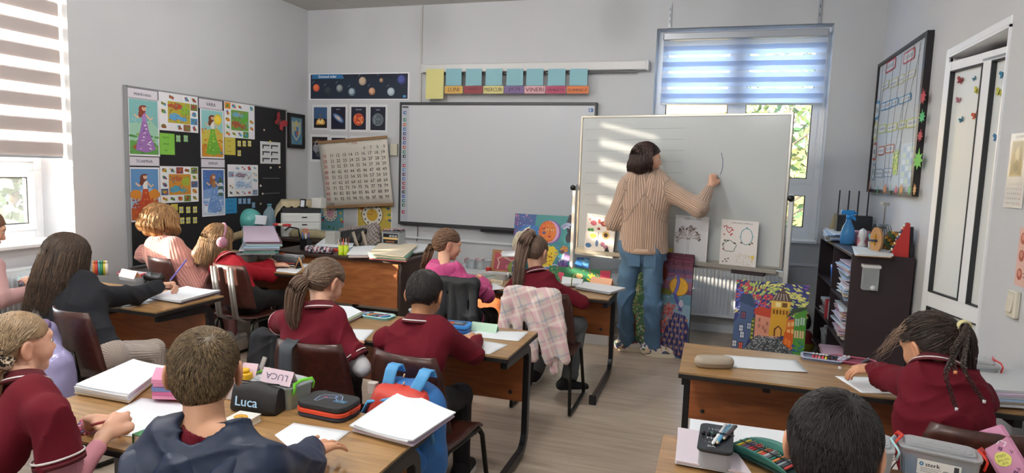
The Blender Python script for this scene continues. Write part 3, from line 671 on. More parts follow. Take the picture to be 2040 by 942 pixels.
class Person:
 """pose: joints in room metres.  s is the size relative to a child 1.3 m tall"""
 def __init__(o,label,base,head,hf,neck,shR,shL,pel,haR,haL,s=1.,hup=(0,0,1),tilt=0,skin='fair',elR=(1,-.6,-1),elL=(-1,-.6,-1),
handR='relax',handL='relax',nR=(0,0,1),nL=(0,0,1),dR=None,dL=None,knR=None,knL=None,ftR=None,ftL=None,hs=None,group=None,h=.0075,hh=.0045,faced=True,back=(0,-1,0),foot=(0,1,0),ua=.225,fa=.195):
  o.s = s; o.back = nz(back); o.h = h; A = lambda v:np.asarray(v,float)
  o.root = empty('person',base,0,label,'person',group); o.base = A(base); o.hs = hs or s; o.skin = SKIN[skin]
  o.head = A(head); o.fr = frame(hf,hup,tilt); o.neck = A(neck); o.sh = {1:A(shR),-1:A(shL)}; o.pel = A(pel); up = nz(o.neck-o.pel)
  o.side = nz(o.sh[1]-o.sh[-1]); o.chest_f = nz(np.cross(up,o.side)); o.up = up
  add_,sub_,P = head_prims(o.head,o.fr,o.hs); o.P = P
  o.ha = {}; o.el = {}
  for sg,ha,hint in ((1,haR,elR),(-1,haL,elL)):
   e,c = two_bone(o.sh[sg],ha,ua*s,fa*s,hint); o.el[sg] = e; o.ha[sg] = c
  o.hip = {sg:o.pel+o.side*sg*.062*s for sg in (1,-1)}
  o.kn = {1:A(knR),-1:A(knL)}; o.ft = {1:A(ftR),-1:A(ftL)}
  nb = o.neck; nk = [Limb(P(0,-.02,-.045),nb,.040*s,.044*s,k=.02*s)]
  th = V3(0,0,0); t = o.torso(0.0); limbs = []
  for sg in (1,-1):
   limbs += [Limb(o.sh[sg],o.el[sg],.033*s,.027*s,k=.02),Limb(o.el[sg],o.ha[sg],.0275*s,.0185*s,k=.012),Limb(o.hip[sg],o.kn[sg],.058*s,.040*s,k=.02),Limb(o.kn[sg],o.ft[sg]+V3(0,0,.07*s),.038*s,.024*s,k=.015),
Limb(o.ft[sg]+V3(0,0,.07*s),o.ft[sg]+A(foot)*.1*s+V3(0,0,.03),.024*s,.02*s,k=.015)]
  parts = [nets(*field(t+nk+limbs,h=h+.0025))]
  parts.append(nets(*field(add_+nk,sub_,h=hh)))
  tips = {}; sp = []
  for sg,pose,n_,d_ in ((1,handR,nR,dR),(-1,handL,nL,dL)):
   d = nz(o.ha[sg]-o.el[sg]) if d_ is None else nz(d_)
   hp,tp,q3 = hand_prims(o.ha[sg],d,n_,1 if sg < 0 else -1,s*.98,pose); tips[sg] = (tp,q3,d)
   parts.append(nets(*field([Limb(o.ha[sg]-nz(o.ha[sg]-o.el[sg])*.04*s,o.ha[sg],.021*s,.0185*s,k=.008)]+hp,h=.0034)))
   for q in tp:sp.append((q,.014,'c07a68',.45))
  o.tips = tips; V,Q = join(parts)
  sp += [(P(0,.09,-.055),.016*o.hs,'b5605a',.8),(P(.04,.07,-.03),.03,'d08070',.35),(P(-.04,.07,-.03),.03,'d08070',.35),(P(.085,-.01,0),.03,'cf7f66',.4),(P(-.085,-.01,0),.03,'cf7f66',.4)]
  for x in (-1,1):sp += [(P(x*.029+x*t_,.082,.021+.004*(1-abs(t_)*90)),.0065*o.hs,'4a342a',.75) for t_ in (-.012,-.006,0,.006,.012)]+[(P(x*.029,.086,.0125),.007,'6a4438',.5)]
  me = fast_mesh('body',V-o.base,Q,mats=[colattr('skin',rough=.5,bump=.15,bscale=260,sss=.06)],vcol=near_col(V,o.skin,sp)); link('body',me,o.root)
  if faced:
   for x in (-.029,.029):
    mb = MB(); c = P(x,.0712,.003)-o.base; mb.lathe([(.0108*o.hs*math.sin(a),-.0108*o.hs*math.cos(a)) for a in np.linspace(0,math.pi,9)],plain('eye_white','e8e4de',.2),c,14)
    c2 = P(x,.0812,.002)-o.base; mb.lathe([(.0001,.0016),(.004,.0012),(.0062,-.0004)],plain('iris_brown','2a1a10',.15),c2,12,Matrix(np.stack([o.fr[0],o.fr[2],-o.fr[1]],1).tolist()) @ Matrix.Scale(-1,3,(0,0,1)).to_3x3()); mb.build('eye',o.root)
 def torso(o,g,hem=None,wide=1.):
  s = o.s; f = o.chest_f; sh = (o.sh[1]+o.sh[-1])/2; n = o.neck; W = np.linalg.norm(o.sh[1]-o.sh[-1])/2
  ch = n+(o.pel-n)*.36; wa = n+(o.pel-n)*.70; bw = nz(o.back)
  bend = bw*.018*s; ch = ch+bend; wa = wa+bend*.6
  r = [Limb(o.sh[-1]*.93+sh*.07,o.sh[1]*.93+sh*.07,.040*s+g,.040*s+g,k=.03*s),Limb(n-o.up*.03*s-o.side*W*.45,ch-o.side*W*.38,.062*s+g,.078*s+g,f,.82,k=.04*s),Limb(n-o.up*.03*s+o.side*W*.45,ch+o.side*W*.38,.062*s+g,.078*s+g,f,.82,k=.04*s),
Limb(ch-o.side*.045*s,wa-o.side*.036*s,.076*s+g,.068*s+g,f,.82,k=.04*s),Limb(ch+o.side*.045*s,wa+o.side*.036*s,.076*s+g,.068*s+g,f,.82,k=.04*s),
Limb(wa-o.side*.036*s,o.pel-o.side*.052*s,.068*s+g,.080*s+g,f,.9,k=.04*s),Limb(wa+o.side*.036*s,o.pel+o.side*.052*s,.068*s+g,.080*s+g,f,.9,k=.04*s)]
  return r
 def top(o,name,mat,g=.009,sleeve=1.,wr=.0028,seed=1,hemcut=None,loose=0.,col_h=.02,label=None,lens=.006,vfun=None,cuff=0.):
  """upper garment; sleeve 0..2 = to the elbow is 1, to the wrist is 2"""
  s = o.s; pr = o.torso(g); arms = []
  for sg in (1,-1):
   if sleeve <= 1:
    e = o.sh[sg]+(o.el[sg]-o.sh[sg])*sleeve; arms.append(Limb(o.sh[sg],e,.040*s+g,(.036+.012*(sleeve < 1))*s+g+loose,cut=2,k=.025*s))
   else:
    w = o.el[sg]+(o.ha[sg]-o.el[sg])*(sleeve-1); arms += [Limb(o.sh[sg],o.el[sg],.040*s+g,.034*s+g+loose,k=.025*s),Limb(o.el[sg],w,.033*s+g+loose,.0225*s+g*.8+cuff,cut=2,k=.018*s)]
  pr += arms; n = o.neck
  pr.append(Limb(n-o.up*.03*s,n+nz(o.P(0,-.02,-.045)-n)*col_h*s,.052*s+g*.6,.044*s+g*.6,cut=2,k=.02*s))
  o.tprims = pr
  sub = []
  F,lo,h = field(pr,sub,h=lens if lens > .0065 else .0068,noise=wrinkle(wr,34,seed,o.up),clip=hemcut or [])
  V,Q = nets(F,lo,h); m = [mat]; vc = vfun(V) if vfun else None
  me = fast_mesh(name,V-o.base,Q,mats=m,vcol=vc,attrs={'ang':limb_ang(V,pr)}); ob = link(name,me,o.root)
  if label:ob['label'] = label
  return ob
 def band(o,name,a,b,t,r,wid,mat,front=None,sq=1.,thick=.0025):
  """a cloth band round a limb at fraction t"""
  a = np.asarray(a,float); b = np.asarray(b,float); ax = nz(b-a); c = a+(b-a)*t; e1 = nz(np.cross(ax,V3(.3,.2,1))); e2 = np.cross(ax,e1)
  if front is not None:e1 = nz(np.asarray(front)-ax*np.dot(front,ax)); e2 = np.cross(ax,e1)
  mb = MB(); K = 28; vs = []; fs = []
  for w_,rr in ((-wid/2,r),(-wid/2,r+thick),(wid/2,r+thick),(wid/2,r)):
   for k in range(K):th = 2*math.pi*k/K; vs.append(c+ax*w_+(e1*math.cos(th)*sq+e2*math.sin(th))*rr-o.base)
  for i in range(4):
   for k in range(K):fs.append([i*K+k,i*K+(k+1) % K,((i+1) % 4)*K+(k+1) % K,((i+1) % 4)*K+k])
  mb.add(vs,fs,mat,True); return mb.build(name,o.root)
 def collar(o,mat,stripe,g=.012,tall=.032):
  """folded polo collar with a pale line"""
  s = o.s; n = o.neck; ax = nz(o.P(0,-.02,-.045)-n); f = o.chest_f; b = o.up; ax = nz(ax*.6+b*.4)
  e1 = nz(f-ax*np.dot(f,ax)); e2 = np.cross(ax,e1); K = 40
  def ring(hh,r):return [n+ax*hh*s+(e1*math.cos(t)*1.0+e2*math.sin(t)*1.12)*r*s-o.base for t in [R_(22)+(2*math.pi-R_(44))*k/K for k in range(K+1)]]
  def lay(name,prof,m):
   rs = [ring(a,b_) for a,b_ in prof]; mb = MB(); vs = [p for q in rs for p in q]; fs = []; k1 = K+1
   for i in range(len(rs)):
    j = (i+1) % len(rs)
    for k in range(K):fs.append([i*k1+k,i*k1+k+1,j*k1+k+1,j*k1+k])
   fs += [[i*k1 for i in range(len(rs))],[i*k1+K for i in range(len(rs)-1,-1,-1)]]
   mb.add(vs,fs,m,True); return mb.build(name,o.root)
  lay('collar',[(.048,.0465),(.051,.050),(.032,.060),(.014,.074),(.010,.072),(.028,.057),(.032,.048)],mat)
  lay('collar_stripe',[(.0195,.0700),(.0235,.0672),(.0250,.0690),(.0208,.0722)],stripe)
 def pants(o,mat,g=.011,wr=.003,seed=3,to=.97,label=None,name='trousers',flare=0.,hipup=.045):
  s = o.s; pr = [Limb(o.pel-o.side*.052*s+o.up*hipup*s*.6,o.pel+o.side*.052*s+o.up*hipup*s*.6,.082*s+g,.082*s+g,o.chest_f,.92,k=.03*s),Limb(o.pel-o.side*.05*s-o.up*.02,o.pel+o.side*.05*s-o.up*.02,.084*s+g,.084*s+g,k=.03*s)]
  for sg in (1,-1):
   hp = o.hip[sg]; k = o.kn[sg]; a = k+(o.ft[sg]+V3(0,0,.05*s)-k)*to
   pr += [Limb(o.pel+o.up*hipup*s,hp,.075*s+g,.074*s+g,k=.03*s),Limb(hp,k,.066*s+g,.045*s+g,k=.03*s),Limb(k,a,.043*s+g,.030*s+g+flare,cut=2,k=.02*s)]
  V,Q = nets(*field(pr,h=.0085,noise=wrinkle(wr,30,seed,(0,1,.2)))); me = fast_mesh(name,V-o.base,Q,mats=[mat],attrs={'ang':limb_ang(V,pr)}); ob = link(name,me,o.root)
  if label:ob['label'] = label
  return ob
 def shoes(o,upper,sole,foot=(0,1,0),L=.19,dirs=None):
  s = o.s
  for sg in (1,-1):
   f = nz(dirs[sg] if dirs else foot); sd = np.cross(f,V3(0,0,1)); b = o.ft[sg]; r = empty('tmp') if False else None
   z0 = b[2]; heel = b-f*.045*s; toe = heel+f*L*s
   pr = [Limb(heel+V3(0,0,.04*s),heel+f*.06*s+V3(0,0,.05*s),.035*s,.036*s,k=.02),Limb(heel+f*.05*s+V3(0,0,.04*s),toe-f*.03*s+V3(0,0,.03*s),.037*s,.030*s,k=.02),Limb(heel+V3(0,0,.045*s),heel+f*.03*s+V3(0,0,.085*s),.032*s,.035*s,cut=2,k=.02)]
   V,Q = nets(*field(pr,h=.005,clip=[(V3(0,0,z0+.014*s),V3(0,0,-1))])); sh = link('shoe',fast_mesh('shoe',V-o.base,Q,mats=[upper]),o.root)
   n = 26; mb = MB(); pts = []
   for k in range(n):
    t = 2*math.pi*k/n; x = math.cos(t); y = math.sin(t); wd = (.037+.006*x*(1 if x > 0 else .3))*s*(abs(y)**.8*(1 if y > 0 else -1)); c_ = heel+f*(L*s*.5-.005)+f*x*(L*s*.5+.006)*1.0; p = c_+sd*wd; pts.append(p-o.base)
   vs = [(p[0],p[1],z0-o.base[2]+.0005) for p in pts]+[(p[0],p[1],z0-o.base[2]+.024*s) for p in pts]
   mb.add(vs,[[k,(k+1) % n,n+(k+1) % n,n+k] for k in range(n)]+[list(range(n-1,-1,-1)),[n+k for k in range(n)]],sole,False); so = mb.build('sole',sh)
   # ---- hair ----
 def skull(o,D,infl=0.):
  """D local directions (N,3) right, forward, up -> points on the skull"""
  D = D/np.linalg.norm(D,axis=-1,keepdims=True); r = np.array([.073,.088,.078])*o.hs+infl; t = 1/np.sqrt(((D/r)**2).sum(-1,keepdims=True))
  c2 = (np.array([0,-.045,-.015])-np.array([0,-.014,.025]))*o.hs; r2 = np.array([.056,.055,.062])*o.hs+infl*.75
  a_ = ((D/r2)**2).sum(-1,keepdims=True); b_ = (D*c2/r2**2).sum(-1,keepdims=True); c_ = (c2**2/r2**2).sum(-1,keepdims=True)-1 if np.ndim(r2) > 1 else (c2**2/r2**2).sum()-1
  ds = b_*b_-a_*c_; t2 = np.where(ds > 0,(b_+np.sqrt(np.maximum(ds,0)))/a_,0); kk = .03*o.hs; hb = np.where(ds > 0,np.maximum(kk-np.abs(t-t2),0)/kk,0); q = D*(np.maximum(t,t2)+hb*hb*kk*.32)
  q = q+np.array([0,-.014,.025])*o.hs; return o.head+q@np.stack(o.fr,0)
 def cap(o,col,infl=.009,low=-.055,front=.055,name='hair',extra=(),noise=.0015,h=.0055,frontz=.03,rough=.45,mat=None):
  """close hair volume over the skull"""
  s = o.hs; M = np.stack(o.fr,1); P = o.P
  pr = [Ell(P(0,-.014,.027),(np.array([.073,.088,.078])+infl/s)*s,M,.01),Ell(P(0,-.045,-.015),np.array([.056+infl*.5,.055+infl*.5,.062])*s,M,.03*s)]+list(extra)
  r,f,u = o.fr
  clipp = [(P(0,-.03,low),nz(-u+f*.05)),]
  F,lo,hh = field(pr,[],h=h,clip=clipp if not extra else [])
  # open the face: remove what lies in front of and below the hair line
  n = F.shape; X,Y,Z = np.ix_(*[(lo[i]+hh*np.arange(n[i])) for i in range(3)])
  lx = (X-o.head[0])*r[0]+(Y-o.head[1])*r[1]+(Z-o.head[2])*r[2]; ly = (X-o.head[0])*f[0]+(Y-o.head[1])*f[1]+(Z-o.head[2])*f[2]; lz = (X-o.head[0])*u[0]+(Y-o.head[1])*u[1]+(Z-o.head[2])*u[2]
  face = np.minimum(ly-(.012*s+np.maximum(lz-.0*s,0)*1.25),-(lz-front*s));
  F = np.maximum(F,face.astype(np.float32)*.8)
  ear = np.minimum(ly+.032*s-np.maximum(lz,0)*.3,-(lz-.028*s));
  if not extra:F = np.maximum(F,np.minimum(ear,1).astype(np.float32)*.8)
  F += (noise*np.sin(lx*300+4*np.sin(lz*60))*np.sin(ly*240+3*np.sin(lz*50))).astype(np.float32)
  V,Q = nets(F,lo,hh); c = np.array(lin(col)); vc = c*(1+.18*np.sin(V@np.array([210.,170,40])))[:,None]
  me = fast_mesh(name,V-o.base,Q,mats=[mat or hair_mat(rough)],vcol=np.clip(vc,0,1)); return link(name,me,o.root)
 def hcols(o,N,col,col2=None,var=.38):
  c = np.array(lin(col)); c2 = np.array(lin(col2 or col)); t = nrg.random((N,1)); return np.clip((c*(1-t)+c2*t)*(1+nrg.uniform(-var,var,(N,1))),0,1)
 def tufts(o,N,col,col2=None,L=.022,r=.0011,whorl=(0,-.6,.8),lift=.35,low=-.45,name='hair_strands',infl=.006,frontlow=.25):
  """short hair growing away from the crown"""
  D = nrg.normal(size=(N*3,3)); D /= np.linalg.norm(D,axis=1,keepdims=True)
  keep = ((D[:,1] < .15) & (D[:,2] > low)) | (D[:,2] > np.where(D[:,1] > .15,frontlow+.35*D[:,1],0)); keep &= ~((np.abs(D[:,0]) > .8) & (D[:,2] < -.05) & (D[:,1] > -.55)); D = D[keep][:N]; N = len(D)
  Wd = nz(whorl); T = D-Wd; T -= D*(T*D).sum(1,keepdims=True); T /= np.linalg.norm(T,axis=1,keepdims=True)+1e-6; T += nrg.normal(size=T.shape)*.28; T[:,2] -= .15
  sw = np.cross(D,T)*.25; T = T+sw
  Ln = L*(.55+.45*np.clip(D[:,2:3]+.35,.25,1.2))*nrg.uniform(.7,1.15,(N,1)); K = 4; P = []
  for k in range(K):
   t = k/(K-1); Dk = D+T*Ln*t/.085/o.hs; P.append(o.skull(Dk,infl)+((o.skull(D,infl+1)-o.skull(D,infl)))*(lift*Ln*t*(1-.35*t)))
  P = np.stack(P,1); V,Q,vc = strands(P,r*np.ones(N),.25,o.hcols(N,col,col2),base=o.base)
  return link(name,fast_mesh(name,V,Q,mats=[hair_mat()],vcol=vc),o.root)
 def pulled(o,N,tie,col,col2=None,name='hair_strands',r=.0016,infl=.010,K=8,loosen=.004):
  """strands combed over the skull to a tie given as local direction"""
  D = nrg.normal(size=(N*4,3)); D /= np.linalg.norm(D,axis=1,keepdims=True)
  keep = (D[:,2] > np.where(D[:,1] > 0,.1+.6*D[:,1],-.62)); keep &= ~((np.abs(D[:,0]) > .72) & (D[:,2] < .0) & (D[:,1] > -.35)); D = D[keep][:N]; N = len(D); T = nz(tie)
  P = []
  for k in range(K):
   t = k/(K-1); d = D*(1-t)+T*t*1.0; P.append(o.skull(d,infl+loosen*nrg.uniform(-.6,1,(N,1))*math.sin(t*3.1)))
  P = np.stack(P,1); V,Q,vc = strands(P,r*nrg.uniform(.7,1.3,N),.5,o.hcols(N,col,col2),base=o.base); return link(name,fast_mesh(name,V,Q,mats=[hair_mat()],vcol=vc),o.root)
 def tail(o,N,pts,rad,col,col2=None,name='ponytail',r=.0018,wave=.0,K=14,tip=.25,fray=.012,label=None):
  """bundle of strands along a curve of room points"""
  pts = np.asarray(pts,float); tt = np.linspace(0,1,K); m = len(pts); x = np.linspace(0,1,m)
  # smooth curve
  C_ = np.stack([np.interp(tt,x,pts[:,i]) for i in range(3)],1)
  for _ in range(2):C_[1:-1] = (C_[:-2]+2*C_[1:-1]+C_[2:])/4
  T = np.gradient(C_,axis=0); T /= np.linalg.norm(T,axis=1,keepdims=True); A = np.cross(T,V3(0.1,.9,.3)); A /= np.linalg.norm(A,axis=1,keepdims=True); B = np.cross(T,A)
  prof = np.interp(tt,[0,.12,.4,.8,1],[.55,.85,1,.8,tip]); ang = nrg.uniform(0,6.28,N); q = np.sqrt(nrg.uniform(0.15,1,N)); ph = nrg.uniform(0,6.28,N)
  P = C_[None]+rad*prof[None,:,None]*(q[:,None]*(np.cos(ang)[:,None]))[...,None]*A[None]+rad*prof[None,:,None]*((q*np.sin(ang))[:,None])[...,None]*B[None]
  if wave:P = P+wave*tt[None,:,None]*(np.sin(tt*22+ph[:,None])[...,None]*A[None]+np.cos(tt*19+ph[:,None]*1.7)[...,None]*B[None])
  P = P+fray*(tt[None,:,None]**3)*nrg.normal(size=(N,1,3))*.4; cut = nrg.uniform(.82,1,N); P = np.stack([np.stack([np.interp(tt*c_,tt,P[n,:,i]) for i in range(3)],1) for n,c_ in enumerate(cut)])
  V,Q,vc = strands(P,r*nrg.uniform(.7,1.4,N),.3,o.hcols(N,col,col2),base=o.base); ob = link(name,fast_mesh(name,V,Q,mats=[hair_mat()],vcol=vc),o.root)
  if label:ob['label'] = label
  return ob
 def loose(o,N,col,col2=None,L=.16,out=.01,name='long_hair',part=(0,.35,.94),r=.0022,wave=.004,wf=24,drop=(0,0,-1),K=14,infl=.012,hug=.5,curl_in=0.,face=.75,spreadx=1.0):
  """hair parted on top that runs over the skull and hangs"""
  th = nrg.uniform(-math.pi,math.pi,N*2); th = th[np.abs(th) > face][:N]; N = len(th) # angle from the face direction
  D1 = np.stack([np.sin(th),np.cos(th),np.full(N,-.12)-.25*(np.cos(th) < -.2)],1); D0 = nz(part)[None]+np.stack([.16*np.sign(D1[:,0])*nrg.random(N),nrg.uniform(-.75,.15,N),nrg.uniform(-.1,.1,N)],1)
  up = np.stack(o.fr,0); Dw = nz(drop); K1 = 7; P = []
  for k in range(K1):
   t = k/(K1-1); d = D0*(1-t)+D1*t; d = d/np.linalg.norm(d,axis=1,keepdims=True); d = d*1.0; d[:,2] += .55*math.sin(t*math.pi)*.35; P.append(o.skull(d,infl+out*t*nrg.uniform(.4,1,(N,1))))
  e = P[-1]; rad = e-o.P(0,-.02,0); rad -= Dw*(rad@Dw)[:,None]; rn = rad/np.linalg.norm(rad,axis=1,keepdims=True); K2 = K-K1; ln = L*nrg.uniform(.82,1.06,(N,1)); ph = nrg.uniform(0,6.28,(N,1))
  tn = np.cross(rn,Dw)
  for k in range(1,K2+1):
   t = k/K2; w = wave*t**.5*np.sin(wf*t*L/.16+ph); w2 = wave*t**.5*np.cos(wf*t*L/.16*.9+ph*1.6)
   P.append(e+Dw*ln*t+rn*(out*(.8*math.sin(t*2.2))-curl_in*t*t+w)+tn*w2-rad*(1-spreadx)*t)
  P = np.stack(P,1); V,Q,vc = strands(P,r*nrg.uniform(.7,1.4,N),.3,o.hcols(N,col,col2),base=o.base); return link(name,fast_mesh(name,V,Q,mats=[hair_mat()],vcol=vc),o.root)
  # ---------------- school desks and chairs ----------------
DTOP = wood('desk_laminate','86643f','ad8858',(1.0,11,11),.33,.15)
DPAN = wood('desk_panel_laminate','804624','a25e32',(1.3,9,9),.42,.1)
BLK = plain('black_steel','17171a',.35,.2,spec=.5); RUB = plain('black_rubber','101012',.7); EDGE = plain('dark_edge_band','1d1a19',.5)
DH = .64
def school_desk(W=1.3,D=.52):
 """origin on the floor under the middle; the pupil sits on the -y side"""
 r = empty('school_desk',(0,0,0)); mb = MB(); mb.box((0,0,DH-.004),(W-.004,D-.004,.008),DTOP); mb.build('tabletop',r)
 mb = MB(); mb.box((0,0,DH-.0185),(W,D,.021),EDGE,bev=.004); mb.build('edge_band',r)
 mb = MB(); mb.box((0,D/2-.105,.435),(W-.09,.018,.30),DPAN,bev=.002); pn = mb.build('modesty_panel',r)
 for x in (-W/2+.11,W/2-.11):
  for z in (.33,.54):mb = MB(); mb.lathe([(.0001,.006),(.009,.004),(.011,0)],BLK,(x,D/2-.115,z),10,rotm(90)); mb.build('bolt',pn)
 for sx in (-1,1):
  x = sx*(W/2-.03); mb = MB(); yb = D/2-.07; pts = [(x,-D/2-.28,.03),(x,yb-.12,.03)]
  for k in range(1,7):a = R_(15*k); pts.append((x,yb-.12+.10*math.sin(a)+.0,.03+.10-.10*math.cos(a)))
  pts += [(x,yb-.02,.5)]
  for k in range(1,6):a = R_(18*k); pts.append((x,yb-.02-.05+.05*math.cos(a),.5+.06*math.sin(a)+.02))
  pts += [(x,-D/2+.03,.595)]
  mb.tube(pts,.03,BLK,4,sq=(1.05,.75)); leg = mb.build('leg',r,bevel=.004)
  mb = MB(); mb.box((x,-D/2-.285,.03),(.046,.02,.062),RUB,bev=.004); mb.build('end_cap',leg)
 mb = MB(); mb.box((0,-.02,.60),(W-.10,.03,.03),BLK); mb.box((-W*.22,-D/2+.05,.607),(.03,.08,.03),BLK); mb.box((W*.22,-D/2+.05,.607),(.03,.08,.03),BLK); mb.build('under_rail',r)
 return r
DESKS = {}
def put_desk(key,x1,yn,label,W=1.3,D=.52):
 o = desk0 if not DESKS else copy_tree(desk0); o.location = (x1-W/2,yn+D/2,0); tag(o,label,'desk','two-seat school desks'); DESKS[key] = o; return o
desk0 = school_desk()
put_desk('B3',-.85,1.385,'wooden school desk nearest the camera, under the black case lettered Luca')
put_desk('B2',-.86,2.73,'wooden school desk with the blank green name card, centre of the picture')
put_desk('B1',-.65,4.29,'wooden school desk with the orange card, just left of the standing teacher')
put_desk('A1',-3.05,4.15,'wooden school desk of the girl with furry headphones, beside the black pin board')
put_desk('A2',-2.93,2.75,'wooden school desk of the girl in the black jumper, by the left wall window')
put_desk('R1',1.19,2.84,'wooden school desk with the pale oval case, on the right in front of the bookcase')
put_desk('R2',1.18,1.60,'wooden school desk at the bottom right, under the open pencil case')

SHELL = wood('chair_shell_brown','331712','4a231a',(9,3,9),.38,.25); TUBE = plain('chair_tube_dark','26241f',.3,.7)
GREYM = plain('grey_uprights','8b8783',.4,.5)
def chair_proto(grey=False):
 """origin on the floor, the sitter faces +y"""
 r = empty('school_chair',(0,0,0)); sh = .37
 mb = MB()
 def seat(u,v):x = (u-.5)*.37*(1-.12*v); y = -.19+.37*v; return (x,y,sh+.012*(2*abs(u-.5))**2-.018*math.sin(v*math.pi)*.6-(.03*((v-.85)/.15)**2 if v > .85 else 0))
 mb.sheet(seat,10,10,SHELL,.011); mb.build('seat',r)
 mb = MB()
 def back(u,v):
  w = .39*(1-.16*v if v < .75 else .88-.5*(v-.75)); x = (u-.5)*w; z = sh+.07+.315*v; y = -.205-.055*v-.03*(1-(2*(u-.5))**2)*0+(.045*(2*(u-.5))**2); return (x,y,z)
 mb.sheet(back,12,8,SHELL,.011); mb.build('backrest',r)
 for sx in (-1,1):
  x = sx*.165; mb = MB(); pts = [(x*.95,.15,sh-.03),(x,.17,sh-.06),(x*1.12,.205,.04),(x*1.14,.20,.016),(x*1.14,.17,.0125),(x*1.14,-.20,.0125),(x*1.14,-.235,.016),(x*1.13,-.235,.05),(x*1.0,-.17,sh-.05),(x*.97,-.13,sh-.028),(x*.95,.15,sh-.028)]
  P = []
  for i in range(len(pts)-1):
   a,b = Vector(pts[i]),Vector(pts[i+1]); P += [a.lerp(b,t) for t in (0,.5)]
  P.append(Vector(pts[-1])); mb.tube(P,.0115,TUBE,8); mb.build('leg',r)
  mb = MB(); xx = sx*.075 if grey else sx*.10; m = GREYM if grey else TUBE
  up = [(xx,-.10,sh-.03),(xx,-.16,sh-.028),(xx,-.232,sh+.01),(xx,-.245,sh+.10),(xx,-.283,sh+.375)]
  if grey:
   for d in (-.014,.014):mb.tube([(p[0]+d,p[1],p[2]) for p in up],.0125,m,8)
  else:mb.tube(up[:-1]+[(xx,-.262,sh+.20)],.011,m,8)
  mb.build('back_support',r)
 mb = MB(); mb.tube([(-.16,-.10,sh-.03),(.16,-.10,sh-.03)],.009,TUBE,8); mb.tube([(-.16,.12,sh-.035),(.16,.12,sh-.035)],.009,TUBE,8); mb.build('crossbar',r)
 return r
chair0 = chair_proto(); chairg = chair_proto(True); _cu = [0]
def put_chair(x,y,rz,label,grey=False):
 if grey:o = chairg
 else:o = chair0 if not _cu[0] else copy_tree(chair0); _cu[0] = 1
 o.location = (x,y,0); o.rotation_euler = (0,0,R_(rz)); return tag(o,label,'chair','school chairs')

 # teacher's desk: drawer box with a rounded dark side
TD = empty('teacher_desk',(-3.06,4.97,0),0,"brown teacher's desk covered with books and papers, below the number chart",'desk')
TH = .72; DARK = plain('dark_brown_board','3a2b27',.4,noise=.1,nscale=12); ORW = wood('orange_wood','8a4f2a','b06f3e',(1.1,7,7),.4,.15)
mb = MB(); mb.box((0,0,TH-.014),(1.30,.56,.028),DARK,bev=.006); mb.build('tabletop',TD)
mb = MB(); mb.box((.05,-.24,.47),(1.08,.018,.32),ORW,bev=.003); mb.build('front_panel',TD)
mb = MB(); mb.box((.05,-.225,.655),(1.08,.018,.075),ORW,bev=.003); mb.build('drawer_front',TD)
for x in (.62,-.62):
 mb = MB(); po = [(-.27,.10),(-.245,.04),(-.18,.0),(.18,.0),(.245,.04),(.27,.1),(.27,TH-.1),(.25,TH-.04),(.2,TH-.03),(-.2,TH-.03),(-.25,TH-.04),(-.27,TH-.1)]
 mb.prism(po,-.012,.012,DARK,Matrix(((0,0,1),(1,0,0),(0,1,0))),(x,0,0)); mb.build('side_panel',TD,bevel=.003)
mb = MB(); mb.box((0,.1,.16),(1.2,.02,.08),DARK); mb.build('stretcher',TD)
# side table behind carrying the printer
ST = empty('side_table',(-4.02,5.62,0),0,'dark side table under the white printer, beside the pin board','table')
mb = MB(); mb.box((0,0,.735),(.98,.62,.03),DARK,bev=.004); mb.build('tabletop',ST)
for sx in (-1,1):
 for sy in (-1,1):mb = MB(); mb.box((sx*.45,sy*.27,.36),(.05,.05,.72),DARK); mb.build('leg',ST)
mb = MB(); mb.box((0,.2,.5),(.9,.018,.3),DARK); mb.build('back_panel',ST)

# bookcase along the right wall
BCY0,BCY1,BCX0,BCX1,BCH = 4.84,6.26,.905,1.283,1.0
BC = empty('bookcase',((BCX0+BCX1)/2,(BCY0+BCY1)/2,0),0,'low dark brown bookcase against the right wall, crammed with papers','bookcase')
BW = plain('wenge_board','33272a',.42,noise=.12,nscale=14); W_ = BCX1-BCX0; L_ = BCY1-BCY0
mb = MB(); mb.box((0,0,BCH-.011),(W_,L_,.022),BW,bev=.002); mb.build('top_board',BC)
for y in (-L_/2+.01,0,L_/2-.01):mb = MB(); mb.box((.0,y,(BCH-.022)/2),(W_-.005,.02,BCH-.022),BW); mb.build('side_panel',BC)
mb = MB(); mb.box((W_/2-.004,0,BCH/2),(.006,L_-.04,BCH-.05),BW); mb.build('back_panel',BC)
for a,b,zs in ((-L_/2+.02,-.01,(.06,.34,.64)),(.01,L_/2-.02,(.06,.36,.66))):
 for z in zs:mb = MB(); mb.box((-.003,(a+b)/2,z),(W_-.012,b-a,.018),BW); mb.build('shelf',BC)
 # ---------------- people ----------------
MAR = plain('maroon_knit','651020',.85,noise=.1,nscale=30,bump=.4,bscale=700,spec=.25); MARD = plain('maroon_rib','5a0f1c',.85,bump=.4,bscale=900); WHS = plain('white_stripe','e6dfe0',.7)
RED = plain('red_knit','9a1826',.85,noise=.08,bump=.35,bscale=700,spec=.25)
WHT = plain('white_jersey','dcdce2',.8,bump=.2,bscale=500); DRK = plain('black_cotton','17171b',.85,bump=.3,bscale=500,sheen=.0); NAVYK = plain('black_knit','15171f',.92,bump=.35,bscale=600,sheen=.0)
PUFF = plain('navy_nylon','15243f',.5,noise=.05,nscale=9,bump=.12,bscale=90,spec=.45)
PINKH = plain('pink_fleece','b8467e',.9,noise=.07,nscale=30,bump=.5,bscale=300,sheen=.1); PINKC = rib_mat('pink_cardigan','cd8f86',330,depth=.4); ROSE = plain('rose_knit','b98f8f',.85,bump=.4,bscale=400,sheen=.2)
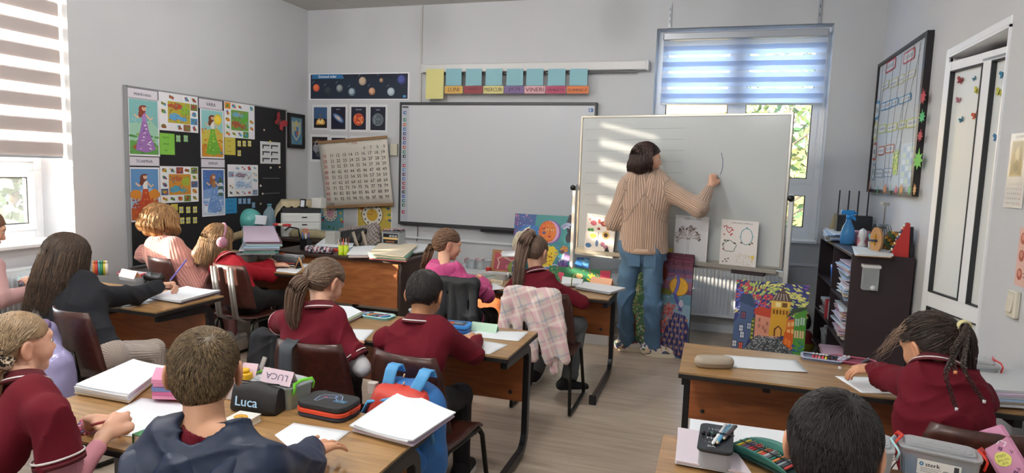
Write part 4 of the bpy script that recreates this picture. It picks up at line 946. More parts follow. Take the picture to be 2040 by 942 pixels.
JEAN = plain('blue_denim','4d6d8c',.8,noise=.28,nscale=7,bump=.4,bscale=700); GRJ = plain('grey_denim','5f6468',.8,noise=.15,nscale=9,bump=.4,bscale=700)
SNK = plain('black_canvas','18181b',.7); SOLE = plain('white_sole','dedcd6',.5); SHW = plain('white_leather','d9d5d0',.45)

def seat_pose(x,y,s=1.,knee=.33,out=.10,yk=None):
 """pelvis, knees, feet of a sitter facing +y on a seat 0.38 m high"""
 pel = V3(x,y,.46); kn = {g:V3(x+g*out,y+knee,.425) for g in (1,-1)}; ft = {g:V3(x+g*out*1.05,y+knee+.02,0) for g in (1,-1)}
 return pel,kn,ft
P = at_y
def kid(label,hd,hy,x,ys,shR,shL,haR,haL,neck,sy,hf=(0,1,-.5),s=1.,knee=.33,out=.09,**kw):
 """hd head centre in the picture and hy its depth in the room; ys seat depth"""
 pel,kn,ft = seat_pose(x,ys,s,knee,out); kw.setdefault('knR',kn[1]); kw.setdefault('knL',kn[-1]); kw.setdefault('ftR',ft[1]); kw.setdefault('ftL',ft[-1])
 return Person(label,(x,ys,0),P(hd[0],hd[1],hy),hf,P(neck[0],neck[1],sy),P(shR[0],shR[1],sy),P(shL[0],shL[1],sy),pel,haR,haL,s=s,**kw)

 # boy with short black hair, right seat of the centre desk
p = kid('boy in a maroon polo with short black hair, bent over the centre desk',(846,588),2.56,-1.185,2.42,(886,672),(764,676),(-1.07,2.86,.67),(-1.33,2.88,.67),(836,648),2.50,hf=(-.12,1,-.62),s=1.0,skin='tan',elR=(1,-.5,-.9),elL=(-1,-.5,-.9),hs=.98)
p.top('polo_shirt',MAR,.010,1.93,.0065,2,cuff=.004); p.collar(MARD,WHS); p.pants(DRK); p.shoes(SNK,SOLE)
p.cap('1b1716',.008,low=-.06,h=.0055); p.tufts(2600,'1d1918','2c2624',L=.026,r=.0014,low=-.62,lift=.3)
# girl with a low ponytail, left seat of the centre desk
p = kid('girl with a low brown ponytail in a cream hair tie, maroon polo over white sleeves',(648,562),2.52,-1.78,2.42,(668,652),(574,640),at_z(706,684,.675),(-1.93,2.75,.67),(640,622),2.43,hf=(.25,.95,-.6),s=.98,skin='fair',elR=(.9,-.6,-.7),elL=(-1,-.1,-.05),handR='grip',nR=(.3,-.2,1),dR=(-.2,1,-.1))
p.top('white_sleeves',WHT,.004,1.92,.002,5,cuff=.003); p.top('polo_shirt',MAR,.012,.78,.006,3); p.collar(MARD,WHS); p.pants(DRK); p.shoes(SHW,SOLE)
for sg in (1,-1):p.band('sleeve_stripe',p.sh[sg],p.el[sg],.70,.0585,.005,WHS); p.band('sleeve_hem',p.sh[sg],p.el[sg],.765,.0575,.012,MARD)
p.cap('5a4638',.009,low=-.06); p.pulled(1200,(-.02,-.85,-.5),'5a4638','7a6350',r=.0019,infl=.008); tie = p.skull(V3(*[-.02,-.85,-.5]),.02)
p.tail(260,[tie,tie+V3(-.012,-.03,-.02),tie+V3(-.022,-.045,-.08),tie+V3(-.022,-.055,-.155),tie+V3(-.01,-.06,-.22)],.043,'5c4636','8a7060',r=.0021,wave=.0015)
p.band('hair_tie',tie-V3(0,.01,.004),tie+V3(-.03,-.02,-.026),.5,.019,.014,plain('cream_tie','d8cf9e',.8),thick=.006)
# girl in a pink hoodie, left seat of the front centre desk
p = kid('girl in a bright pink hoodie with a low brown ponytail, at the front centre desk',(893,487),4.18,-1.62,4.06,(930,566),(852,556),at_z(962,556,.69),(-1.55,4.5,.67),(884,533),4.05,hf=(.85,.65,-.25),s=1.0,skin='fair',elR=(.9,-.4,-.9),elL=(-1,-.3,-.7),handR='grip',dR=(-.3,1,.1),nR=(.6,-.3,.8))
p.top('hoodie',PINKH,.017,1.9,.0075,6,cuff=.006); p.pants(DRK); p.shoes(SHW,SOLE)
hd = [Limb(p.neck+p.side*t*.085+p.up*.0-p.chest_f*(.075-.045*abs(t)),p.neck+p.side*(t*.4)*.085+p.up*-.05-p.chest_f*(.095-.03*abs(t)),.034,.028,k=.03) for t in (-1,-.5,0,.5,1)]
V,Q = nets(*field(hd,h=.007,noise=wrinkle(.004,60,8))); link('hood',fast_mesh('hood',V-p.base,Q,mats=[PINKH]),p.root)
p.cap('5b4234',.008,low=-.06); p.pulled(700,(-.35,-.85,-.5),'5b4234','7d604a',r=.0022); tie = p.skull(V3(*[-.35,-.85,-.5]),.016)
p.tail(200,[tie,tie+V3(-.01,-.03,-.05),tie+V3(-.03,-.035,-.12),tie+V3(-.06,-.03,-.19)],.033,'5b4234','94714f',r=.0024,wave=.002)
p.band('hair_tie',tie,tie+V3(-.01,-.02,-.03),.4,.02,.012,DRK,thick=.005)
# girl with the long high ponytail
p = kid('girl with a long high ponytail in a maroon jumper, at the front centre desk',(1068,503),4.20,-1.02,4.05,(1100,572),(1030,566),at_z(1128,580,.67),(-1.25,4.46,.67),(1068,549),4.10,hf=(.3,1,-.45),s=1.0,skin='fair',elR=(1,-.45,-.35),elL=(-1,-.45,-.35),knR=(-.86,4.36,.43),knL=(-1.06,4.38,.43),ftR=at_z(1131,779,0),ftL=(-1.15,4.30,0))
p.top('jumper',MAR,.013,1.93,.006,12,cuff=.005); p.collar(MARD,WHS); p.pants(GRJ,.013,flare=.014,to=.93); p.shoes(SNK,SOLE,dirs={1:(.9,.35,0),-1:(0,1,0)})
p.cap('5e4a3e',.008,low=-.06); p.pulled(900,(-.15,-.62,.77),'4f3d33','83695a',r=.002,infl=.008); tie = p.skull(V3(*[-.15,-.62,.77]),.018)
p.tail(520,[tie,tie+V3(-.012,-.045,.016),tie+V3(-.03,-.095,-.04),tie+V3(-.04,-.13,-.15),tie+V3(-.045,-.155,-.27),tie+V3(-.04,-.165,-.40)],.046,'5a463b','9b8070',r=.0022,wave=.002,tip=.7,fray=.02)
p.band('hair_tie',tie-V3(0,0,.004),tie+V3(-.01,-.04,.012),.4,.02,.014,plain('brown_tie','6a5548',.8),thick=.006)
# girl in pink cardigan with a blond bob, far left front
p = kid('girl in a pink cardigan with a blond bob, in front of the black pin board',(322,443),3.95,-3.80,3.86,(364,512),(288,506),at_z(414,524,.69),(-3.75,4.35,.67),(324,484),3.88,hf=(.35,1,-.35),s=1.16,skin='fair',elR=(.6,-.6,-1),elL=(-1,-.3,-.7))
p.top('cardigan',PINKC,.022,1.93,.007,15,cuff=.006); p.pants(plain('pink_trousers','a8787a',.8,bump=.3)); p.shoes(SHW,SOLE)
for t,w_ in ((-.3,.005),(.3,.005)):pass
p.cap('80592f',.022,low=-.075,extra=[Limb(p.P(-.05,-.03,-.01),p.P(-.055,-.035,-.07),.05,.045,k=.03),Limb(p.P(.05,-.03,-.01),p.P(.055,-.035,-.07),.05,.045,k=.03),Limb(p.P(0,-.06,-.01),p.P(0,-.065,-.075),.055,.045,k=.03)],front=.06,frontz=.05)
p.loose(1100,'7d5634','c49a68',L=.085,out=.030,r=.0026,wave=.003,curl_in=.03,part=(0,.1,1),name='bob_hair',infl=.024)
# girl with furry headphones, red jumper
p = kid('girl in a red jumper with curly fair hair and furry mauve headphones',(437,478),4.02,-3.33,3.92,(487,540),(432,536),at_z(536,521,.69),(-3.25,4.42,.67),(452,520),3.95,hf=(.55,.9,-.4),s=1.05,skin='fair',elR=(1,-.7,-.7),elL=(-1,-.3,-.7),handR='grip',dR=(-.1,1,0),nR=(.5,-.3,.9))
p.top('jumper',RED,.016,1.9,.005,19,cuff=.006); p.collar(RED,WHS); p.pants(DRK); p.shoes(SHW,SOLE)
p.cap('5f452e',.014,low=-.07,extra=[Limb(p.P(0,-.06,0),p.P(-.01,-.10,-.14),.062,.05,k=.03),Limb(p.P(-.045,-.04,-.02),p.P(-.06,-.05,-.12),.045,.04,k=.03)])
p.loose(1300,'4f3823','a8845a',L=.20,out=.016,r=.0024,wave=.009,wf=34,name='curly_hair',infl=.016,drop=(-.05,-.18,-1))
hp = MB(); pts = [p.P(.098*math.cos(a),-.01,.02+.105*math.sin(a))-p.base for a in np.linspace(.0,math.pi,15)]; hp.tube(pts,.009,plain('headphone_mauve','b27f93',.9,bump=.8,bscale=300),8)
hph = tag(hp.build('headphones',None,tuple(p.base)),'furry mauve headphones worn by the curly-haired girl in red','headphones')
for sg in (1,-1):
 V,Q = nets(*field([Ell(p.P(sg*.105,-.01,-.01),(.032,.040,.043),np.stack(p.fr,1),.01)],h=.004,noise=lambda X,Y,Z:.003*np.sin(X*500+3*np.sin(Z*300))*np.sin(Y*450+Z*300))); link('ear_cushion',fast_mesh('ear_cushion',V-p.base,Q,mats=[MATS['headphone_mauve']]),hph)
 # girl in black with long dark hair, by the window desk
p = kid('girl in a black jumper with long dark hair, reaching across the left desk',(134,512),2.60,-3.00,2.44,(197,590),(100,592),at_z(337,566,.715),at_z(70,575,.70),(140,560),2.58,hf=(-.15,1,-.35),s=1.12,skin='fair',elR=(.35,-.5,-.9),elL=(-.2,.5,-1),handR='grip',dR=(.5,.6,.1),nR=(-.3,.2,1),knR=at_z(298,706,.41),knL=(-2.98,2.78,.42),ftR=at_z(298,706,.41)+V3(.04,.02,-.41),ftL=(-3.0,2.8,0))
p.top('jumper',NAVYK,.017,1.94,.006,21,cuff=.006); p.pants(rib_mat('cream_rib_knit','b9aaa0',420,depth=.3),.002); p.shoes(SHW,SOLE)
p.cap('33261f',.013,low=-.07,extra=[Limb(p.P(0,-.05,0),p.P(0,-.075,-.16),.058,.03,k=.03)])
p.loose(1900,'241a15','54402f',L=.30,out=.016,r=.0027,wave=.004,wf=14,infl=.015,drop=(0,-.30,-1))
# only the arms of this one are in the picture
p = Person('person in a rose jumper cut off by the left edge, arms on the desk',(-4.12,2.5,0),(-4.05,2.62,1.05),(.5,1,-.4),(-4.03,2.56,.90),(-3.89,2.55,.84),(-4.16,2.58,.84),(-4.08,2.44,.46),at_z(72,580,.70),at_z(14,582,.70),s=1.05,knR=(-3.98,2.8,.43),knL=(-4.18,2.8,.43),ftR=(-3.98,2.83,0),ftL=(-4.18,2.83,0),elR=(.5,-.8,-.5),elL=(-1,-.4,-.5),handR='relax')
p.top('jumper',ROSE,.014,1.9,.004,23,cuff=.006); p.pants(DRK); p.shoes(SHW,SOLE); p.cap('6b4b38',.01,low=-.06); p.pulled(600,(0,-.9,-.3),'6b4b38','8a6a50',r=.002)
# girl in polo, bottom left, in profile
hx = P(40,686,1.33)
p = Person('girl with a fair ponytail in a leopard scrunchie, maroon polo over pink sleeves, bottom left',(-1.95,1.10,0),hx,(.22,.97,.0),P(46,778,1.28),P(98,822,1.20),P(18,812,1.38),(-1.92,1.14,.46),at_z(214,862,.70),at_z(190,836,.685),s=.95,hs=.9,skin='fair',elR=(.3,-.8,-1),elL=(-.2,.3,-1),handR='grip',dR=(.3,1,.3),nR=(.75,-.35,.6),handL='relax',dL=(.9,.3,-.1),nL=(0,-.2,1),
knR=(-1.72,1.40,.43),knL=(-1.9,1.45,.43),ftR=(-1.72,1.43,0),ftL=(-1.9,1.5,0),tilt=0,h=.007,hh=.004)
p.top('pink_undershirt',plain('pink_jersey','c98795',.8,noise=.05,bump=.25,bscale=500),.004,1.80,.003,25); p.top('polo_shirt',MAR,.011,.64,.006,26); p.collar(MARD,WHS,tall=.02); p.pants(DRK); p.shoes(SHW,SOLE)
for sg in (1,-1):p.band('sleeve_stripe',p.sh[sg],p.el[sg],.55,.0590,.0055,WHS); p.band('sleeve_hem',p.sh[sg],p.el[sg],.62,.0585,.012,MARD)
p.cap('8f7556',.007,low=-.06,h=.005); p.pulled(2000,(.8,-.75,-.4),'6f583e','b8a080',r=.0016,infl=.006); tie = p.skull(V3(*[.8,-.75,-.4]),.022)
p.tail(320,[tie,tie+V3(-.01,-.03,-.03),tie+V3(.0,-.04,-.10),tie+V3(.0,-.045,-.17),tie+V3(-.02,-.05,-.23)],.036,'8a7050','bfa37e',r=.0022,wave=.002)
def leo(name='leopard_cloth'):
 m,n,q = _mat(name); v = n.nodes.new('ShaderNodeTexVoronoi'); v.inputs['Scale'].default_value = 95; n.links.new(_tc(n),v.inputs['Vector']); cr = n.nodes.new('ShaderNodeValToRGB'); cr.color_ramp.interpolation = 'CONSTANT'
 cr.color_ramp.elements[0].color = lin('1c1612')+(1,); cr.color_ramp.elements[1].position = .48; cr.color_ramp.elements[1].color = lin('c9b59a')+(1,); n.links.new(v.outputs['Distance'],cr.inputs[0]); n.links.new(cr.outputs[0],q.inputs['Base Color']); q.inputs['Roughness'].default_value = .8; return m
mb = MB(); ax = nz(V3(-.6,-.5,-.5)); e1 = nz(np.cross(ax,V3(0,0,1))); e2 = np.cross(ax,e1); K = 60
mb.tube([tie+(e1*math.cos(6.283*k/K)+e2*math.sin(6.283*k/K))*.026+ax*.004*math.sin(k*1.9)-p.base for k in range(K)],.014,leo(),10,closed=True,rs=[.0145+.0025*math.sin(k*2.3) for k in range(K)]); mb.build('scrunchie',p.root)
mb = MB(); wv = p.ha[-1]-(p.ha[-1]-p.el[-1])*.22; ax = nz(p.ha[-1]-p.el[-1]); e1 = nz(np.cross(ax,V3(0,0,1))); e2 = np.cross(ax,e1)
br = empty('bracelet',tuple(wv),0,'bracelet of pink and mauve beads on the bottom left girl\'s wrist','bracelet')
for k in range(18):
 a = 6.283*k/18; mb = MB(); c = (e1*math.cos(a)+e2*math.sin(a))*.0275; mb.lathe([(.0052*math.sin(t),-.0052*math.cos(t)) for t in np.linspace(0,math.pi,7)],plain(('bead_pink','bead_mauve','bead_rose')[k % 3],('d9698f','8f7fb5','e79ab0')[k % 3],.25),c,8); mb.build('bead',br)
 # boy in the navy jacket, bottom
p = Person('boy with short light brown hair in a navy hooded jacket, bottom left',(-1.17,1.0,0),P(408,740,1.14),(-.58,.85,-.2),P(408,872,1.07),P(516,945,1.08),P(316,936,1.03),(-1.13,.98,.46),at_z(643,893,.672),at_z(400,905,.67)+V3(-.1,-.02,0),s=1.0,hs=.93,skin='mid',elR=(.8,-.4,-.8),elL=(-1,-.2,-.8),handR='spread',dR=(.15,1,.0),nR=(0,0,1),
knR=(-1.02,1.3,.43),knL=(-1.22,1.3,.43),ftR=(-1.02,1.33,0),ftL=(-1.22,1.33,0),h=.007,hh=.0042)
_wf = wrinkle(.0055,75,61,(0,.2,1))
def puffy(X,Y,Z):return _wf(X,Y,Z)-.003*np.abs(np.sin(Z*48+2.2*np.sin(X*14)+1.7*np.sin(Y*17)))
pr = p.torso(.020)
for sg in (1,-1):
 w_ = p.el[sg]+(p.ha[sg]-p.el[sg])*.90; pr += [Limb(p.sh[sg],p.el[sg],.062,.060,k=.03),Limb(p.el[sg],w_,.060,.042,cut=2,k=.025)]
pr += [Limb(p.neck-p.up*.05,p.neck-p.up*.002,.072,.062,cut=2,k=.02)]
V,Q = nets(*field(pr,[Limb(p.neck-p.up*.02,p.neck+p.up*.1,.052,.060,k=.01)],h=.006,noise=puffy)); link('jacket',fast_mesh('jacket',V-p.base,Q,mats=[PUFF]),p.root)
hd = []; nb = p.neck
arc = [(nb+p.side*.100*math.cos(a)*1.05-p.chest_f*(.040+.060*math.sin(a))-p.up*(.040+.02*math.sin(a)+.10*math.sin(a)**2)) for a in np.linspace(-.25,math.pi+.25,12)]
hd = [Limb(arc[i],arc[i+1],.024,.024,k=.02) for i in range(11)]+[Limb(nb-p.up*.06-p.chest_f*.05,nb-p.up*.14-p.chest_f*.065,.05,.05,k=.04)]
V,Q = nets(*field(hd,h=.006,noise=puffy)); link('hood',fast_mesh('hood',V-p.base,Q,mats=[PUFF]),p.root)
V,Q = nets(*field([Limb(nb-p.up*.03,nb+p.up*.022,.057,.050,cut=2,k=.01)],[Limb(nb-p.up*.03,nb+p.up*.04,.05,.044,cut=0,k=.004)],h=.004)); link('shirt_collar',fast_mesh('shirt_collar',V-p.base,Q,mats=[MAR]),p.root)
p.pants(DRK); p.shoes(SNK,SOLE); p.cap('54442f',.004,low=-.055,h=.005); p.tufts(7500,'4a3c2b','8d7656',L=.014,r=.0011,low=-.78,lift=.45,whorl=(.25,-.65,.7),infl=.004)
# girl with braids, right desk
p = kid('girl with thin dark braids tied up, maroon jumper, right-hand desk',(1852,688),2.56,.80,2.44,(1930,775),(1832,768),(1.02,2.9,.67),at_z(1722,729,.70),(1868,742),2.47,hf=(-.55,.9,-.45),s=1.06,hs=1.02,skin='mid',elR=(1,-.4,-.7),elL=(-.9,-.5,-.25),handL='relax',dL=(-1,.25,-.12),nL=(.0,-.15,1),knR=(1.0,2.72,.43),knL=(.60,2.70,.43),ftR=(1.0,2.75,0),ftL=(.58,2.74,0),tilt=-8,h=.007)
p.top('jumper',MAR,.014,1.93,.009,31,cuff=.006); p.collar(MARD,WHS); p.band('cuff_stripe',p.el[-1],p.ha[-1],.90,.0335,.005,WHS)
def stripes(name,c1,c2):
 m,n,q = _mat(name); wv = n.nodes.new('ShaderNodeTexWave'); wv.wave_type = 'BANDS'; wv.bands_direction = 'Y'; wv.inputs['Scale'].default_value = 9; wv.inputs['Distortion'].default_value = .6; n.links.new(_tc(n),wv.inputs['Vector'])
 cr = n.nodes.new('ShaderNodeValToRGB'); cr.color_ramp.interpolation = 'CONSTANT'; cr.color_ramp.elements[0].color = lin(c2)+(1,); cr.color_ramp.elements[1].position = .2; cr.color_ramp.elements[1].color = lin(c1)+(1,); n.links.new(wv.outputs[0],cr.inputs[0]); n.links.new(cr.outputs[0],q.inputs['Base Color']); q.inputs['Roughness'].default_value = .8; return m
p.pants(stripes('striped_cotton','cfc6c2','1d1b20'),.016,label='white trousers with thin black stripes'); p.shoes(SHW,SOLE)
p.cap('2b211e',.010,low=-.06,h=.005); p.pulled(1500,(.35,-.85,.2),'241b18','4a3a33',r=.0017,infl=.009,loosen=.010); tie = p.skull(V3(*[.35,-.85,.2]),.02)
p.band('hair_tie',tie-V3(.0,-.01,0),tie+V3(.012,-.03,-.006),.5,.017,.014,plain('cream_tie','d8cf9e',.8),thick=.007)
rr_ = np.random.default_rng(5)
Dq = rr_.normal(size=(45,3)); Dq[:,1] = np.abs(Dq[:,1])*.6+.1; Dq[:,2] = np.abs(Dq[:,2]); Dq[:,0] = -np.abs(Dq[:,0])*.9; Pk = np.stack([p.skull(Dq+np.array([0,.0,.1])*k,.010+.006*k*rr_.uniform(.2,1.3,(45,1)))+V3(-.004,.004,-.012)*k*k*.5 for k in range(6)],1); V,Q,vc = strands(Pk,.0007*np.ones(45),.4,p.hcols(45,'7a6455','a08872'),base=p.base); link('stray_hair',fast_mesh('stray_hair',V,Q,mats=[hair_mat()],vcol=vc),p.root)
def braid(p,pts,rad,seed):
 pts = np.asarray(pts,float); K = 46; x = np.linspace(0,1,len(pts)); tt = np.linspace(0,1,K); C_ = np.stack([np.interp(tt,x,pts[:,i]) for i in range(3)],1)
 for _ in range(4):C_[1:-1] = (C_[:-2]+2*C_[1:-1]+C_[2:])/4
 T = np.gradient(C_,axis=0); T /= np.linalg.norm(T,axis=1,keepdims=True); A = np.cross(T,V3(.2,1,.1)); A /= np.linalg.norm(A,axis=1,keepdims=True); B = np.cross(T,A); Ps = []
 for j in range(3):ph = tt*2*math.pi*8+j*2.094; Ps.append(C_+A*(rad*.75*np.sin(ph))[:,None]+B*(rad*.4*np.sin(2*ph))[:,None])
 V,Q,vc = strands(np.stack(Ps,0),rad*.62*np.ones(3),.35,p.hcols(3,'2a201c','3a2c26'),base=p.base,ns=7); link('braid',fast_mesh('braid',V,Q,mats=[hair_mat()],vcol=vc),p.root)
for k,(e,m1,rd) in enumerate(((P(1905,815,2.34),P(1882,745,2.34),.0085),(P(1903,742,2.35),P(1895,700,2.38),.008),(P(1960,800,2.36),P(1918,735,2.36),.0085),(P(1925,748,2.40),P(1908,690,2.42),.006))):
 braid(p,[tie,tie+V3(.01,-.035,.004),m1*.5+tie*.5+V3(0,-.03,0),m1,e],rd,k)
 mb = MB(); mb.tube([e-V3(0,0,.004)-p.base,e+V3(0,0,.006)-p.base],.0055,plain(('bobble_white','bobble_orange')[k % 2],('ddd6da','d98a5a')[k % 2],.5),8); mb.build('bobble',p.root)
p.tail(150,[tie+V3(.005,-.02,0),tie+V3(.015,-.04,-.05),tie+V3(.02,-.035,-.13),tie+V3(.045,-.02,-.2)],.028,'241b18','3f312b',name='loose_hair',r=.0018,wave=.006)
# boy with black hair, bottom right: only the head is in the frame
p = Person('boy with thick short black hair, bottom right, seen from behind',(.22,1.12,0),P(1660,892,1.31),(.2,1,-.28),(.235,1.20,.90),(.36,1.19,.845),(.10,1.19,.845),(.22,1.10,.46),(.42,1.66,.67),(.04,1.66,.67),s=1.0,hs=.98,skin='mid',knR=(.31,1.42,.43),knL=(.12,1.42,.43),ftR=(.31,1.45,0),ftL=(.12,1.45,0),h=.007,hh=.004)
p.top('polo_shirt',MAR,.012,1.93,.004,41); p.collar(MARD,WHS); p.pants(DRK); p.shoes(SNK,SOLE)
p.cap('191617',.008,low=-.06,h=.005); p.tufts(7000,'171415','3a3534',L=.030,r=.0013,low=-.75,lift=.30,whorl=(.3,-.45,.85),infl=.007)

# the teacher
tl = (-.50,5.33,0); s_ = 1.26
ftR,ftL = at_z(1300,708,0),at_z(1247,698,0)
p = Person('teacher in a beige ribbed jumper and blue jeans, drawing on the whiteboard',tl,P(1291,316,5.22),(1,.1,-.08),P(1288,352,5.20),P(1330,378,5.20),P(1250,374,5.18),P(1281,496,5.24),P(1417,368,5.27),P(1262,428,5.42),s=s_,hs=1.07,skin='fair',elR=(.3,-.9,-1),elL=(-.35,.1,-1),handR='grip',dR=(.45,.6,.6),nR=(.7,-.7,.3),handL='relax',
knR=P(1300,605,5.24),knL=P(1245,598,5.28),ftR=ftR,ftL=ftL,ua=.235,fa=.205,h=.008)
bg = rib_mat('beige_rib_knit','bfa390',360,depth=.8)
pr = p.torso(.028)+[Limb(p.sh[g],p.el[g],.075,.070,k=.05) for g in (1,-1)]+[Limb(p.el[g],p.el[g]+(p.ha[g]-p.el[g])*.86,.070,.036,cut=2,k=.03) for g in (1,-1)]
hem = p.pel-p.up*.0
pr += [Limb(p.neck-p.up*.25,hem+p.up*.02,.165,.172,p.chest_f,.74,cut=2,k=.06),Limb(p.neck-p.up*.04,p.neck+p.up*.03,.075,.062,cut=2,k=.03)]
V,Q = nets(*field(pr,h=.0085,noise=wrinkle(.002,22,50),clip=[(hem-p.up*.02,-p.up)])); link('jumper',fast_mesh('jumper',V-p.base,Q,mats=[bg],attrs={'ang':limb_ang(V,pr)}),p.root)
p.band('jumper_hem',hem+p.up*.03,hem-p.up*.03,.45,.172,.045,bg,front=p.chest_f,sq=.78,thick=.006)
p.pants(JEAN,.012,.011,52,to=.985,name='jeans',flare=.018,hipup=.10)
mb = MB()
for g in (-1,1):c = p.pel+p.side*.062*g-p.chest_f*.113-p.up*.07-p.base; mb = MB(); mb.box(c,(.095,.006,.11),JEAN,Matrix(np.stack([p.side,p.chest_f,p.up],1).tolist()),bev=.002); mb.build('pocket',p.root)
def floral(name):
 m,n,q = _mat(name); v = n.nodes.new('ShaderNodeTexVoronoi'); v.inputs['Scale'].default_value = 38; n.links.new(_tc(n),v.inputs['Vector']); cr = n.nodes.new('ShaderNodeValToRGB'); cr.color_ramp.interpolation = 'CONSTANT'; e = cr.color_ramp.elements
 e[0].color = lin('d8cfc6')+(1,); e[1].position = .45; e[1].color = lin('7d3b4a')+(1,)
 for q_,c in ((.6,'4f5a80'),(.72,'d2b9a0'),(.85,'3f5a48')):x_ = e.new(q_); x_.color = lin(c)+(1,)
 sp = n.nodes.new('ShaderNodeSeparateColor'); n.links.new(v.outputs['Color'],sp.inputs[0]); n.links.new(sp.outputs[0],cr.inputs[0]); n.links.new(cr.outputs[0],q.inputs['Base Color']); q.inputs['Roughness'].default_value = .7; return m
p.shoes(floral('flowered_canvas'),plain('cream_sole','d5cbb6',.5),dirs={1:(.97,.2,0),-1:(.9,.3,0)},L=.205)
p.cap('2a1c1a',.018,low=-.09,extra=[Limb(p.P(-.045,-.03,-.01),p.P(-.06,-.03,-.09),.05,.048,k=.03),Limb(p.P(.05,-.04,-.01),p.P(.058,-.03,-.09),.04,.04,k=.03),Limb(p.P(0,-.06,-.01),p.P(0,-.075,-.10),.058,.055,k=.03)],front=.06)
p.loose(1000,'241716','4a322c',L=.115,out=.024,r=.0028,wave=.006,wf=20,curl_in=.02,name='bob_hair',infl=.018,face=1.15)
TEACH = p
# ---------------- chairs under the pupils ----------------
put_chair(-1.12,2.47,-7,'brown shell chair with a blue and red rucksack hung on its back')
put_chair(-1.60,2.46,5,'brown shell chair with a dark grey strap over its back, centre desk')
put_chair(-1.62,4.10,-6,'brown shell chair draped with a black jacket, under the girl in the pink hoodie')
put_chair(-.96,3.97,0,'brown shell chair draped with a pale plaid shirt, at the front centre desk')
put_chair(-3.90,3.95,-14,'brown shell chair under the girl in the pink cardigan')
put_chair(-3.27,3.93,-4,'brown chair with two pairs of grey uprights under the headphone girl',True)
put_chair(-2.90,2.47,-10,'dark brown shell chair with a lilac rucksack, under the girl in the black jumper')
put_chair(-4.10,2.52,0,'brown shell chair of the person cut off by the left edge')
put_chair(-1.97,1.12,-35,'brown shell chair under the girl with the leopard scrunchie')
put_chair(-1.17,1.02,0,'brown shell chair under the boy in the navy jacket')
put_chair(.83,2.47,0,'dark brown shell chair under the girl with braids')
put_chair(.22,1.10,0,'brown shell chair under the black-haired boy at the bottom right')

# ---------------- whiteboard on its stand (its right end stands nearer the pupils) ----------------
WBO,WBU = np.array([-1.155,5.69,0]),nz(V3(1.63,-.44,0)); WBN = np.array([WBU[1],-WBU[0],0]); WBA = math.atan2(WBU[1],WBU[0])
def wbp(px,py,off=0.):
 """picture point -> point on the whiteboard face (off metres in front of it)"""
 d = _ray(px,py); p0 = WBO+WBN*off; return CAMP+d*((p0-CAMP).dot(WBN)/d.dot(WBN))
def wbl(px,py):q = wbp(px,py); return (q-WBO).dot(WBU),q[2]
wx0,wx1 = -.035,1.725; wz1,wz0 = (wbl(1158,232)[1]+wbl(1578,222)[1])/2,(wbl(1156,497)[1]+wbl(1567,537)[1])/2; hw = (wx1-wx0)/2; cw = WBO+WBU*(wx0+hw)
WB = empty('whiteboard',(cw[0],cw[1],0),WBA,'large mobile whiteboard on a metal stand that the teacher is drawing on','whiteboard')
mb = MB(); mb.box((0,0.010,(wz0+wz1)/2),(2*hw-.03,.018,wz1-wz0-.03),plain('board_white','b6bcbe',.18,spec=.5)); mb.build('panel',WB)
ALU = plain('aluminium','b9b8b2',.3,.8)
for n_,c_,d_ in (('frame_rail',(0,0.01,wz1-.01),(2*hw,.028,.02)),('frame_rail',(0,0.01,wz0+.01),(2*hw,.028,.02)),('frame_rail',(-hw+.01,0.01,(wz0+wz1)/2),(.022,.03,wz1-wz0)),('frame_rail',(hw-.01,0.01,(wz0+wz1)/2),(.022,.03,wz1-wz0))):mb = MB(); mb.box(c_,d_,ALU,bev=.004); mb.build(n_,WB)
mb = MB(); mb.box((0,-.035,wz0-.02),(2*hw-.06,.07,.014),ALU,bev=.003); mb.box((0,-.068,wz0-.008),(2*hw-.06,.006,.03),ALU); mb.build('pen_tray',WB)
for s_x in (-1,1):
 mb = MB(); mb.box((s_x*(hw+.03),0,.70),(.035,.035,1.36),plain('stand_white','c9ccce',.35,.4),bev=.004); po = mb.build('post',WB)
 mb = MB(); mb.box((s_x*(hw+.03),0.06,.045),(.04,.56,.04),MATS['stand_white'],bev=.004); mb.build('foot',WB)
 mb = MB(); mb.lathe([(.0001,.03),(.022,.028),(.026,.01),(.02,0),(.008,0),(.008,-.03)],BLK,(s_x*(hw+.03),-.03,1.35),10,rotm(90)); mb.build('pivot_knob',WB)
mb = MB(); mb.box((0,0.02,wz0-.035),(2*hw+.04,.025,.045),MATS['stand_white'],bev=.004); mb.build('crossbar',WB)
ar = Art(2*hw,wz1-wz0)
def bu(px,py):l_,z_ = wbl(px,py); return ((l_-wx0)/(2*hw),(z_-wz0)/(wz1-wz0))
for k in range(9):y0 = 258+k*21.5; ar.line([bu(1166,y0),bu(1365-k*1.5,y0-3+k*.8)],.0018,'70757a',up=False)
ar.line([bu(1374,254),bu(1371,415)],.0012,'a9adaf',up=False); ar.line([bu(1437,304),bu(1440,318),bu(1440,332),bu(1437,343),bu(1434,349)],.004,'3d4a78')
ar.build('marks',WB,.3,loc=(-hw,0,wz0))
mk = MB(); e_ = wbp(1427,350,.012); mk.tube([(0,0,0),(-.035,-.06,-.02)],.008,plain('marker_navy','2b2f55',.4),10); mk.tube([(.007,.010,.004),(0,0,0)],.005,WHS,8); one('marker',"dark blue marker in the teacher's right hand",'marker',mk,tuple(e_))
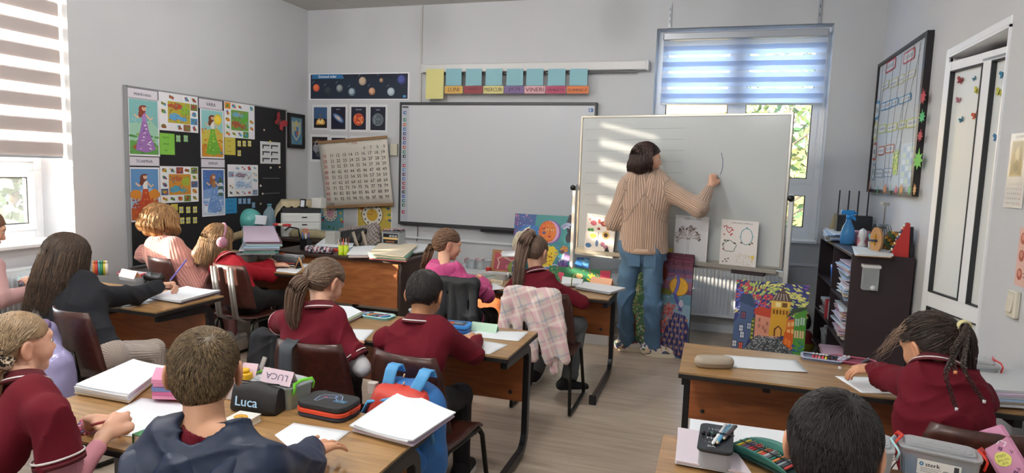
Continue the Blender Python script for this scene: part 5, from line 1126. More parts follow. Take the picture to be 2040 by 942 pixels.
for k,(x,c,lb) in enumerate(((1385,'1f6b45','green marker at the left end of the whiteboard tray'),(1424,'d9cf3a','yellow marker on the whiteboard tray'),(1447,'c7c04a','pale yellow marker right of the yellow one on the whiteboard tray'),(1468,'2f7a56','green marker left of the crowns drawing on the tray'),(1482,'20694a','dark green marker under the crowns drawing'))):
 q = wbp(x,530,.05); mk = MB(); mk.tube([(-.045,0,.009),(.045,.004,.009)],.008,plain('mk_'+c,c,.4),10); mk.tube([(.045,.004,.009),(.06,.004,.009)],.0085,plain('mkc_'+c,c,.3),10); one('marker',lb,'marker',mk,(q[0],q[1],wz0-.0125),(0,0,WBA))
mk = MB(); mk.box((0,0,0),(.25,.05,.03),plain('dark_maroon_box','2a1a22',.5),bev=.006); q = wbp(1490,546,.035); one('board_wiper','long dark board wiper hanging below the whiteboard tray','wiper',mk,(q[0],q[1],wz0-.043),(0,0,WBA))
mk = MB(); mk.box((0,0,0),(.10,.006,.10),plain('pale_yellow_card','d8cf7a',.7)); q = wbp(1329,497,.03); one('card','pale yellow card behind the teacher on the tray','card',mk,(q[0],q[1],wz0+.037),(0,0,WBA))

# ---------------- interactive board on the front wall ----------------
loc,w_,h_ = rect_front(793,204,1190,446,FW-.06); SB = empty('smart_board',(loc[0]+w_/2,FW-.03,loc[2]+h_/2),0,'wide wall-mounted interactive board with coloured icons down its left edge','board')
w_ -= .0; mb = MB(); mb.box((0,0,0),(w_-.03,.05,h_-.03),plain('smart_white','c2c5ca',.35,spec=.4)); mb.build('screen',SB)
DG = plain('dark_grey_frame','34363a',.4)
for c_,d_ in (((0,-.004,h_/2-.014),(w_,.062,.03)),((0,-.004,-h_/2+.016),(w_,.062,.034)),((-w_/2+.011,-.004,0),(.024,.064,h_)),((w_/2-.011,-.004,0),(.024,.064,h_))):mb = MB(); mb.box(c_,d_,DG,bev=.006); mb.build('frame_rail',SB)
mb = MB(); mb.box((.55,-.03,-h_/2-.008),(1.3,.05,.03),BLK,bev=.006); mb.build('pen_tray',SB)
ar = Art(w_,h_); ar.rect(.013,.03,.052,.97,'b2b6c0'); pr_ = [(275,'3d5f9c'),(315,'2e7d5c'),(342,'b8653a'),(367,'3a6ea3'),(393,'2f3f7d'),(419,'6d3560'),(444,'3a5fa0'),(470,'b05444'),(496,'2e7f55'),(521,'20242c'),(547,'9a9ea6'),(573,'a83a44'),(598,'5a86b8'),(623,'53264f'),(648,'4a67a8'),(674,'8c2f4a'),(699,'8f2c3c'),(724,'15181c'),(749,'3653a0'),(774,'2f6f7c'),(799,'2b6a48'),(839,'a3263c')]
for yy,c in pr_:
 v = 1-((130+yy/2.854)-206)/(243.); ar.rect(.020,v-.0125,.036,v+.0125,c); ar.rect(.027,v-.005,.033,v+.005,'d8dce4')
ar.rect(.014,.955,.047,.968,'3b3f48'); ar.rect(.962,.93,.982,.955,'2f5f9c'); ar.rect(.966,.935,.973,.95,'c8d4e4'); ar.build('icons',SB,.4,loc=(-w_/2,-.0255,-h_/2))
mk = MB(); q = at_y(832,447,FW-.02); q2 = at_y(831,480,FW-.02); mk.tube([(0,0,0),(0,.004,(q2-q)[2]*.6),(-.01,0,(q2-q)[2])],.004,BLK,6); one('cable','black cable hanging from the interactive board','cable',mk,tuple(q))
# projection screen housing above, and conduit
a_,b_ = at_y(844,129,FW-.05),at_y(1290,144,FW-.05); PS = empty('projector_screen',((a_[0]+b_[0])/2,FW-.05,(a_[2]+b_[2])/2),0,'rolled projector screen in a long white case above the weekday cards','screen')
L2 = b_[0]-a_[0]; mb = MB(); mb.box((0,0,.01),(L2,.085,.085),plain('case_white','c9c9c9',.4),bev=.012); mb.build('housing',PS)
for s_x in (-1,1):mb = MB(); mb.box((s_x*(L2/2),0,.01),(.03,.098,.098),MATS['case_white'],bev=.008); mb.build('end_cap',PS)
mb = MB(); mb.box((-.02,-.005,-.046),(L2-.16,.012,.016),DG); mb.build('screen_edge',PS)
mk = MB(); q = at_y(838,205,FW); mk.box((0,-.008,(H-q[2])/2),(.022,.016,H-q[2]),plain('conduit_white','bcbab8',.5)); one('cable_conduit','thin vertical cable conduit from the ceiling to the interactive board','conduit',mk,(q[0],FW,q[2]))
for px,y0,y1,lb in ((1334,8,56,'left slotted bracket above the window'),(1631,-20,47,'right slotted bracket above the window')):
 q = at_y(px,y1,FW); q2 = at_y(px,y0,FW); hh_ = min(q2[2],H)-q[2]; br = empty('wall_bracket',tuple(q),0,lb,'bracket',None); mk = MB(); mk.box((0,-.01,hh_/2),(.022,.02,hh_),plain('bracket_grey','aeb4ba',.4,.4)); mk.build('rail',br)
 for k in range(3):mk = MB(); mk.box((0,-.0215,hh_*(.25+.25*k)),(.005,.002,.03),PVCD); mk.build('slot',br)
mk = MB(); q = at_y(785,298,FW-.02); mk.box((0,0,0),(.085,.035,.13),plain('box_cream','c6c2b2',.5),bev=.005); one('wall_box','small cream box on the wall between the number chart and the board','box',mk,(q[0],FW-.0175,q[2]))

# ---------------- things on desks ----------------
Z0 = DH+.0005
PAPER = plain('drawing_paper','e4e9ef',.6); PAPER2 = plain('drawing_paper_b','d8dde4',.6)
def sheet_px(label,pts,z=Z0,th=.0007,mat=None,curl=0.,name='paper_sheet',cat='paper',group=None,kcorner=0,up=0.):
 """a sheet of paper lying at height z, its corners seen at the given picture points"""
 Pw = [Vector(at_z(x,y,z)) for x,y in pts]; c = sum(Pw,Vector())/4; r_ = [p-c for p in Pw]; mb = MB()
 def fn(u,v):p = (r_[0].lerp(r_[1],u)).lerp(r_[3].lerp(r_[2],u),v); q = [(0,0),(1,0),(1,1),(0,1)][kcorner]; d = math.hypot(u-q[0],v-q[1]); return p+Vector((0,0,curl*max(0,1-d/.7)**2+up*math.sin(u*math.pi)+th))
 mb.sheet(fn,10,8,mat or PAPER,th,True)
 if mb.f:
  a0 = Vector(mb.v[mb.f[0][1]])-Vector(mb.v[mb.f[0][0]]); b0 = Vector(mb.v[mb.f[0][2]])-Vector(mb.v[mb.f[0][1]])
  if a0.cross(b0).z < 0:mb.f = [f[::-1] for f in mb.f]
 return one(name,label,cat,mb,tuple(c),group=group)
sheet_px('blank drawing sheet beside the pale oval case on the right-hand desk',[(1443,707),(1587,718),(1610,743),(1459,732)],curl=.004,kcorner=2)
sheet_px("blank drawing sheet under the braided girl's elbow",[(1663,749.5),(1820,754),(1797,785),(1716,783)])
sheet_px('blank drawing sheet under the blank green name card',[(944,658.5),(1053.7,661),(1032.5,680),(921.6,669)])
sheet_px('blank drawing sheet at the near edge of the centre desk, right of the boy',[(905,669),(1012.5,687),(975,706),(893,694)])
sheet_px("blank drawing sheet by the centre ponytail girl's right hand",[(676,654.5),(747,657),(724,680.5),(664,677)])
sheet_px("blank drawing sheet in front of the boy in the navy jacket",[(585,842.6),(697.8,859.6),(612,924),(547,867)])
sheet_px('blank drawing sheet between the two pupils at the bottom left',[(281.6,793),(395,806),(270,871),(157,858)])
sheet_px('small white sheet under the left edge of the black-jumper girl\'s arm',[(216,606),(262,598),(300,604),(232,613)])
sheet_px('white sheet under the curled one on the left desk',[(270,597),(330,585),(342,592),(279,604)])
sheet_px('white drawing sheet on the desk of the girl with headphones',[(560,522),(617,526),(590,545),(546,540)])
sheet_px("white sheet under the pink hoodie girl's hands",[(930,576),(985,562),(1008,575),(936,583)])
def stack(label,pts,z,n,th,mats,name='paper_stack',cat='papers',jit=.006,sub='sheet',slant=0,curl=0):
 """pile of sheets or books; each is a part"""
 Pw = [Vector(at_z(x,y,z+n*th)) for x,y in pts]; c = sum(Pw,Vector())/4; r = empty(name,(c.x,c.y,z),0,label,cat)
 for i in range(n):
  dx,dy = rng.uniform(-jit,jit),rng.uniform(-jit,jit); a = R_(rng.uniform(-1,1)*jit*220); R2 = Matrix.Rotation(a,3,'Z'); m = mats[i % len(mats)]; mb = MB()
  q = [R2 @ Vector((p.x-c.x,p.y-c.y,0))+Vector((dx,dy,0)) for p in Pw]; g = .0006
  def fn(u,v):p = (q[0].lerp(q[1],u)).lerp(q[3].lerp(q[2],u),v); return p+Vector((0,0,(i+1)*th+curl*(i/max(n-1,1))*((abs(u-.5)*2)**3)*.5))
  mb.sheet(fn,6,4,m,th*.88,False)
  a0 = Vector(mb.v[mb.f[0][1]])-Vector(mb.v[mb.f[0][0]]); b0 = Vector(mb.v[mb.f[0][2]])-Vector(mb.v[mb.f[0][1]])
  if a0.cross(b0).z < 0:mb.f = [f[::-1] for f in mb.f]
  mb.build(sub,r)
 return r
KRAFT = plain('manila','c9b9a0',.7); LIL = plain('lilac_paper','cbb9cf',.6); BLUP = plain('pale_blue_card','aac2dc',.6)
stack('thick pile of white sheets in a manila folder, left side of the bottom left desk',[(263,719),(330,733),(258,789),(150,770)],Z0,5,.006,[KRAFT,PAPER2,PAPER,PAPER2,PAPER],jit=.005,curl=.006)
stack('pile of large white sheets on the right corner of the nearest desk',[(804,776),(906,824),(820,880),(703,848)],Z0,5,.0045,[PAPER2,LIL,PAPER,PAPER2,PAPER],jit=.010,curl=.01)
stack('curled white sheets lying on a notebook, right corner of the left desk',[(372,572),(439,580),(362,601),(298,591)],Z0,4,.004,[plain('notebook_plum','5c4a60',.6),PAPER2,PAPER2,PAPER],jit=.004,curl=.012)
stack('papers and notebooks left of the pupils on the centre desk',[(655,608),(702,612),(722,622),(690,638)],Z0,4,.006,[LIL,PAPER2,plain('pale_green_cover','b9cfae',.6),PAPER],jit=.006)
stack('loose papers and grey folder under the orange card at the front centre desk',[(1165,562),(1246,574),(1216,583),(1146,571)],Z0,4,.005,[plain('grey_folder','8d9095',.5),PAPER2,plain('grey_folder','8d9095',.5),PAPER],jit=.006)
stack('open white notebook at the front centre desk, right of the long ponytail',[(1120,552),(1162,558),(1158,566),(1118,566)],Z0,3,.008,[PAPER2,PAPER,PAPER],name='notebook',cat='notebook',jit=.002,sub='page_block')
stack('notebooks stacked at the right end of the right-hand desk by the wall',[(1935,738),(2060,742),(2085,788),(1975,781)],Z0,6,.011,[PAPER2,KRAFT,BLUP,PAPER2,LIL,plain('marbled_cover','c3c6c9',.5)],name='notebook_stack',cat='notebooks',jit=.01,sub='notebook')
stack('white sheets on the bottom right desk behind the open pencil case',[(1376,834),(1575,861),(1565,905),(1372,868)],Z0,2,.001,[PAPER2,PAPER],jit=.002)
stack('folded pinkish drawing in a sleeve under the clear box, bottom right desk',[(1352,852),(1445,868),(1500,945),(1348,918)],Z0+.003,3,.004,[PAPER2,plain('pinkish_sheet','d9cdd6',.35),plain('pinkish_sheet','d9cdd6',.35)],jit=.004)
stack('pink stapled notebooks stacked beside the boy in the navy jacket',[(311,738),(362,742),(368,765),(302,763)],Z0,5,.0145,[plain('pink_cover','e493b4',.5),plain('hot_pink_cover','df6f9f',.5),plain('blue_cover','6f7fb0',.5),plain('pink_cover','e493b4',.5),plain('pink_cover','e493b4',.5)],name='notebook_stack',cat='notebooks',jit=.004,sub='notebook')
stack('pink and blue notebooks on the left desk by the window',[(30,548),(92,541),(100,549),(42,560)],Z0,4,.006,[BLUP,plain('pink_cover','e493b4',.5),PAPER,plain('pale_teal','a9d0cf',.5)],name='notebook_stack',cat='notebooks',jit=.008,sub='notebook')
def book(label,pts,z,th,cover,pages=None,draw=None):
 Pw = [Vector(at_z(x,y,z+th)) for x,y in pts]; c = Pw[3]; ux = (Pw[2]-Pw[3]); uy = (Pw[0]-Pw[3]); w,h = ux.length,uy.length; an = math.atan2(ux.y,ux.x)
 r = empty('book',(c.x,c.y,z),an,label,'book'); mb = MB(); mb.box((w/2,h/2,th-.001),(w,h,.002),cover); mb.box((w/2,h/2,.001),(w,h,.002),cover); mb.box((.0015,h/2,th/2),(.003,h,th-.002),cover); mb.build('cover',r)
 mb = MB(); mb.box((w/2+.001,h/2,th/2),(w-.006,h-.006,th-.0045),pages or plain('page_edges','d9d2c2',.8)); mb.build('pages',r)
 if draw:a = Art(w,h); draw(a); a.build('cover_print',r,.4,loc=(0,0,th+.0003),rot=(R_(-90),0,0))
 return r
def em(a):a.ell(.45,.62,a.w*.30,a.h*.17,'c9912a',wob=.1,n=22); a.ell(.45,.62,a.w*.22,a.h*.11,'d8a53c',n=20); a.rect(.3,.6,.6,.64,'a8701c')
book('white book with a golden oval on its cover, behind the navy jacket boy',[(452,816),(500,825),(474,850),(430,843)],Z0,.024,plain('white_cover','e3e3e0',.4),draw=em)
def gb(a):a.rect(0,.5,1,1,'5d9ea0'); a.ell(.6,.7,a.w*.3,a.h*.2,'9fd0e0'); a.ell(.3,.3,a.w*.2,a.h*.2,'3f8a52')
book("thick green book under the navy jacket boy's left sleeve",[(300,850),(330,856),(302,876),(263,864)],Z0,.03,plain('green_cover','3f7a4c',.45),draw=gb)
def tent(label,pts,z,col,text=None,flip=False,depth=.05,name='name_card',cat='card',tcol='50506a'):
 """folded card standing on z; pts: top left, top right, bottom right, bottom left of its front face"""
 bl,br_ = Vector(at_z(*pts[3],z)),Vector(at_z(*pts[2],z)); w = (br_-bl).length; an = math.atan2((br_-bl).y,(br_-bl).x); mid = (bl+br_)/2; tp = at_y((pts[0][0]+pts[1][0])/2,(pts[0][1]+pts[1][1])/2,mid.y+depth/2); h = max(tp[2]-z,.03)
 r = empty(name,(bl.x,bl.y,z),an,label,cat); sl = math.atan2(depth/2,h); L = math.hypot(h,depth/2)
 for k,(rx,yy) in enumerate(((-sl,0),(sl,depth))):mb = MB(); mb.box((w/2,0,L/2),(w,.0008,L),plain('card_'+col,col,.7)); mb.build('face',r,loc=(0,yy,0),rot=(rx,0,0))
 if text:a = Art(w,L); a.text(text,.5,.5,L*.42,tcol,wid=w*.72,a=180 if flip else 0); a.build('lettering',r,.6,loc=(0,-.0007,0),rot=(-sl,0,0))
 return r
tent('blank pale green folded name card on the centre desk',[(938,640),(992,646),(988,664),(937,658)],Z0+.0015,'b6d6c0')
tent('pale orange folded card on papers, right end of the front centre desk',[(1176,550),(1218,555),(1217,569),(1175,563)],Z0+.021,'dca886')
tent('pale pink name card reading LUCA upside down, on the box with green clips',[(521.5,729),(581,741.6),(577,771),(517,759)],Z0+.088,'d8c3cf','LUCA',True,.045)
tent('blank pink card behind the navy jacket boy, left of the LUCA card',[(482,722),(514,724),(508,753),(478,750)],Z0+.081,'d9bfcb',depth=.045)
mk = MB(); mk.box((0,0,.04),(.15,.09,.08),plain('white_carton','c9c6cc',.6),bev=.004); q = at_z(490,752,Z0+.08); one('carton','small white carton under the blank pink card, behind the navy jacket boy','box',mk,(q[0]-.02,q[1]+.015,Z0))
tent('blank pale pink card on the clear box on the left desk',[(233,533),(265.5,541),(266,556),(236,550)],Z0+.05,'e3bdb4')
tent('small cream tent card seen end-on at the corner of the headphone girl\'s desk',[(606,512),(611,512),(606,536),(603,537)],Z0,'e0b88a',depth=.07)
tent('cream card standing on the pencil tins of the front left desk',[(527,480),(558,487),(556,499),(524,492)],Z0+.075,'d8c593',depth=.03)
mk = MB(); mk.box((0,0,.012),(.05,.035,.024),plain('yellow_toy','d9ab1c',.5),bev=.006); mk.lathe([(.016,0),(.016,.012),(.008,.016)],MATS['yellow_toy'],(0,0,.024),12); q = at_z(486,756,Z0+.08); one('sharpener','small yellow sharpener beside the blank pink card','sharpener',mk,(q[0],q[1]+.005,Z0+.081))

def clear_box(label,cx,cy,z,w,d,h,rz,clip,lid='clear_lid',contents=(),tag_txt=None,handles='x'):
 r = empty('storage_box',(cx,cy,z),R_(rz),label,'box'); G = glassy('clear_plastic',(.93,.95,.96),.12,.72,(.75,.8,.84)); CM = plain('clip_'+clip,clip,.35)
 def ring(W,D,zz,rr):return [(x,y,zz) for x,y in rrect(W,D,rr,4)]
 mb = MB(); rs = [ring(w*.90,d*.88,0,.02),ring(w*.97,d*.96,h*.80,.022),ring(w,d,h*.82,.022),ring(w,d,h*.86,.022)]; n = len(rs[0]); vs = [p for q in rs for p in q]
 fs = [list(range(n-1,-1,-1))]+[[i*n+k,i*n+(k+1) % n,(i+1)*n+(k+1) % n,(i+1)*n+k] for i in range(3) for k in range(n)]; mb.add(vs,fs,G,False); mb.build('tub',r)
 LM = glassy('frosted_lid',(.86,.88,.9),.25,.68,(.78,.8,.83)); mb = MB(); mb.prism(rrect(w*1.01,d*1.01,.024,4),h*.86,h*.93,LM); mb.prism(rrect(w*.86,d*.82,.02,4),h*.93,h,LM); ld = mb.build('lid',r,bevel=.002)
 for k in range(4):mb = MB(); mb.prism(rrect(w*(.76-.14*k),d*(.66-.15*k),.012,3),h*1.0,h*1.0+.0022*(1+k*.4),LM); mb.build('rib',ld)
 for s_ in (-1,1):
  mb = MB(); x = s_*(w/2+.004); pts = [(x,-d*.36,h*.62),(x+s_*.006,-d*.36,h*.9),(x,-d*.34,h*1.03),(x-s_*.012,0,h*1.06),(x,d*.34,h*1.03),(x+s_*.006,d*.36,h*.9),(x,d*.36,h*.62)]; mb.tube(pts,.0042,CM,8,sq=(1.5,.8)); mb.build('clip',r)
 for i,(kx,ky,kw,kd,kh,c) in enumerate(contents):mb = MB(); mb.box((kx*w,ky*d,kh/2+.003),(kw,kd,kh),plain('in_'+c,c,.5),rotm(0,0,rng.uniform(-20,20)),bev=.004); mb.build('pack',r)
 if tag_txt:
  a = Art(w*.52,h*.48); a.rect(0,0,1,1,'d8dcdc'); a.text(tag_txt,.36,.70,h*.13,'23262a',bold=.0004); a.line([(.10+.035*math.cos(t),.70+.10*math.sin(t)) for t in np.linspace(0,6.28,14)],.004,'3f7fae'); a.rect(.84,.15,.95,.9,'3a3f44')
  for k in range(3):a.rect(.08,.42-.12*k,.55-.06*k,.46-.12*k,'8d9499')
  a.ell(.68,.35,a.w*.09,a.h*.14,'8a8f92'); a.build('paper_label',r,.5,loc=(-w*.26,-d/2*.965-.003,h*.16))
 return r
q = at_z(556,800,Z0); clear_box('clear box with bright green clips behind the black case lettered Luca',q[0]+.0,q[1]+.01,Z0,.205,.13,.088,-8,'6fc832',contents=[(-.2,0,.05,.04,.05,'d8892b'),(.1,.1,.05,.05,.045,'6fc832'),(.3,-.1,.03,.05,.03,'d8cf4a'),(.05,-.25,.06,.03,.02,'9aa0a6')])
q = at_z(1884,903,Z0+.09); clear_box('clear box with red clips and a printed label, bottom right desk',q[0],q[1]+.055,Z0+.0,.205,.105,.092,-13,'cf3226',contents=[(-.32,-.1,.05,.05,.04,'2f86c8'),(-.15,.1,.04,.06,.05,'c98a8a'),(.3,0,.05,.05,.03,'4a8fb8')],tag_txt='sterk')
clear_box('clear box with pale aqua clips beside the black-haired boy, bottom right desk',q[0]-.205,q[1]+.05,Z0,.17,.14,.088,-10,'a9d4dc',contents=[(.1,-.1,.06,.05,.03,'b8483e'),(-.2,0,.06,.04,.05,'9d93c4')])
q = at_z(1945,742,Z0); clear_box('clear box with red clips at the wall end of the right-hand desk',1.06,3.20,Z0,.25,.16,.11,-4,'d0454e',contents=[(0,0,.08,.08,.05,'c8cdd2')],tag_txt='sterk')
q = at_z(255,560,Z0); clear_box('clear box with red clips on the left desk, behind the black-jumper girl\'s arm',q[0],q[1]+.06,Z0,.21,.13,.05,-5,'b92a35',contents=[(-.2,0,.05,.05,.02,'e3bdb4')])
q = at_z(560,520,Z0); clear_box('clear grey-lidded pencil box on the desk of the girl with headphones',-3.42,4.56,Z0,.26,.10,.075,-4,'8f959c',contents=[(-.3,-.2,.05,.03,.04,'c9ccd0')])
q = at_z(450,505,Z0); clear_box('clear box with lilac clips left of the pencil tins on the front left desk',-3.80,4.50,Z0,.18,.12,.06,0,'8f86c4')
q = at_z(955,562,Z0); clear_box('low clear box at the left end of the front centre desk, beyond the pink hoodie',-1.60,4.70,Z0,.20,.10,.05,0,'d9dde0',contents=[(0,0,.05,.03,.03,'b7c7bb')])
mk = MB(); mk.box((0,0,.04),(.10,.12,.08),glassy('clear_plastic'),bev=.01); mk.prism(rrect(.11,.13,.015),.08,.088,glassy('frosted_lid')); q = at_z(870,632,Z0); r_ = one('plastic_tub','small clear tub seen past the black-haired boy\'s face, centre desk','box',mk,(q[0]-.01,3.14,Z0))

# black soft case with embroidered name
bl,br_ = Vector(at_z(457,819,Z0)),Vector(at_z(546,831,Z0)); w = (br_-bl).length; an = math.atan2((br_-bl).y,(br_-bl).x)
LC = empty('pencil_case',(bl.x,bl.y,Z0),an,'black soft pencil case embroidered Luca in pale blue','pencil case'); BKF = plain('black_fabric','1b1b1d',.6,bump=.3,bscale=120)
hh_ = .095; prof = [(0,.004),(-.003,.02),(.012,hh_*.8),(.022,hh_),(.04,hh_+.004),(.062,hh_-.01),(.085,.03),(.088,.004)]
mb = MB(); K = 11; vs = []
for i in range(K+1):
 t = i/K; x = w*t; e = 1-.16*max(0,abs(t-.5)*2-.75)/.25; bow = .004*math.sin(t*math.pi)
 for (y,z) in prof:vs.append((x,.043+(y-.043)*e-bow*(1 if y < .03 else 0),z*(e*.5+.5)-(.006*math.sin(t*9) if z > .07 else 0)))
n = len(prof); mb.add(vs,[[i*n+k,(i+1)*n+k,(i+1)*n+(k+1) % n,i*n+(k+1) % n] for i in range(K) for k in range(n)],BKF,True); mb.add(vs[:n],[list(range(n))],BKF); mb.add(vs[-n:],[list(range(n-1,-1,-1))],BKF); mb.build('body',LC)
a = Art(w,.09); a.text('Luca',.42,.50,.032,'8fc0e8',wid=.084,bold=.0010); a.text('Luca',.42,.50,.030,'b9dcf5',wid=.082); a.build('embroidery',LC,.6,loc=(0,-.0145,0),rot=(R_(-8),0,0))
mb = MB(); mb.tube([(.006,.04,hh_+.0035),(w/2,.04,hh_+.003),(w-.006,.04,hh_+.0035)],.0025,BLK,6); mb.build('zip',LC)
# square zip case with a game pad picture
c4 = [Vector(at_z(*p,Z0+.05)) for p in ((632,776),(716,786),(686,820),(590,801))]; ux = c4[2]-c4[3]; w = ux.length; h = (c4[0]-c4[3]).length*1.0; an = math.atan2(ux.y,ux.x); cc = sum(c4,Vector())/4
ZC = empty('pencil_case',(cc.x,cc.y,Z0),an,'square black zip case with an orange band and a blue game pad picture','pencil case')
for z0,z1,c,nm in ((0,.015,'2a2d3c','base'),(.0155,.031,'d8482c','zip_band'),(.0315,.052,'202124','lid')):
 mb = MB(); mb.prism(rrect(w,h,.035,6),z0,z1,plain('case_'+c,c,.6,bump=.2)); mb.build(nm,ZC,bevel=.006 if nm != 'zip_band' else .003)
for k in range(3):mb = MB(); o_ = .0012; mb.tube([(x,y,.019+.0045*k) for x,y in rrect(w+o_,h+o_,.035,6)],.0011,plain('orange_rib','e8603e',.5),4,closed=True); mb.build('zip_rib',ZC)
a = Art(w,h)
def pad(a,cx,cy,s,ang,ca,cb):
 P_ = [(-.5,-.32),(-.42,.1),(-.28,.25),(-.1,.22),(.1,.22),(.28,.25),(.42,.1),(.5,-.32),(.38,-.38),(.2,-.08),(-.2,-.08),(-.38,-.38)]; c_,s_ = math.cos(R_(ang)),math.sin(R_(ang)); Q_ = [(cx+(x*c_-y*s_)*s/a.w,cy+(x*s_+y*c_)*s/a.h) for x,y in P_]
 a.poly(Q_,cb); a.line(Q_,.0022,ca,closed=True)
for k in range(9):a.line([(.24+.02*k,.42+.02*k),(.50+.02*k,.62+.012*k)],.0015,'3a6aa8')
pad(a,.48,.60,.095,20,'9fb6d8','2a3040'); a.circ(.40,.56,.005,'c04040'); a.circ(.57,.68,.005,'6f9fd8'); a.rect(.64,.36,.88,.52,'2f6fa0'); a.rect(.655,.385,.865,.495,'16222e'); a.text('PLAYER',.76,.44,.010,'8fc4e8',wid=.036); a.build('print',ZC,.5,loc=(-w/2,-h/2,.0523),rot=(R_(-90),0,0))
mb = MB(); mb.box((0,0,.004),(.006,.03,.012),plain('zip_tab','b8432c',.5)); mb.build('zip_pull',ZC,loc=(w/2+.003,.0,.02))
mk = MB(); mk.box((0,0,.02),(.035,.03,.045),plain('eraser_grey','b5aea6',.7),bev=.004); q = at_z(722,792,Z0); one('eraser','pale grey block eraser behind the square zip case','eraser',mk,(q[0]+.01,q[1]+.06,Z0))
# pale oval case
q = at_z(1422,733,Z0); OC = empty('glasses_case',(q[0],q[1]+.02,Z0),R_(18),'pale beige oval hard case at the left end of the right-hand desk','case')
V,Q = nets(*field([Limb((-.05,0,.026),(.05,0,.026),.034,.034,k=.02),Ell((0,0,.024),(.085,.042,.027),None,.02)],h=.004,clip=[((0,0,.0005),(0,0,-1)),((0,0,.047),(0,0,1))])); CR = plain('beige_leatherette','a89d8c',.45,noise=.06)
link('shell',fast_mesh('shell',V,Q,mats=[CR]),OC); mb = MB(); mb.tube([(x*1.0,y,.022) for x,y in rrect(.172,.087,.042,8)],.0012,plain('seam_dark','6f675c',.5),4,closed=True); mb.build('seam',OC)
# open felt-pen case, right-hand desk
def pens(parent,spots,L,rad,cols,rot,z,nm='pen',cap=True):
 for i,(x,y) in enumerate(spots):
  c = cols[i % len(cols)]; mb = MB(); d = Vector((math.cos(R_(rot)),math.sin(R_(rot)),0)); p = Vector((x,y,z)); mb.tube([p-d*L/2,p+d*L*.22],rad,plain('pen_'+c[0],c[0],.4),8); mb.tube([p+d*L*.22,p+d*L/2],rad*1.08,plain('pen_'+c[1],c[1],.4),8); mb.build(nm,parent)
FP = empty('pencil_case',tuple(at_z(1636,716,Z0)),R_(-6),'open grey case with a row of felt pens on the right-hand desk','pencil case')
mb = MB(); mb.prism(rrect(.17,.10,.02,4),0,.006,plain('case_greyblue','6d7590',.5)); mb.build('base',FP)
mb = MB(); mb.tube([(x,y,.012) for x,y in rrect(.168,.098,.02,5)],.004,plain('case_rim','9aa3bd',.4),6,closed=True,sq=(1,2)); mb.build('rim',FP)
pens(FP,[(-.035+.014*k,0) for k in range(8)],.085,.0052,[('d8475a','e8e0e0'),('d8475a','e8e0e0'),('e08a8a','e8e0e0'),('d9435a','f0e8e0'),('e0c83a','f0ecd8'),('1c2038','23284a'),('20243c','2c3358'),('14161c','20222c')],84,.014)
mb = MB(); mb.box((0,0,.0205),(.15,.008,.0015),BLK); mb.build('elastic',FP)
FP2 = empty('pencil_case',tuple(at_z(1700,722,Z0)),R_(-8),"open crimson case under the braided girl's left hand",'pencil case')
mb = MB(); mb.prism(rrect(.19,.11,.03,5),0,.006,plain('case_crimson','7d3048',.6)); mb.build('base',FP2)
mb = MB(); mb.tube([(x,y,.012) for x,y in rrect(.188,.108,.03,5)],.004,plain('rim_pink','a04a62',.5),6,closed=True,sq=(1,2)); mb.build('rim',FP2)
pens(FP2,[(-.05,0),(-.032,0),(.05,.01)],.085,.007,[('c9c2d4','e0dce6'),('b9b2c8','ded8e2'),('5a5a66','8a8a96')],70,.014)
mk = MB(); mk.prism(rrect(.20,.09,.03,5),0,.012,plain('case_plum','5a4058',.6)); q = at_z(1790,738,Z0); one('pencil_case',"flat plum pencil case under the braided girl's sleeve",'pencil case',mk,tuple(q),(0,0,R_(-6)),bevel=.003)
mk = MB(); mk.tube([(-.07,0,.006),(.06,.0,.006)],.006,plain('pen_silver','c0c4c8',.3,.5),8); mk.tube([(.06,0,.006),(.075,0,.006)],.004,PAPER,8); q = at_z(1738,742,Z0); one('pen','silver pen lying below the crimson case on the right-hand desk','pen',mk,tuple(q),(0,0,R_(-22)))
mk = MB(); mk.box((0,0,.006),(.012,.01,.012),PAPER,bev=.002); q = at_z(1673,735,Z0); one('eraser','tiny white eraser below the felt-pen case','eraser',mk,tuple(q),(0,0,.3))
# bottom right: flat black lidded tin in a clear tub with crayons, and the green wrap full of pencils
BL3 = [Vector(at_z(*p,Z0+.075)) for p in ((1402,842),(1478,852),(1448,902),(1377,890))]; ux = BL3[2]-BL3[3]; uy = BL3[0]-BL3[3]; w,h = ux.length,uy.length; an = math.atan2(ux.y,ux.x); cc = sum(BL3,Vector())/4
OT = empty('pencil_box',(cc.x,cc.y,Z0+.012),an,'clear box with a black chalk-lettered lid and crayons strapped on it, bottom right','box')
mb = MB(); mb.prism(rrect(w*.92,h*.9,.02,4),0,.052,glassy('clear_plastic')); mb.build('tub',OT); mb = MB(); mb.prism(rrect(w*1.02,h*1.02,.022,5),.053,.063,plain('black_lid','1e2126',.4)); mb.build('lid',OT,bevel=.003)
a = Art(w,h); a.text('I LO',.42,.78,.013,'c9cdd2'); a.rect(.30,.60,.62,.68,'3f7a70'); a.text('MO',.40,.42,.015,'c9cdd2'); a.text('AND',.45,.27,.011,'b0b4b8'); a.text('BA',.40,.13,.013,'c9cdd2')
for k in range(12):a.circ(rng.uniform(.1,.6),rng.uniform(.1,.9),.0012,'b0b4ba',n=6)
a.build('lettering',OT,.5,loc=(-w/2,-h/2,.0635),rot=(R_(-90),0,0))
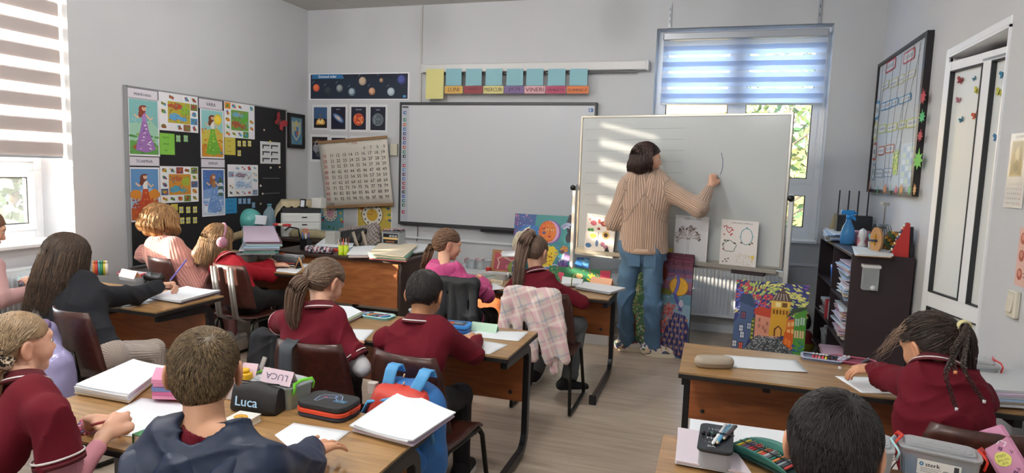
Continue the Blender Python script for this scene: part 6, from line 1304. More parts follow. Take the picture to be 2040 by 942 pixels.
for k,(c,c2,xo,ln) in enumerate((('d9dde0','e6e9ea',.16,.17),('4f8fb8','d8c8a8',.28,.16),('7d97a5','d8c8a8',.38,.11),('4a3a42','d8c8a8',.46,.12))):
 mb = MB(); x = (-.10+xo)*w; mb.tube([(x+.02,h*.5-.01,.0705),(x-.012,h*.5-ln,.0705)],.0052,plain('cr_'+c,c,.4),7); mb.tube([(x-.012,h*.5-ln,.0705),(x-.0138,h*.5-ln-.010,.0705)],.005,plain('tip_'+c2,c2,.7),7,rs=[.005,.0015]); mb.build('crayon',OT)
mb = MB(); mb.box((.01+w*.15,.0,.0765),(w*.55,.007,.0015),BLK,rotm(0,0,-6)); mb.build('elastic',OT)
for k in range(5):mb = MB(); mb.tube([(-w*.38+k*.016,.0,.067),(-w*.38+k*.016,.012,.069)],.006,BLK,8); mb.build('loop',OT)
g0 = [Vector(at_z(*p,Z0+.03)) for p in ((1470,850),(1600,905),(1565,960),(1452,905))]; cc = sum(g0,Vector())/4; ux = ((g0[1]-g0[0])+(g0[2]-g0[3])).normalized(); an = math.atan2(ux.y,ux.x)
GC = empty('pencil_case',(cc.x+.01,cc.y,Z0+.014),an,'open dark green pencil case full of coloured pencils, bottom right','pencil case'); GM = plain('teal_satin','2f6a62',.4,noise=.25,nscale=25); GD = plain('dark_green_cloth','16332f',.6)
w,h = .235,.115; mb = MB(); mb.prism(rrect(w,h,.03,5),0,.006,GD); mb.build('base',GC)
for s_ in (-1,1):mb = MB(); mb.sheet(lambda u,v:(-w/2+w*u,s_*(h/2-.004+.012*v*math.sin(u*math.pi)),.004+.034*v*math.sin(u*math.pi)**.6),14,3,GM,.0025); mb.build('flap',GC)
cols = [('3c7f76',.030),('e0cf2c',.018),('6a4a5a',.018),('5d5a78',.018),('b03038',.018),('a32834',.020),('2f5f58',.02),('b07a4a',.02),('c8453c',.014),('9a9ea2',.022),('5a626a',.022),('2f7f70',.018),('d8803a',.02),('2c3138',.026),('8d949c',.018),('394048',.02),('b83a3a',.016)]
for k,(c,ln) in enumerate(cols):
 x = -w/2+.022+k*(w-.04)/len(cols); L = .075+rng.uniform(-.012,.012); mb = MB(); y0 = -.002+rng.uniform(-.008,.008); mb.tube([(x-.004,y0+L/2,.014),(x+.004,y0-L/2,.016)],.0042 if k not in (0,9,13) else .0058,plain('pc_'+c,c,.4),7)
 mb.tube([(x-.004,y0+L/2,.014),(x-.005,y0+L/2+.010,.014)],.004,plain('tip_d8c8a8','d8c8a8',.7),7,rs=[.004,.0012]); mb.build('pencil',GC)
mb = MB(); mb.box((0,.004,.021),(w*.84,.006,.0015),BLK); mb.build('elastic',GC)
# pink lettered pouch hung on the braided girl's chair
q = Vector(P(1963,858,2.235)); q2 = Vector(P(2012,930,2.06)); PP = empty('pencil_pouch',(q[0]+.01,q[1],q[2]),0,"pink doodle-printed strap bag on the braided girl's chair back",'bag')
PP.rotation_euler = (R_(-28),R_(-34),R_(-14)); mb = MB(); mb.box((0,.012,-.09),(.082,.022,.20),plain('pink_print_cloth','c486a6',.6,noise=.12,nscale=30),bev=.008); mb.build('body',PP)
a = Art(.08,.19); a.circ(.42,.55,.021,'d6d46a',wob=.05,n=18); a.text('GIRLS',.42,.60,.007,'3a3a30',a=180); a.text('TO THE',.42,.54,.006,'3a3a30',a=180); a.text('TOP',.42,.49,.006,'3a3a30',a=180)
for k in range(9):cx,cy = rng.uniform(.15,.85),rng.choice((rng.uniform(.1,.35),rng.uniform(.7,.95))); [a.circ(cx+.045*math.cos(t),cy+.02*math.sin(t),.003,'6a3a68',n=7,up=False) for t in (0,1.57,3.14,4.71)]
a.line([(.5,.78),(.65,.82),(.8,.76),(.66,.72)],.003,'e6e0ea'); [a.line([(x+.05*math.cos(k*2.1+j),y+.03*math.sin(k*2.1+j)) for k in range(4)],.0022,'5a2f50') for j,(x,y) in enumerate(((.7,.36),(.3,.3),(.75,.2),(.35,.86),(.8,.62),(.25,.12)))]; a.build('print',PP,.6,loc=(-.04,.0003,-.187))
mk = MB(); mk.box((0,0,.035),(.36,.17,.07),plain('cream_board','cfc2a0',.6),bev=.003); q = at_z(1990,935,Z0+.02); one('cream_box','cream cardboard box at the right edge of the bottom right desk','box',mk,(1.0,1.93,Z0),(0,0,R_(-4)))
# centre desk pencil cases
PC = empty('pencil_case',tuple(at_z(755,632,Z0)),R_(-4),'open turquoise case of felt pens left of the black-haired boy','pencil case'); mb = MB(); mb.prism(rrect(.17,.11,.03,5),0,.008,plain('turquoise','7fbcc4',.5)); mb.build('base',PC); mb = MB(); mb.tube([(x,y,.012) for x,y in rrect(.166,.106,.03,5)],.004,plain('turquoise_rim','9fd4d6',.4),6,closed=True,sq=(1,2)); mb.build('rim',PC)
pens(PC,[(-.055+.016*k,0) for k in range(8)],.08,.005,[('2f4f9a','c9cdd8'),('c9a03a','e0dcc8'),('b8483e','e0d4d0'),('3a7f5a','d0dcd4'),('6a4a8a','d4d0dc'),('2a2d34','5a5d64'),('d98fb0','f0e0e6'),('4a8fb8','d0dce4')],60,.014)
PC = empty('pencil_row',tuple(at_z(712,627,Z0)),R_(8),'open dark case with bright pencils between the two centre pupils','pencil case'); mb = MB(); mb.prism(rrect(.16,.10,.01,3),0,.005,plain('case_dark','23252e',.5)); mb.build('base',PC)
pens(PC,[(-.06+.014*k,0) for k in range(9)],.10,.0045,[('c9d03a','d8d06a'),('3a8f5a','5aa87a'),('d9872f','e0a05a'),('c23a3a','d05a5a'),('d98fb0','e0a8c0'),('5a3a7a','7a5a9a'),('2f4f9a','4f6fba'),('e0dcd0','c9c5b9'),('23252e','3a3d48')],50,.011)
BC_ = [Vector(at_z(*p,Z0+.03)) for p in ((880,640),(930,642),(928,656),(893,660))]; c0 = sum(BC_,Vector())/4
PZ = empty('pencil_case',(c0.x-.01,c0.y+.02,Z0),R_(6),'bright blue zipped pencil case right of the black-haired boy','pencil case')
for z0,z1,c,nm in ((0,.018,'1f62b0','base'),(.0185,.024,'14305a','zip_band'),(.0245,.040,'2f86d8','lid')):mb = MB(); mb.prism(rrect(.16,.12,.025,5),z0,z1,plain('bz_'+c,c,.45)); mb.build(nm,PZ,bevel=.003)
a = Art(.16,.12); a.rect(.12,.15,.88,.85,'3a3f4c'); a.ell(.35,.5,.02,.03,'a8482c'); a.ell(.6,.55,.025,.02,'7a8a9c'); a.build('print',PZ,.5,loc=(-.08,-.06,.0403),rot=(R_(-90),0,0))
# front centre desk
for c0,lb,px,rot,cols in (('c23a6a','open pink pencil case in front of the pink hoodie girl',(995,549),5,[('2a2d34','3a3d44'),('6fb8a0','c9d8d0'),('e0dcd0','f0ece0'),('23252e','33353e')]),('5a5d66','open grey pencil case left of the long ponytail',(1022,553),-8,[('3a3d44','4a4d54'),('9a9ea6','b0b4bc')])):
 PC = empty('pencil_case',tuple(at_z(*px,Z0)),R_(rot),lb,'pencil case'); mb = MB(); mb.prism(rrect(.16,.11,.02,4),0,.012,plain('pcb_'+c0,c0,.5)); mb.build('base',PC); pens(PC,[(-.055+.016*k,0) for k in range(7)],.085,.0052,cols,70,.018)
tent('cream name strip at the near edge of the front centre desk',[(978,559),(1003,562),(1001,567),(977,564)],Z0,'c9bda2','ELIZA',False,.02)
mk = MB(); mk.tube([(0,0,0),(.0,.01,.05),(.02,.02,.085)],.004,plain('pencil_olive','8a9a4a',.5),6); q = at_y(1160,553,4.62); one('pencil',"olive pencil in the long ponytail girl's right hand",'pencil',mk,tuple(TEACH.base*0+np.array(at_z(1138,570,.70))))
def pencil(label,a,b,c1,c2='d8c8a8',r=.004):
 mk = MB(); a,b = Vector(a),Vector(b); d = (a-b).normalized(); mk.tube([b-b,a-b-d*.012],r,plain('pcl_'+c1,c1,.4),7); mk.tube([a-b-d*.012,a-b],r,plain('tip_'+c2,c2,.7),7,rs=[r,.0008]); return one('pencil',label,'pencil',mk,tuple(b))
PB = lambda px,py,z:at_z(px,py,z)
pencil("blue and violet pencil held out by the girl in the black jumper",PB(338,560,.725),at_y(372,517,at_z(338,560,.725)[1]+.02),'6a5fb8','8fc4b8',.0052)
pencil("yellow-green pencil in the headphone girl's hand",PB(533,525,.66),at_y(544,503,at_z(533,525,.66)[1]+.01),'c9d08a')
pencil("dark red pencil in the bottom left girl's fist",PB(232,834,.70),PB(184,846,.735),'8f2a30','2a1a1a')
pencil("dark pencil held by the ponytail girl at the centre desk",PB(699,681,.69),PB(676,668,.725),'3a1c22')
pencil("teal pencil in the pink hoodie girl's hand",PB(986,548,.68),PB(966,551,.71),'3f9a8a')
# left desk: row of marker bottles, black pouch, small things
for k,(px,c) in enumerate(((188,'d8823a'),(193,'c8403e'),(199,'4a9aa0'),(204,'3f8a5a'),(209,'c9b83a'),(213,'e0d8cc'))):
 q = at_z(px,548,Z0); mk = MB(); mk.tube([(0,0,0),(0,0,.085)],.010,plain('mb_'+c,c,.4),10); mk.tube([(0,0,.085),(0,0,.105)],.007,plain('mbc_'+c,c,.3),8); one('glue_marker',('orange','red','teal','green','yellow','cream')[k]+' marker standing at the wall side of the left desk','marker',mk,(q[0],q[1],Z0),group='markers standing on the left desk')
V,Q = nets(*field([Limb((-.05,0,.03),(.06,0,.03),.03,.025,k=.02),Limb((-.04,.02,.03),(.03,.03,.04),.03,.02,k=.02)],h=.005,clip=[((0,0,0),(0,0,-1))],noise=wrinkle(.004,90,3))); q = at_z(306,561,Z0); tag(link('pouch',fast_mesh('pouch',V,Q,mats=[BKF]),None,(q[0],q[1],Z0)),'crumpled black pouch behind the black-jumper girl\'s hand','pouch')
mk = MB(); mk.box((0,0,.01),(.09,.06,.02),PAPER,bev=.004); q = at_z(74,592,Z0); one('tissue_pack','white tissue pack at the near edge of the left desk','tissues',mk,tuple(q),(0,0,.2))
# front left desk: tins of pencils
q = at_z(560,520,Z0)
TN = empty('pencil_tins',(-3.28,4.40,Z0),R_(-3),'three flat pencil tins stacked on the headphone girl\'s desk','tins')
for k in range(3):
 mb = MB(); mb.prism(rrect(.20,.09,.012,3),k*.0175,k*.0175+.015,plain('tin_black','1c1c20',.3)); ti = mb.build('tin',TN,bevel=.002); mb = MB(); mb.box((0,-.0455,k*.0175+.0075),(.17,.002,.007),plain(('tin_lab_a','tin_lab_b','tin_lab_c')[k],('c9b8a8','d0c8bc','b04a48')[k],.4)); mb.build('band',ti)
mk = MB(); mk.tube([(.02*math.cos(t),.014*math.sin(t),.006) for t in np.linspace(0,6.28,14)[:-1]],.004,plain('orange_plastic','e05a24',.4),6,closed=True); q = at_z(527,497,Z0+.08); one('tape_ring','orange ring on the pencil box in front of the cream card','ring',mk,(-3.47,4.55,Z0+.077))
# teacher's desk
TZ = TH+.0005
def tz(px,py,z=TZ):return at_z(px,py,z)
for k,(px,lb) in enumerate(((679,'left lime green pencil cup on the teacher\'s desk'),(689,'right lime green pencil cup on the teacher\'s desk'))):
 q = tz(px,508); PCU = empty('pencil_cup',tuple(q),0,lb,'cup'); mb = MB(); mb.lathe([(.021,0),(.022,.003),(.023,.085),(.021,.085),(.019,.006),(.0001,.006)],plain('lime_plastic','b9cf2a',.35),n=18); mb.build('cup',PCU)
 for i in range(6):
  a_ = i*1.05+k; c = ('c23a3a','d8703a','23252a','d9a08a','b8b0a0','6a3a2a')[i]; mb = MB(); mb.tube([(.008*math.cos(a_),.008*math.sin(a_),.012),(.026*math.cos(a_),.022*math.sin(a_),.13+.012*(i % 3))],.0038,plain('tp_'+c,c,.5),6); mb.build('pencil',PCU)
q = tz(609,497); MC = empty('pen_cup',tuple(q),0,'black square pen cup with pens and orange scissors on the teacher\'s desk','cup'); mb = MB()
for s_ in (-1,1):mb.box((s_*.034,0,.05),(.004,.07,.10),BLK); mb.box((0,s_*.034,.05),(.07,.004,.10),BLK)
mb.box((0,0,.003),(.07,.07,.006),BLK); mb.build('cup',MC)
for i,c in enumerate(('3a3f9a','c8503a','2a2a5a','4a6ad0','2f5fae','b0b4ba')):mb = MB(); a_ = i*1.05; mb.tube([(.015*math.cos(a_),.015*math.sin(a_),.01),(.035*math.cos(a_),.03*math.sin(a_),.155)],.0045,plain('tp_'+c,c,.4),6); mb.build('pen',MC)
for s_ in (-1,1):mb = MB(); mb.tube([(s_*.012+.012*math.cos(t)+.0,0,.165+.022*math.sin(t)) for t in np.linspace(0,6.28,14)[:-1]],.004,plain('scissor_orange','cf5a3a',.4),6,closed=True); mb.tube([(s_*.010,0,.145),(-s_*.004,0,.03)],.003,ALU,6); mb.build('scissor_half',MC)
# box of paired markers
q = tz(782,497); MK = empty('marker_box',(q[0],q[1]+.02,TZ+.05),0,'clear case packed with dual-tip markers on the teacher\'s stack of books','box'); w,d,h = .175,.12,.125
mb = MB()
for s_ in (-1,1):mb.box((s_*w/2,0,h/2),(.003,d,h),glassy('clear_plastic')); mb.box((0,s_*d/2,h/2),(w,.003,h),glassy('clear_plastic'))
mb.box((0,0,.002),(w,d,.004),glassy('clear_plastic')); mb.build('case',MK); mb = MB(); mb.prism(rrect(w+.006,d+.006,.01,3),h*.92,h*.96,plain('black_strip','1b1c20',.4)); mb.build('collar',MK)
for i in range(12):
 for j in range(7):mb = MB(); c = rng.choice(('d8703a','7a4a8a','c9b83a','b04a5a','23252a','4a6a9a','d9a0a8','e0dcd4')); mb.box((-w/2+.0105+i*.014,-d/2+.013+j*.0158,.067),(.011,.012,.128),plain('mx_dark','1d1e22',.4)); mk_ = mb.build('marker',MK); mb = MB(); mb.box((-w/2+.0105+i*.014,-d/2+.013+j*.0158,.1345),(.012,.013,.007),plain('mxc_'+c,c,.4)); mb.build('cap',mk_)
a = Art(w*.9,h*.8); a.rect(.03,.05,.97,.92,'17181c'); a.rect(.03,.40,.97,.58,'d9b878'); [a.rect(.42+.18*i,.64+.1*j,.56+.18*i,.70+.1*j,'c9cdd2') for i in range(3) for j in range(2)]; a.rect(.2,.12,.75,.26,'8a5a3a'); a.build('printed_label',MK,.4,loc=(-w*.45,-d/2-.0022,.008))
stack('stack of cream and teal exercise books under the marker case',[(757,480),(830,488),(808,512),(735,506)],TZ,6,.008,[plain('red_cover','b8525a',.5),plain('teal_cover','5fa08f',.5),KRAFT,plain('cream_paper','d8cdb8',.7),plain('teal_cover','5fa08f',.5),plain('cream_paper','d8cdb8',.7)],name='book_stack',cat='books',sub='exercise_book',jit=.008)
stack('open pinkish papers left of the teal exercise books on the teacher\'s desk',[(705,492),(760,488),(762,508),(694,508)],TZ,5,.006,[plain('pinkish_page','d9bdb4',.7),PAPER,plain('pinkish_page','d9bdb4',.7),PAPER2,PAPER],name='paper_stack',jit=.012)
stack('folders and papers lying behind the lime cups on the teacher\'s desk',[(650,475),(712,475),(700,492),(628,488)],TZ,5,.008,[BLUP,PAPER2,plain('aqua_cover','9cc0bd',.6),PAPER,PAPER2],name='folder_stack',jit=.01)
stack('loose white papers at the right end of the teacher\'s desk',[(815,484),(862,488),(858,498),(822,503)],TZ,4,.006,[PAPER2,plain('grey_folder','8d9095',.5),PAPER,PAPER2],name='paper_stack',jit=.012)
mk = MB(); mk.prism([(0,0),(.02,0),(.09,.10),(.09,.16),(0,.16)],0,.10,plain('grey_rack','a9aaa6',.5),Matrix(((0,0,1),(1,0,0),(0,1,0)))); q = tz(735,482); one('magazine_rack','pale grey magazine rack between the bag and the marker case','rack',mk,(q[0]-.05,5.0,TZ))
V,Q = nets(*field([Limb((-.11,0,.028),(.09,.01,.028),.035,.03,k=.02),Limb((-.1,.05,.025),(.08,.05,.025),.03,.028,k=.02)],h=.0055,clip=[((0,0,0),(0,0,-1))],noise=wrinkle(.003,80,4)))
fc = np.array([lin(c) for c in ('3a3444','c9b8c4','9a5a5a','b8c4d0','23202c')]); ci = (np.floor(V[:,0]*60)+np.floor(V[:,1]*75)*3+np.floor(V[:,2]*60)*2).astype(int) % 5; q = tz(632,505); tag(link('pencil_case',fast_mesh('pencil_case',V,Q,mats=[colattr('patterned_cloth',.7)],vcol=fc[ci]),None,(q[0],q[1]+.03,TZ)),'flower-patterned pencil case on the teacher\'s desk, left of the lime cups','pencil case')
mk = MB(); mk.box((0,0,.012),(.10,.03,.024),plain('red_stapler','b5302c',.4),bev=.006); q = tz(664,500); one('stapler','red stapler behind the lime pencil cups','stapler',mk,tuple(q),(0,0,.4))
# bags
def bag_mesh(pr,mat,name,parent,n=.005,f=30,h=.009,clip=None,vfun=None):
 V,Q = nets(*field([*pr],h=h,noise=wrinkle(n,f,9),clip=clip or [])); return link(name,fast_mesh(name,V,Q,mats=[mat],vcol=vfun(V) if vfun else None),parent)
def checks(V):m = ((np.floor(V[:,0]/.018)+np.floor(V[:,2]/.018)) % 2)[:,None]; return np.array(lin('8d8480'))*m+np.array(lin('5e5654'))*(1-m)
q = at_y(705,490,5.28); BG = empty('handbag',(q[0],5.28,TZ),0,'slumped grey checked handbag on the teacher\'s desk, below the number chart','bag')
bag_mesh([Limb((-.17,0,.06),(.2,0,.08),.07,.09,k=.05),Limb((-.12,.02,.12),(.22,.02,.19),.05,.045,k=.05),Limb((.2,0,.05),(.24,0,.16),.07,.03,k=.04)],colattr('patterned_cloth',.7),'body',BG,.006,26,clip=[((0,0,0),(0,0,-1))],vfun=checks)
bag_mesh([Limb((-.1,-.055,.12),(.14,-.06,.16),.03,.035,k=.03),Limb((-.05,-.07,.08),(.1,-.08,.09),.035,.04,k=.03)],BKF,'lining',BG,.006,40)
mb = MB(); mb.tube([(.05,-.10,.15),(.10,-.12,.05),(.12,-.11,.0)],.014,plain('beige_strap','9a8f80',.7),8,sq=(1.6,.5)); mb.tube([(.14,-.09,.16),(.19,-.11,.05),(.2,-.1,.0)],.014,MATS['beige_strap'],8,sq=(1.6,.5)); mb.build('strap',BG)
q = at_y(610,475,5.35); BG = empty('tote_bag',(q[0]-.05,5.42,.7505),0,'flat beige canvas bag lying in front of the printer','bag')
bag_mesh([Limb((-.22,0,.03),(.22,.02,.03),.045,.04,k=.05),Limb((-.2,.06,.03),(.18,.07,.035),.045,.04,k=.05)],plain('canvas_khaki','8f8468',.8,noise=.1),'body',BG,.006,30,clip=[((0,0,0),(0,0,-1))])
mb = MB(); mb.tube([(-.2,-.06,.07),(-.12,-.10,.11),(-.02,-.10,.10),(0,-.1,.02)],.008,BLK,8); mb.build('strap',BG)
# printer
q = at_y(600,455,5.62); PR = empty('printer',(-4.06,5.62,.751),R_(38),'white office printer with a black top on the side table','printer'); PW = plain('printer_white','c9cccb',.45); PD = plain('printer_black','1c1d20',.4)
pw,pd,ph = .38,.40,.24
mb = MB(); mb.box((0,0,ph/2),(pw,pd,ph),PW,bev=.012); mb.build('body',PR)
for k in range(3):mb = MB(); mb.box((0,-pd/2-.005,.04+.073*k),(.35,.012,.068),PW,bev=.004); dr_ = mb.build('drawer',PR); mb = MB(); mb.box((.03,-pd/2-.012,.04+.073*k+.012),(.05,.004,.012),PD); mb.build('grip',dr_)
mb = MB(); mb.box((0,0,ph+.025),(pw,pd,.05),PD,bev=.01); mb.build('scanner',PR); mb = MB(); mb.box((-.02,.08,ph+.075),(pw*.8,pd*.55,.05),PD,bev=.015); mb.build('feeder',PR)
CLM = plain('cream_crochet','b5a98c',.9,noise=.12,nscale=60,bump=.8,bscale=160)
def cloth(u,v):
 x = -.26+.5*u; y = -.17+.40*v; e = max(abs(u-.5)*2-.72,0)/.28; e2 = max(.22-v,0)/.22; return (x,y-.0*e2,ph+.112-.12*e**1.3*(1 if u < .5 else .55)-.055*e2**1.2+.010*math.sin(u*44)*max(e,e2)+.008*math.sin(v*30)*e)
mb = MB(); mb.sheet(cloth,60,24,CLM,.006); tag(mb.build('doily',None,(-4.08,5.66,.751),(0,0,R_(38))),'cream crocheted cloth thrown over the printer','cloth')
q = at_y(608,410,5.50); FRM = empty('photo_frame',(-3.93,5.48,.751+ph+.0505),R_(5),'small dark photo frame standing on the printer','frame'); mb = MB(); mb.box((0,0,.045),(.065,.012,.09),BLK,rotm(-8),bev=.003); mb.build('frame',FRM); mb = MB(); mb.box((0,-.0085,.045),(.04,.002,.065),PAPER2,rotm(-8)); mb.build('picture',FRM)
mk = MB(); mk.box((0,0,.05),(.11,.10,.10),plain('white_box','cfcfcb',.5),bev=.004); one('carton','white carton on the right side of the printer','box',mk,(-3.84,5.62,.751+ph+.0505))
q = at_y(541,450,5.45); WB_ = empty('water_bottle',(q[0],5.42,.7505),0,'large pale blue water bottle left of the printer','bottle'); mb = MB()
prof = [(.0001,0),(.055,0),(.062,.01)]+[(.062-.004*(k % 2),.02+.018*k) for k in range(11)]+[(.055,.235),(.03,.27),(.02,.285),(.02,.30)]; mb.lathe(prof,glassy('blue_pet',(.62,.80,.88),.1,.7,(.5,.7,.8)),n=20); mb.build('body',WB_); mb = MB(); mb.lathe([(.023,.30),(.024,.318),(.0001,.32)],plain('cap_blue','4f93a8',.4),n=14); mb.build('cap',WB_)
mk = MB(); mk.box((0,0,.035),(.22,.12,.07),plain('red_bag','8f2a2c',.4),bev=.02); mk.box((0,-.062,.05),(.2,.004,.012),plain('red_dark','5e1a1c',.5)); q = at_y(513,442,5.6); one('red_case','dark red case in front of the pin board, left of the water bottle','case',mk,(q[0],5.62,q[2]-.03))
stack('heap of books and folders on the table behind the headphone girl',[(487,452),(548,452),(556,482),(484,482)],.751,9,.0125,[plain('grey_folder','8d9095',.5),plain('teal_cover','5fa08f',.5),PAPER2,plain('grey_folder','8d9095',.5),BLUP,plain('aqua_cover','9cc0bd',.6),PAPER2,plain('plum_cover','6d4a58',.5),LIL],name='book_stack',cat='books',sub='folder',jit=.016)
FL = empty('flowers',(-3.98,5.22,.751+.115),0,'red and white cloth roses lying on the heap of books','flowers')
for k,(dx,c) in enumerate(((-.055,'b5323c'),(0,'d8cdb4'),(.055,'b5323c'))):
 mb = MB()
 for j in range(9):a_ = j*2.4; r0 = .006+.0025*j; mb.lathe([(.0001,.0),(.014,.004),(.018,.016),(.015,.022)],plain('rose_'+c,c,.7),(dx+r0*math.cos(a_),r0*math.sin(a_),.01+.0),8,rotm(18*math.cos(a_),18*math.sin(a_),0))
 mb.build('rose',FL)
mk = MB(); mk.lathe([(.025,0),(.027,.01),(.027,.09),(.012,.105),(.012,.115),(.018,.115),(.018,.14),(.0001,.14)],plain('white_plastic','d0d2d2',.35),n=16); q = at_y(486,452,5.45); one('bottle','white plastic bottle behind the heap of books','bottle',mk,(q[0],5.45,.8655))
mk = MB(); mk.box((0,0,.045),(.17,.012,.09),PAPER,rotm(-12)); q = at_y(500,455,5.2); one('white_card','white paper propped against the white bottle','paper',mk,(q[0],5.32,.866))
GLB = empty('globe',(-4.47,5.36,.7505),0,'small turquoise globe behind the curly-haired girl','globe'); mb = MB(); R0 = .115; mb.lathe([(R0*math.sin(a),R0*.0+.15-R0*math.cos(a)) for a in np.linspace(.0001,math.pi,16)],plain('globe_sea','5fb0ac',.35,noise=.25,nscale=9),n=26); mb.build('ball',GLB); mb = MB(); mb.lathe([(.06,0),(.05,.015),(.012,.03),(.012,.04)],BLK,n=16); mb.build('stand',GLB)
mk = MB(); mk.lathe([(.02,0),(.022,.06),(.012,.08),(.012,.11),(.0001,.11)],plain('dark_glass','1c2016',.3),n=12); mk.lathe([(.0225,.02),(.0225,.05)],plain('yellow_lab','c9b83a',.5),n=12); q = at_y(476,440,5.6); one('small_bottle','small dark bottle with a yellow label near the globe','bottle',mk,(q[0],5.60,.7655+.04))
mk = MB(); mk.box((0,0,.02),(.18,.14,.055),plain('dark_shelf_box','2c2830',.6),bev=.004); one('dark_box','dark box under the small bottle by the pin board','box',mk,(q[0],5.62,.778))
# plush toy
q = at_z(390,505,Z0); PL = empty('plush_toy',(-4.15,4.62,Z0),0,'soft beige plush tube toy on the front left desk','toy')
V,Q = nets(*field([Limb((-.02,-.06,.06),(-.02,.02,.06),.05,.05,k=.03),Limb((-.02,0,.06),(.04,.04,.16),.04,.035,k=.03),Limb((.04,.04,.16),(.16,.05,.20),.035,.035,k=.03),Limb((-.02,-.02,.035),(.2,-.02,.035),.035,.035,k=.02)],h=.007,clip=[((0,0,0),(0,0,-1))])); link('body',fast_mesh('body',V,Q,mats=[plain('beige_plush','8f8064',.95,noise=.1,bump=.6,bscale=220)]),PL)

# ---------------- bags and clothes on chairs ----------------
RB = empty('rucksack',(-1.06,2.135,.32),R_(-7),'blue and red school rucksack hanging on the chair of the black-haired boy','rucksack'); BLU = plain('royal_blue_nylon','2f6fb5',.5,noise=.12,nscale=14,bump=.3,bscale=260); LBL = plain('strap_blue','4f9ad0',.55,bump=.3,bscale=400); REDN = plain('red_nylon','c23a2c',.5,noise=.08,bump=.3,bscale=260)
V,Q = nets(*field([Limb((-.08,0,.06),(-.08,0,.27),.075,.068,k=.06),Limb((.085,0,.06),(.085,0,.27),.075,.068,k=.06),Limb((-.05,.0,.30),(.05,.0,.30),.075,.075,k=.06)],h=.008,noise=wrinkle(.004,22,77))); link('body',fast_mesh('body',V,Q,mats=[BLU]),RB)
V,Q = nets(*field([Limb((-.095,-.055,.245),(-.05,-.045,.30),.05,.055,k=.05),Limb((.095,-.055,.245),(.05,-.045,.30),.05,.055,k=.05),Limb((-.06,-.05,.305),(.06,-.05,.305),.055,.055,k=.05),Limb((-.05,-.06,.25),(.05,-.06,.25),.05,.05,k=.05)],h=.007,noise=wrinkle(.003,26,78))); link('top_flap',fast_mesh('top_flap',V,Q,mats=[REDN]),RB)
mb = MB(); mb.tube([(-.145,-.06,.18),(-.15,-.085,.25),(-.115,-.10,.30),(0,-.11,.335),(.115,-.10,.30),(.15,-.085,.25),(.145,-.06,.18)],.0075,LBL,8); mb.build('piping',RB)
V,Q = nets(*field([Limb((-.06,-.085,.10),(.06,-.085,.10),.065,.065,k=.04)],h=.008,noise=wrinkle(.003,30,79))); link('front_pocket',fast_mesh('front_pocket',V,Q,mats=[BLU]),RB)
for sx,x2 in ((-.062,-.055),(.045,.085)):
 mb = MB(); Pz = [(sx,-.045,.30),(sx,-.058,.33),(sx*.5+x2*.5,-.056,.37),(x2,-.044,.415),(x2,-.028,.432),(x2,.0,.432),(x2,.02,.40)]
 def stf(u,v,Pz=Pz):t = v*(len(Pz)-1); i = min(int(t),len(Pz)-2); f = t-i; p = [Pz[i][k]*(1-f)+Pz[i+1][k]*f for k in range(3)]; return (p[0]+(u-.5)*.050,p[1]-.002*math.cos((u-.5)*3),p[2])
 mb.sheet(stf,4,24,LBL,.006); mb.build('strap',RB)
for z in (.40,.37):mb = MB(); mb.tube([(.005,-.05,z),(.012,-.052,z+.014)],.003,plain('buckle_cream','c9a880',.5),6); mb.build('buckle',RB)
# grey strap on the centre left chair and a dark bag below
ST_ = MB(); q = P(575,690,2.19); ST_.sheet(lambda u,v:((u-.5)*.062,-.012-.004*math.sin(v*3)+(.05*(1-v/.08) if v < .08 else 0),.03-.24*v-.006*math.sin(u*3)),4,10,plain('grey_webbing','3d434a',.7,bump=.4,bscale=500),.004); one('bag_strap','wide dark grey strap over the back of the centre left chair','strap',ST_,(q[0],2.185,.735))
RS = empty('rucksack',(-1.62,2.10,.03),0,'dark rucksack with a rose pocket below the centre left chair','rucksack'); V,Q = nets(*field([Limb((-.08,0,.1),(-.08,0,.36),.1,.08,k=.06),Limb((.08,0,.1),(.08,0,.36),.1,.08,k=.06)],h=.010,noise=wrinkle(.005,22,80))); link('body',fast_mesh('body',V,Q,mats=[plain('charcoal_cloth','25262c',.7,bump=.3)]),RS)
V,Q = nets(*field([Ell((-.07,-.075,.36),(.07,.04,.09),None,.02)],h=.007,noise=wrinkle(.003,30,81))); link('pocket',fast_mesh('pocket',V,Q,mats=[plain('rose_cloth','96505a',.7)]),RS)
# lilac rucksack on the left chair
LR = empty('rucksack',(-2.86,2.09,.27),R_(-10),'shiny lilac rucksack hanging on the chair of the girl in black','rucksack'); LM_ = plain('lilac_satin','a9a4d0',.3,.25,noise=.14,nscale=10,bump=.3,bscale=80)
V,Q = nets(*field([Limb((-.09,0,.0),(-.09,0,.30),.09,.075,k=.06),Limb((.06,0,.0),(.06,0,.28),.09,.075,k=.06),Limb((-.03,0,.38),(-.02,0,.42),.07,.05,k=.05)],h=.008,noise=wrinkle(.006,30,82))); link('body',fast_mesh('body',V,Q,mats=[LM_]),LR)
V,Q = nets(*field([Limb((-.03,-.03,.40),(-.07,-.02,.455),.012,.03,k=.02),Limb((-.03,-.03,.40),(.015,-.02,.46),.012,.028,k=.02)],h=.005)); link('bow',fast_mesh('bow',V,Q,mats=[plain('mauve_satin','7d6690',.35)]),LR)
mb = MB(); mb.sheet(lambda u,v:(.02+.13*v+(u-.5)*.05*(1+.6*v),-.06+.02*math.sin(v*3),.40-.40*v),4,10,plain('lilac_strap','b9b4d4',.4),.006); mb.build('strap',LR); mb = MB(); mb.box((.152,-.055,.03),(.045,.015,.03),MATS['mauve_satin'],bev=.005); mb.build('buckle',LR)
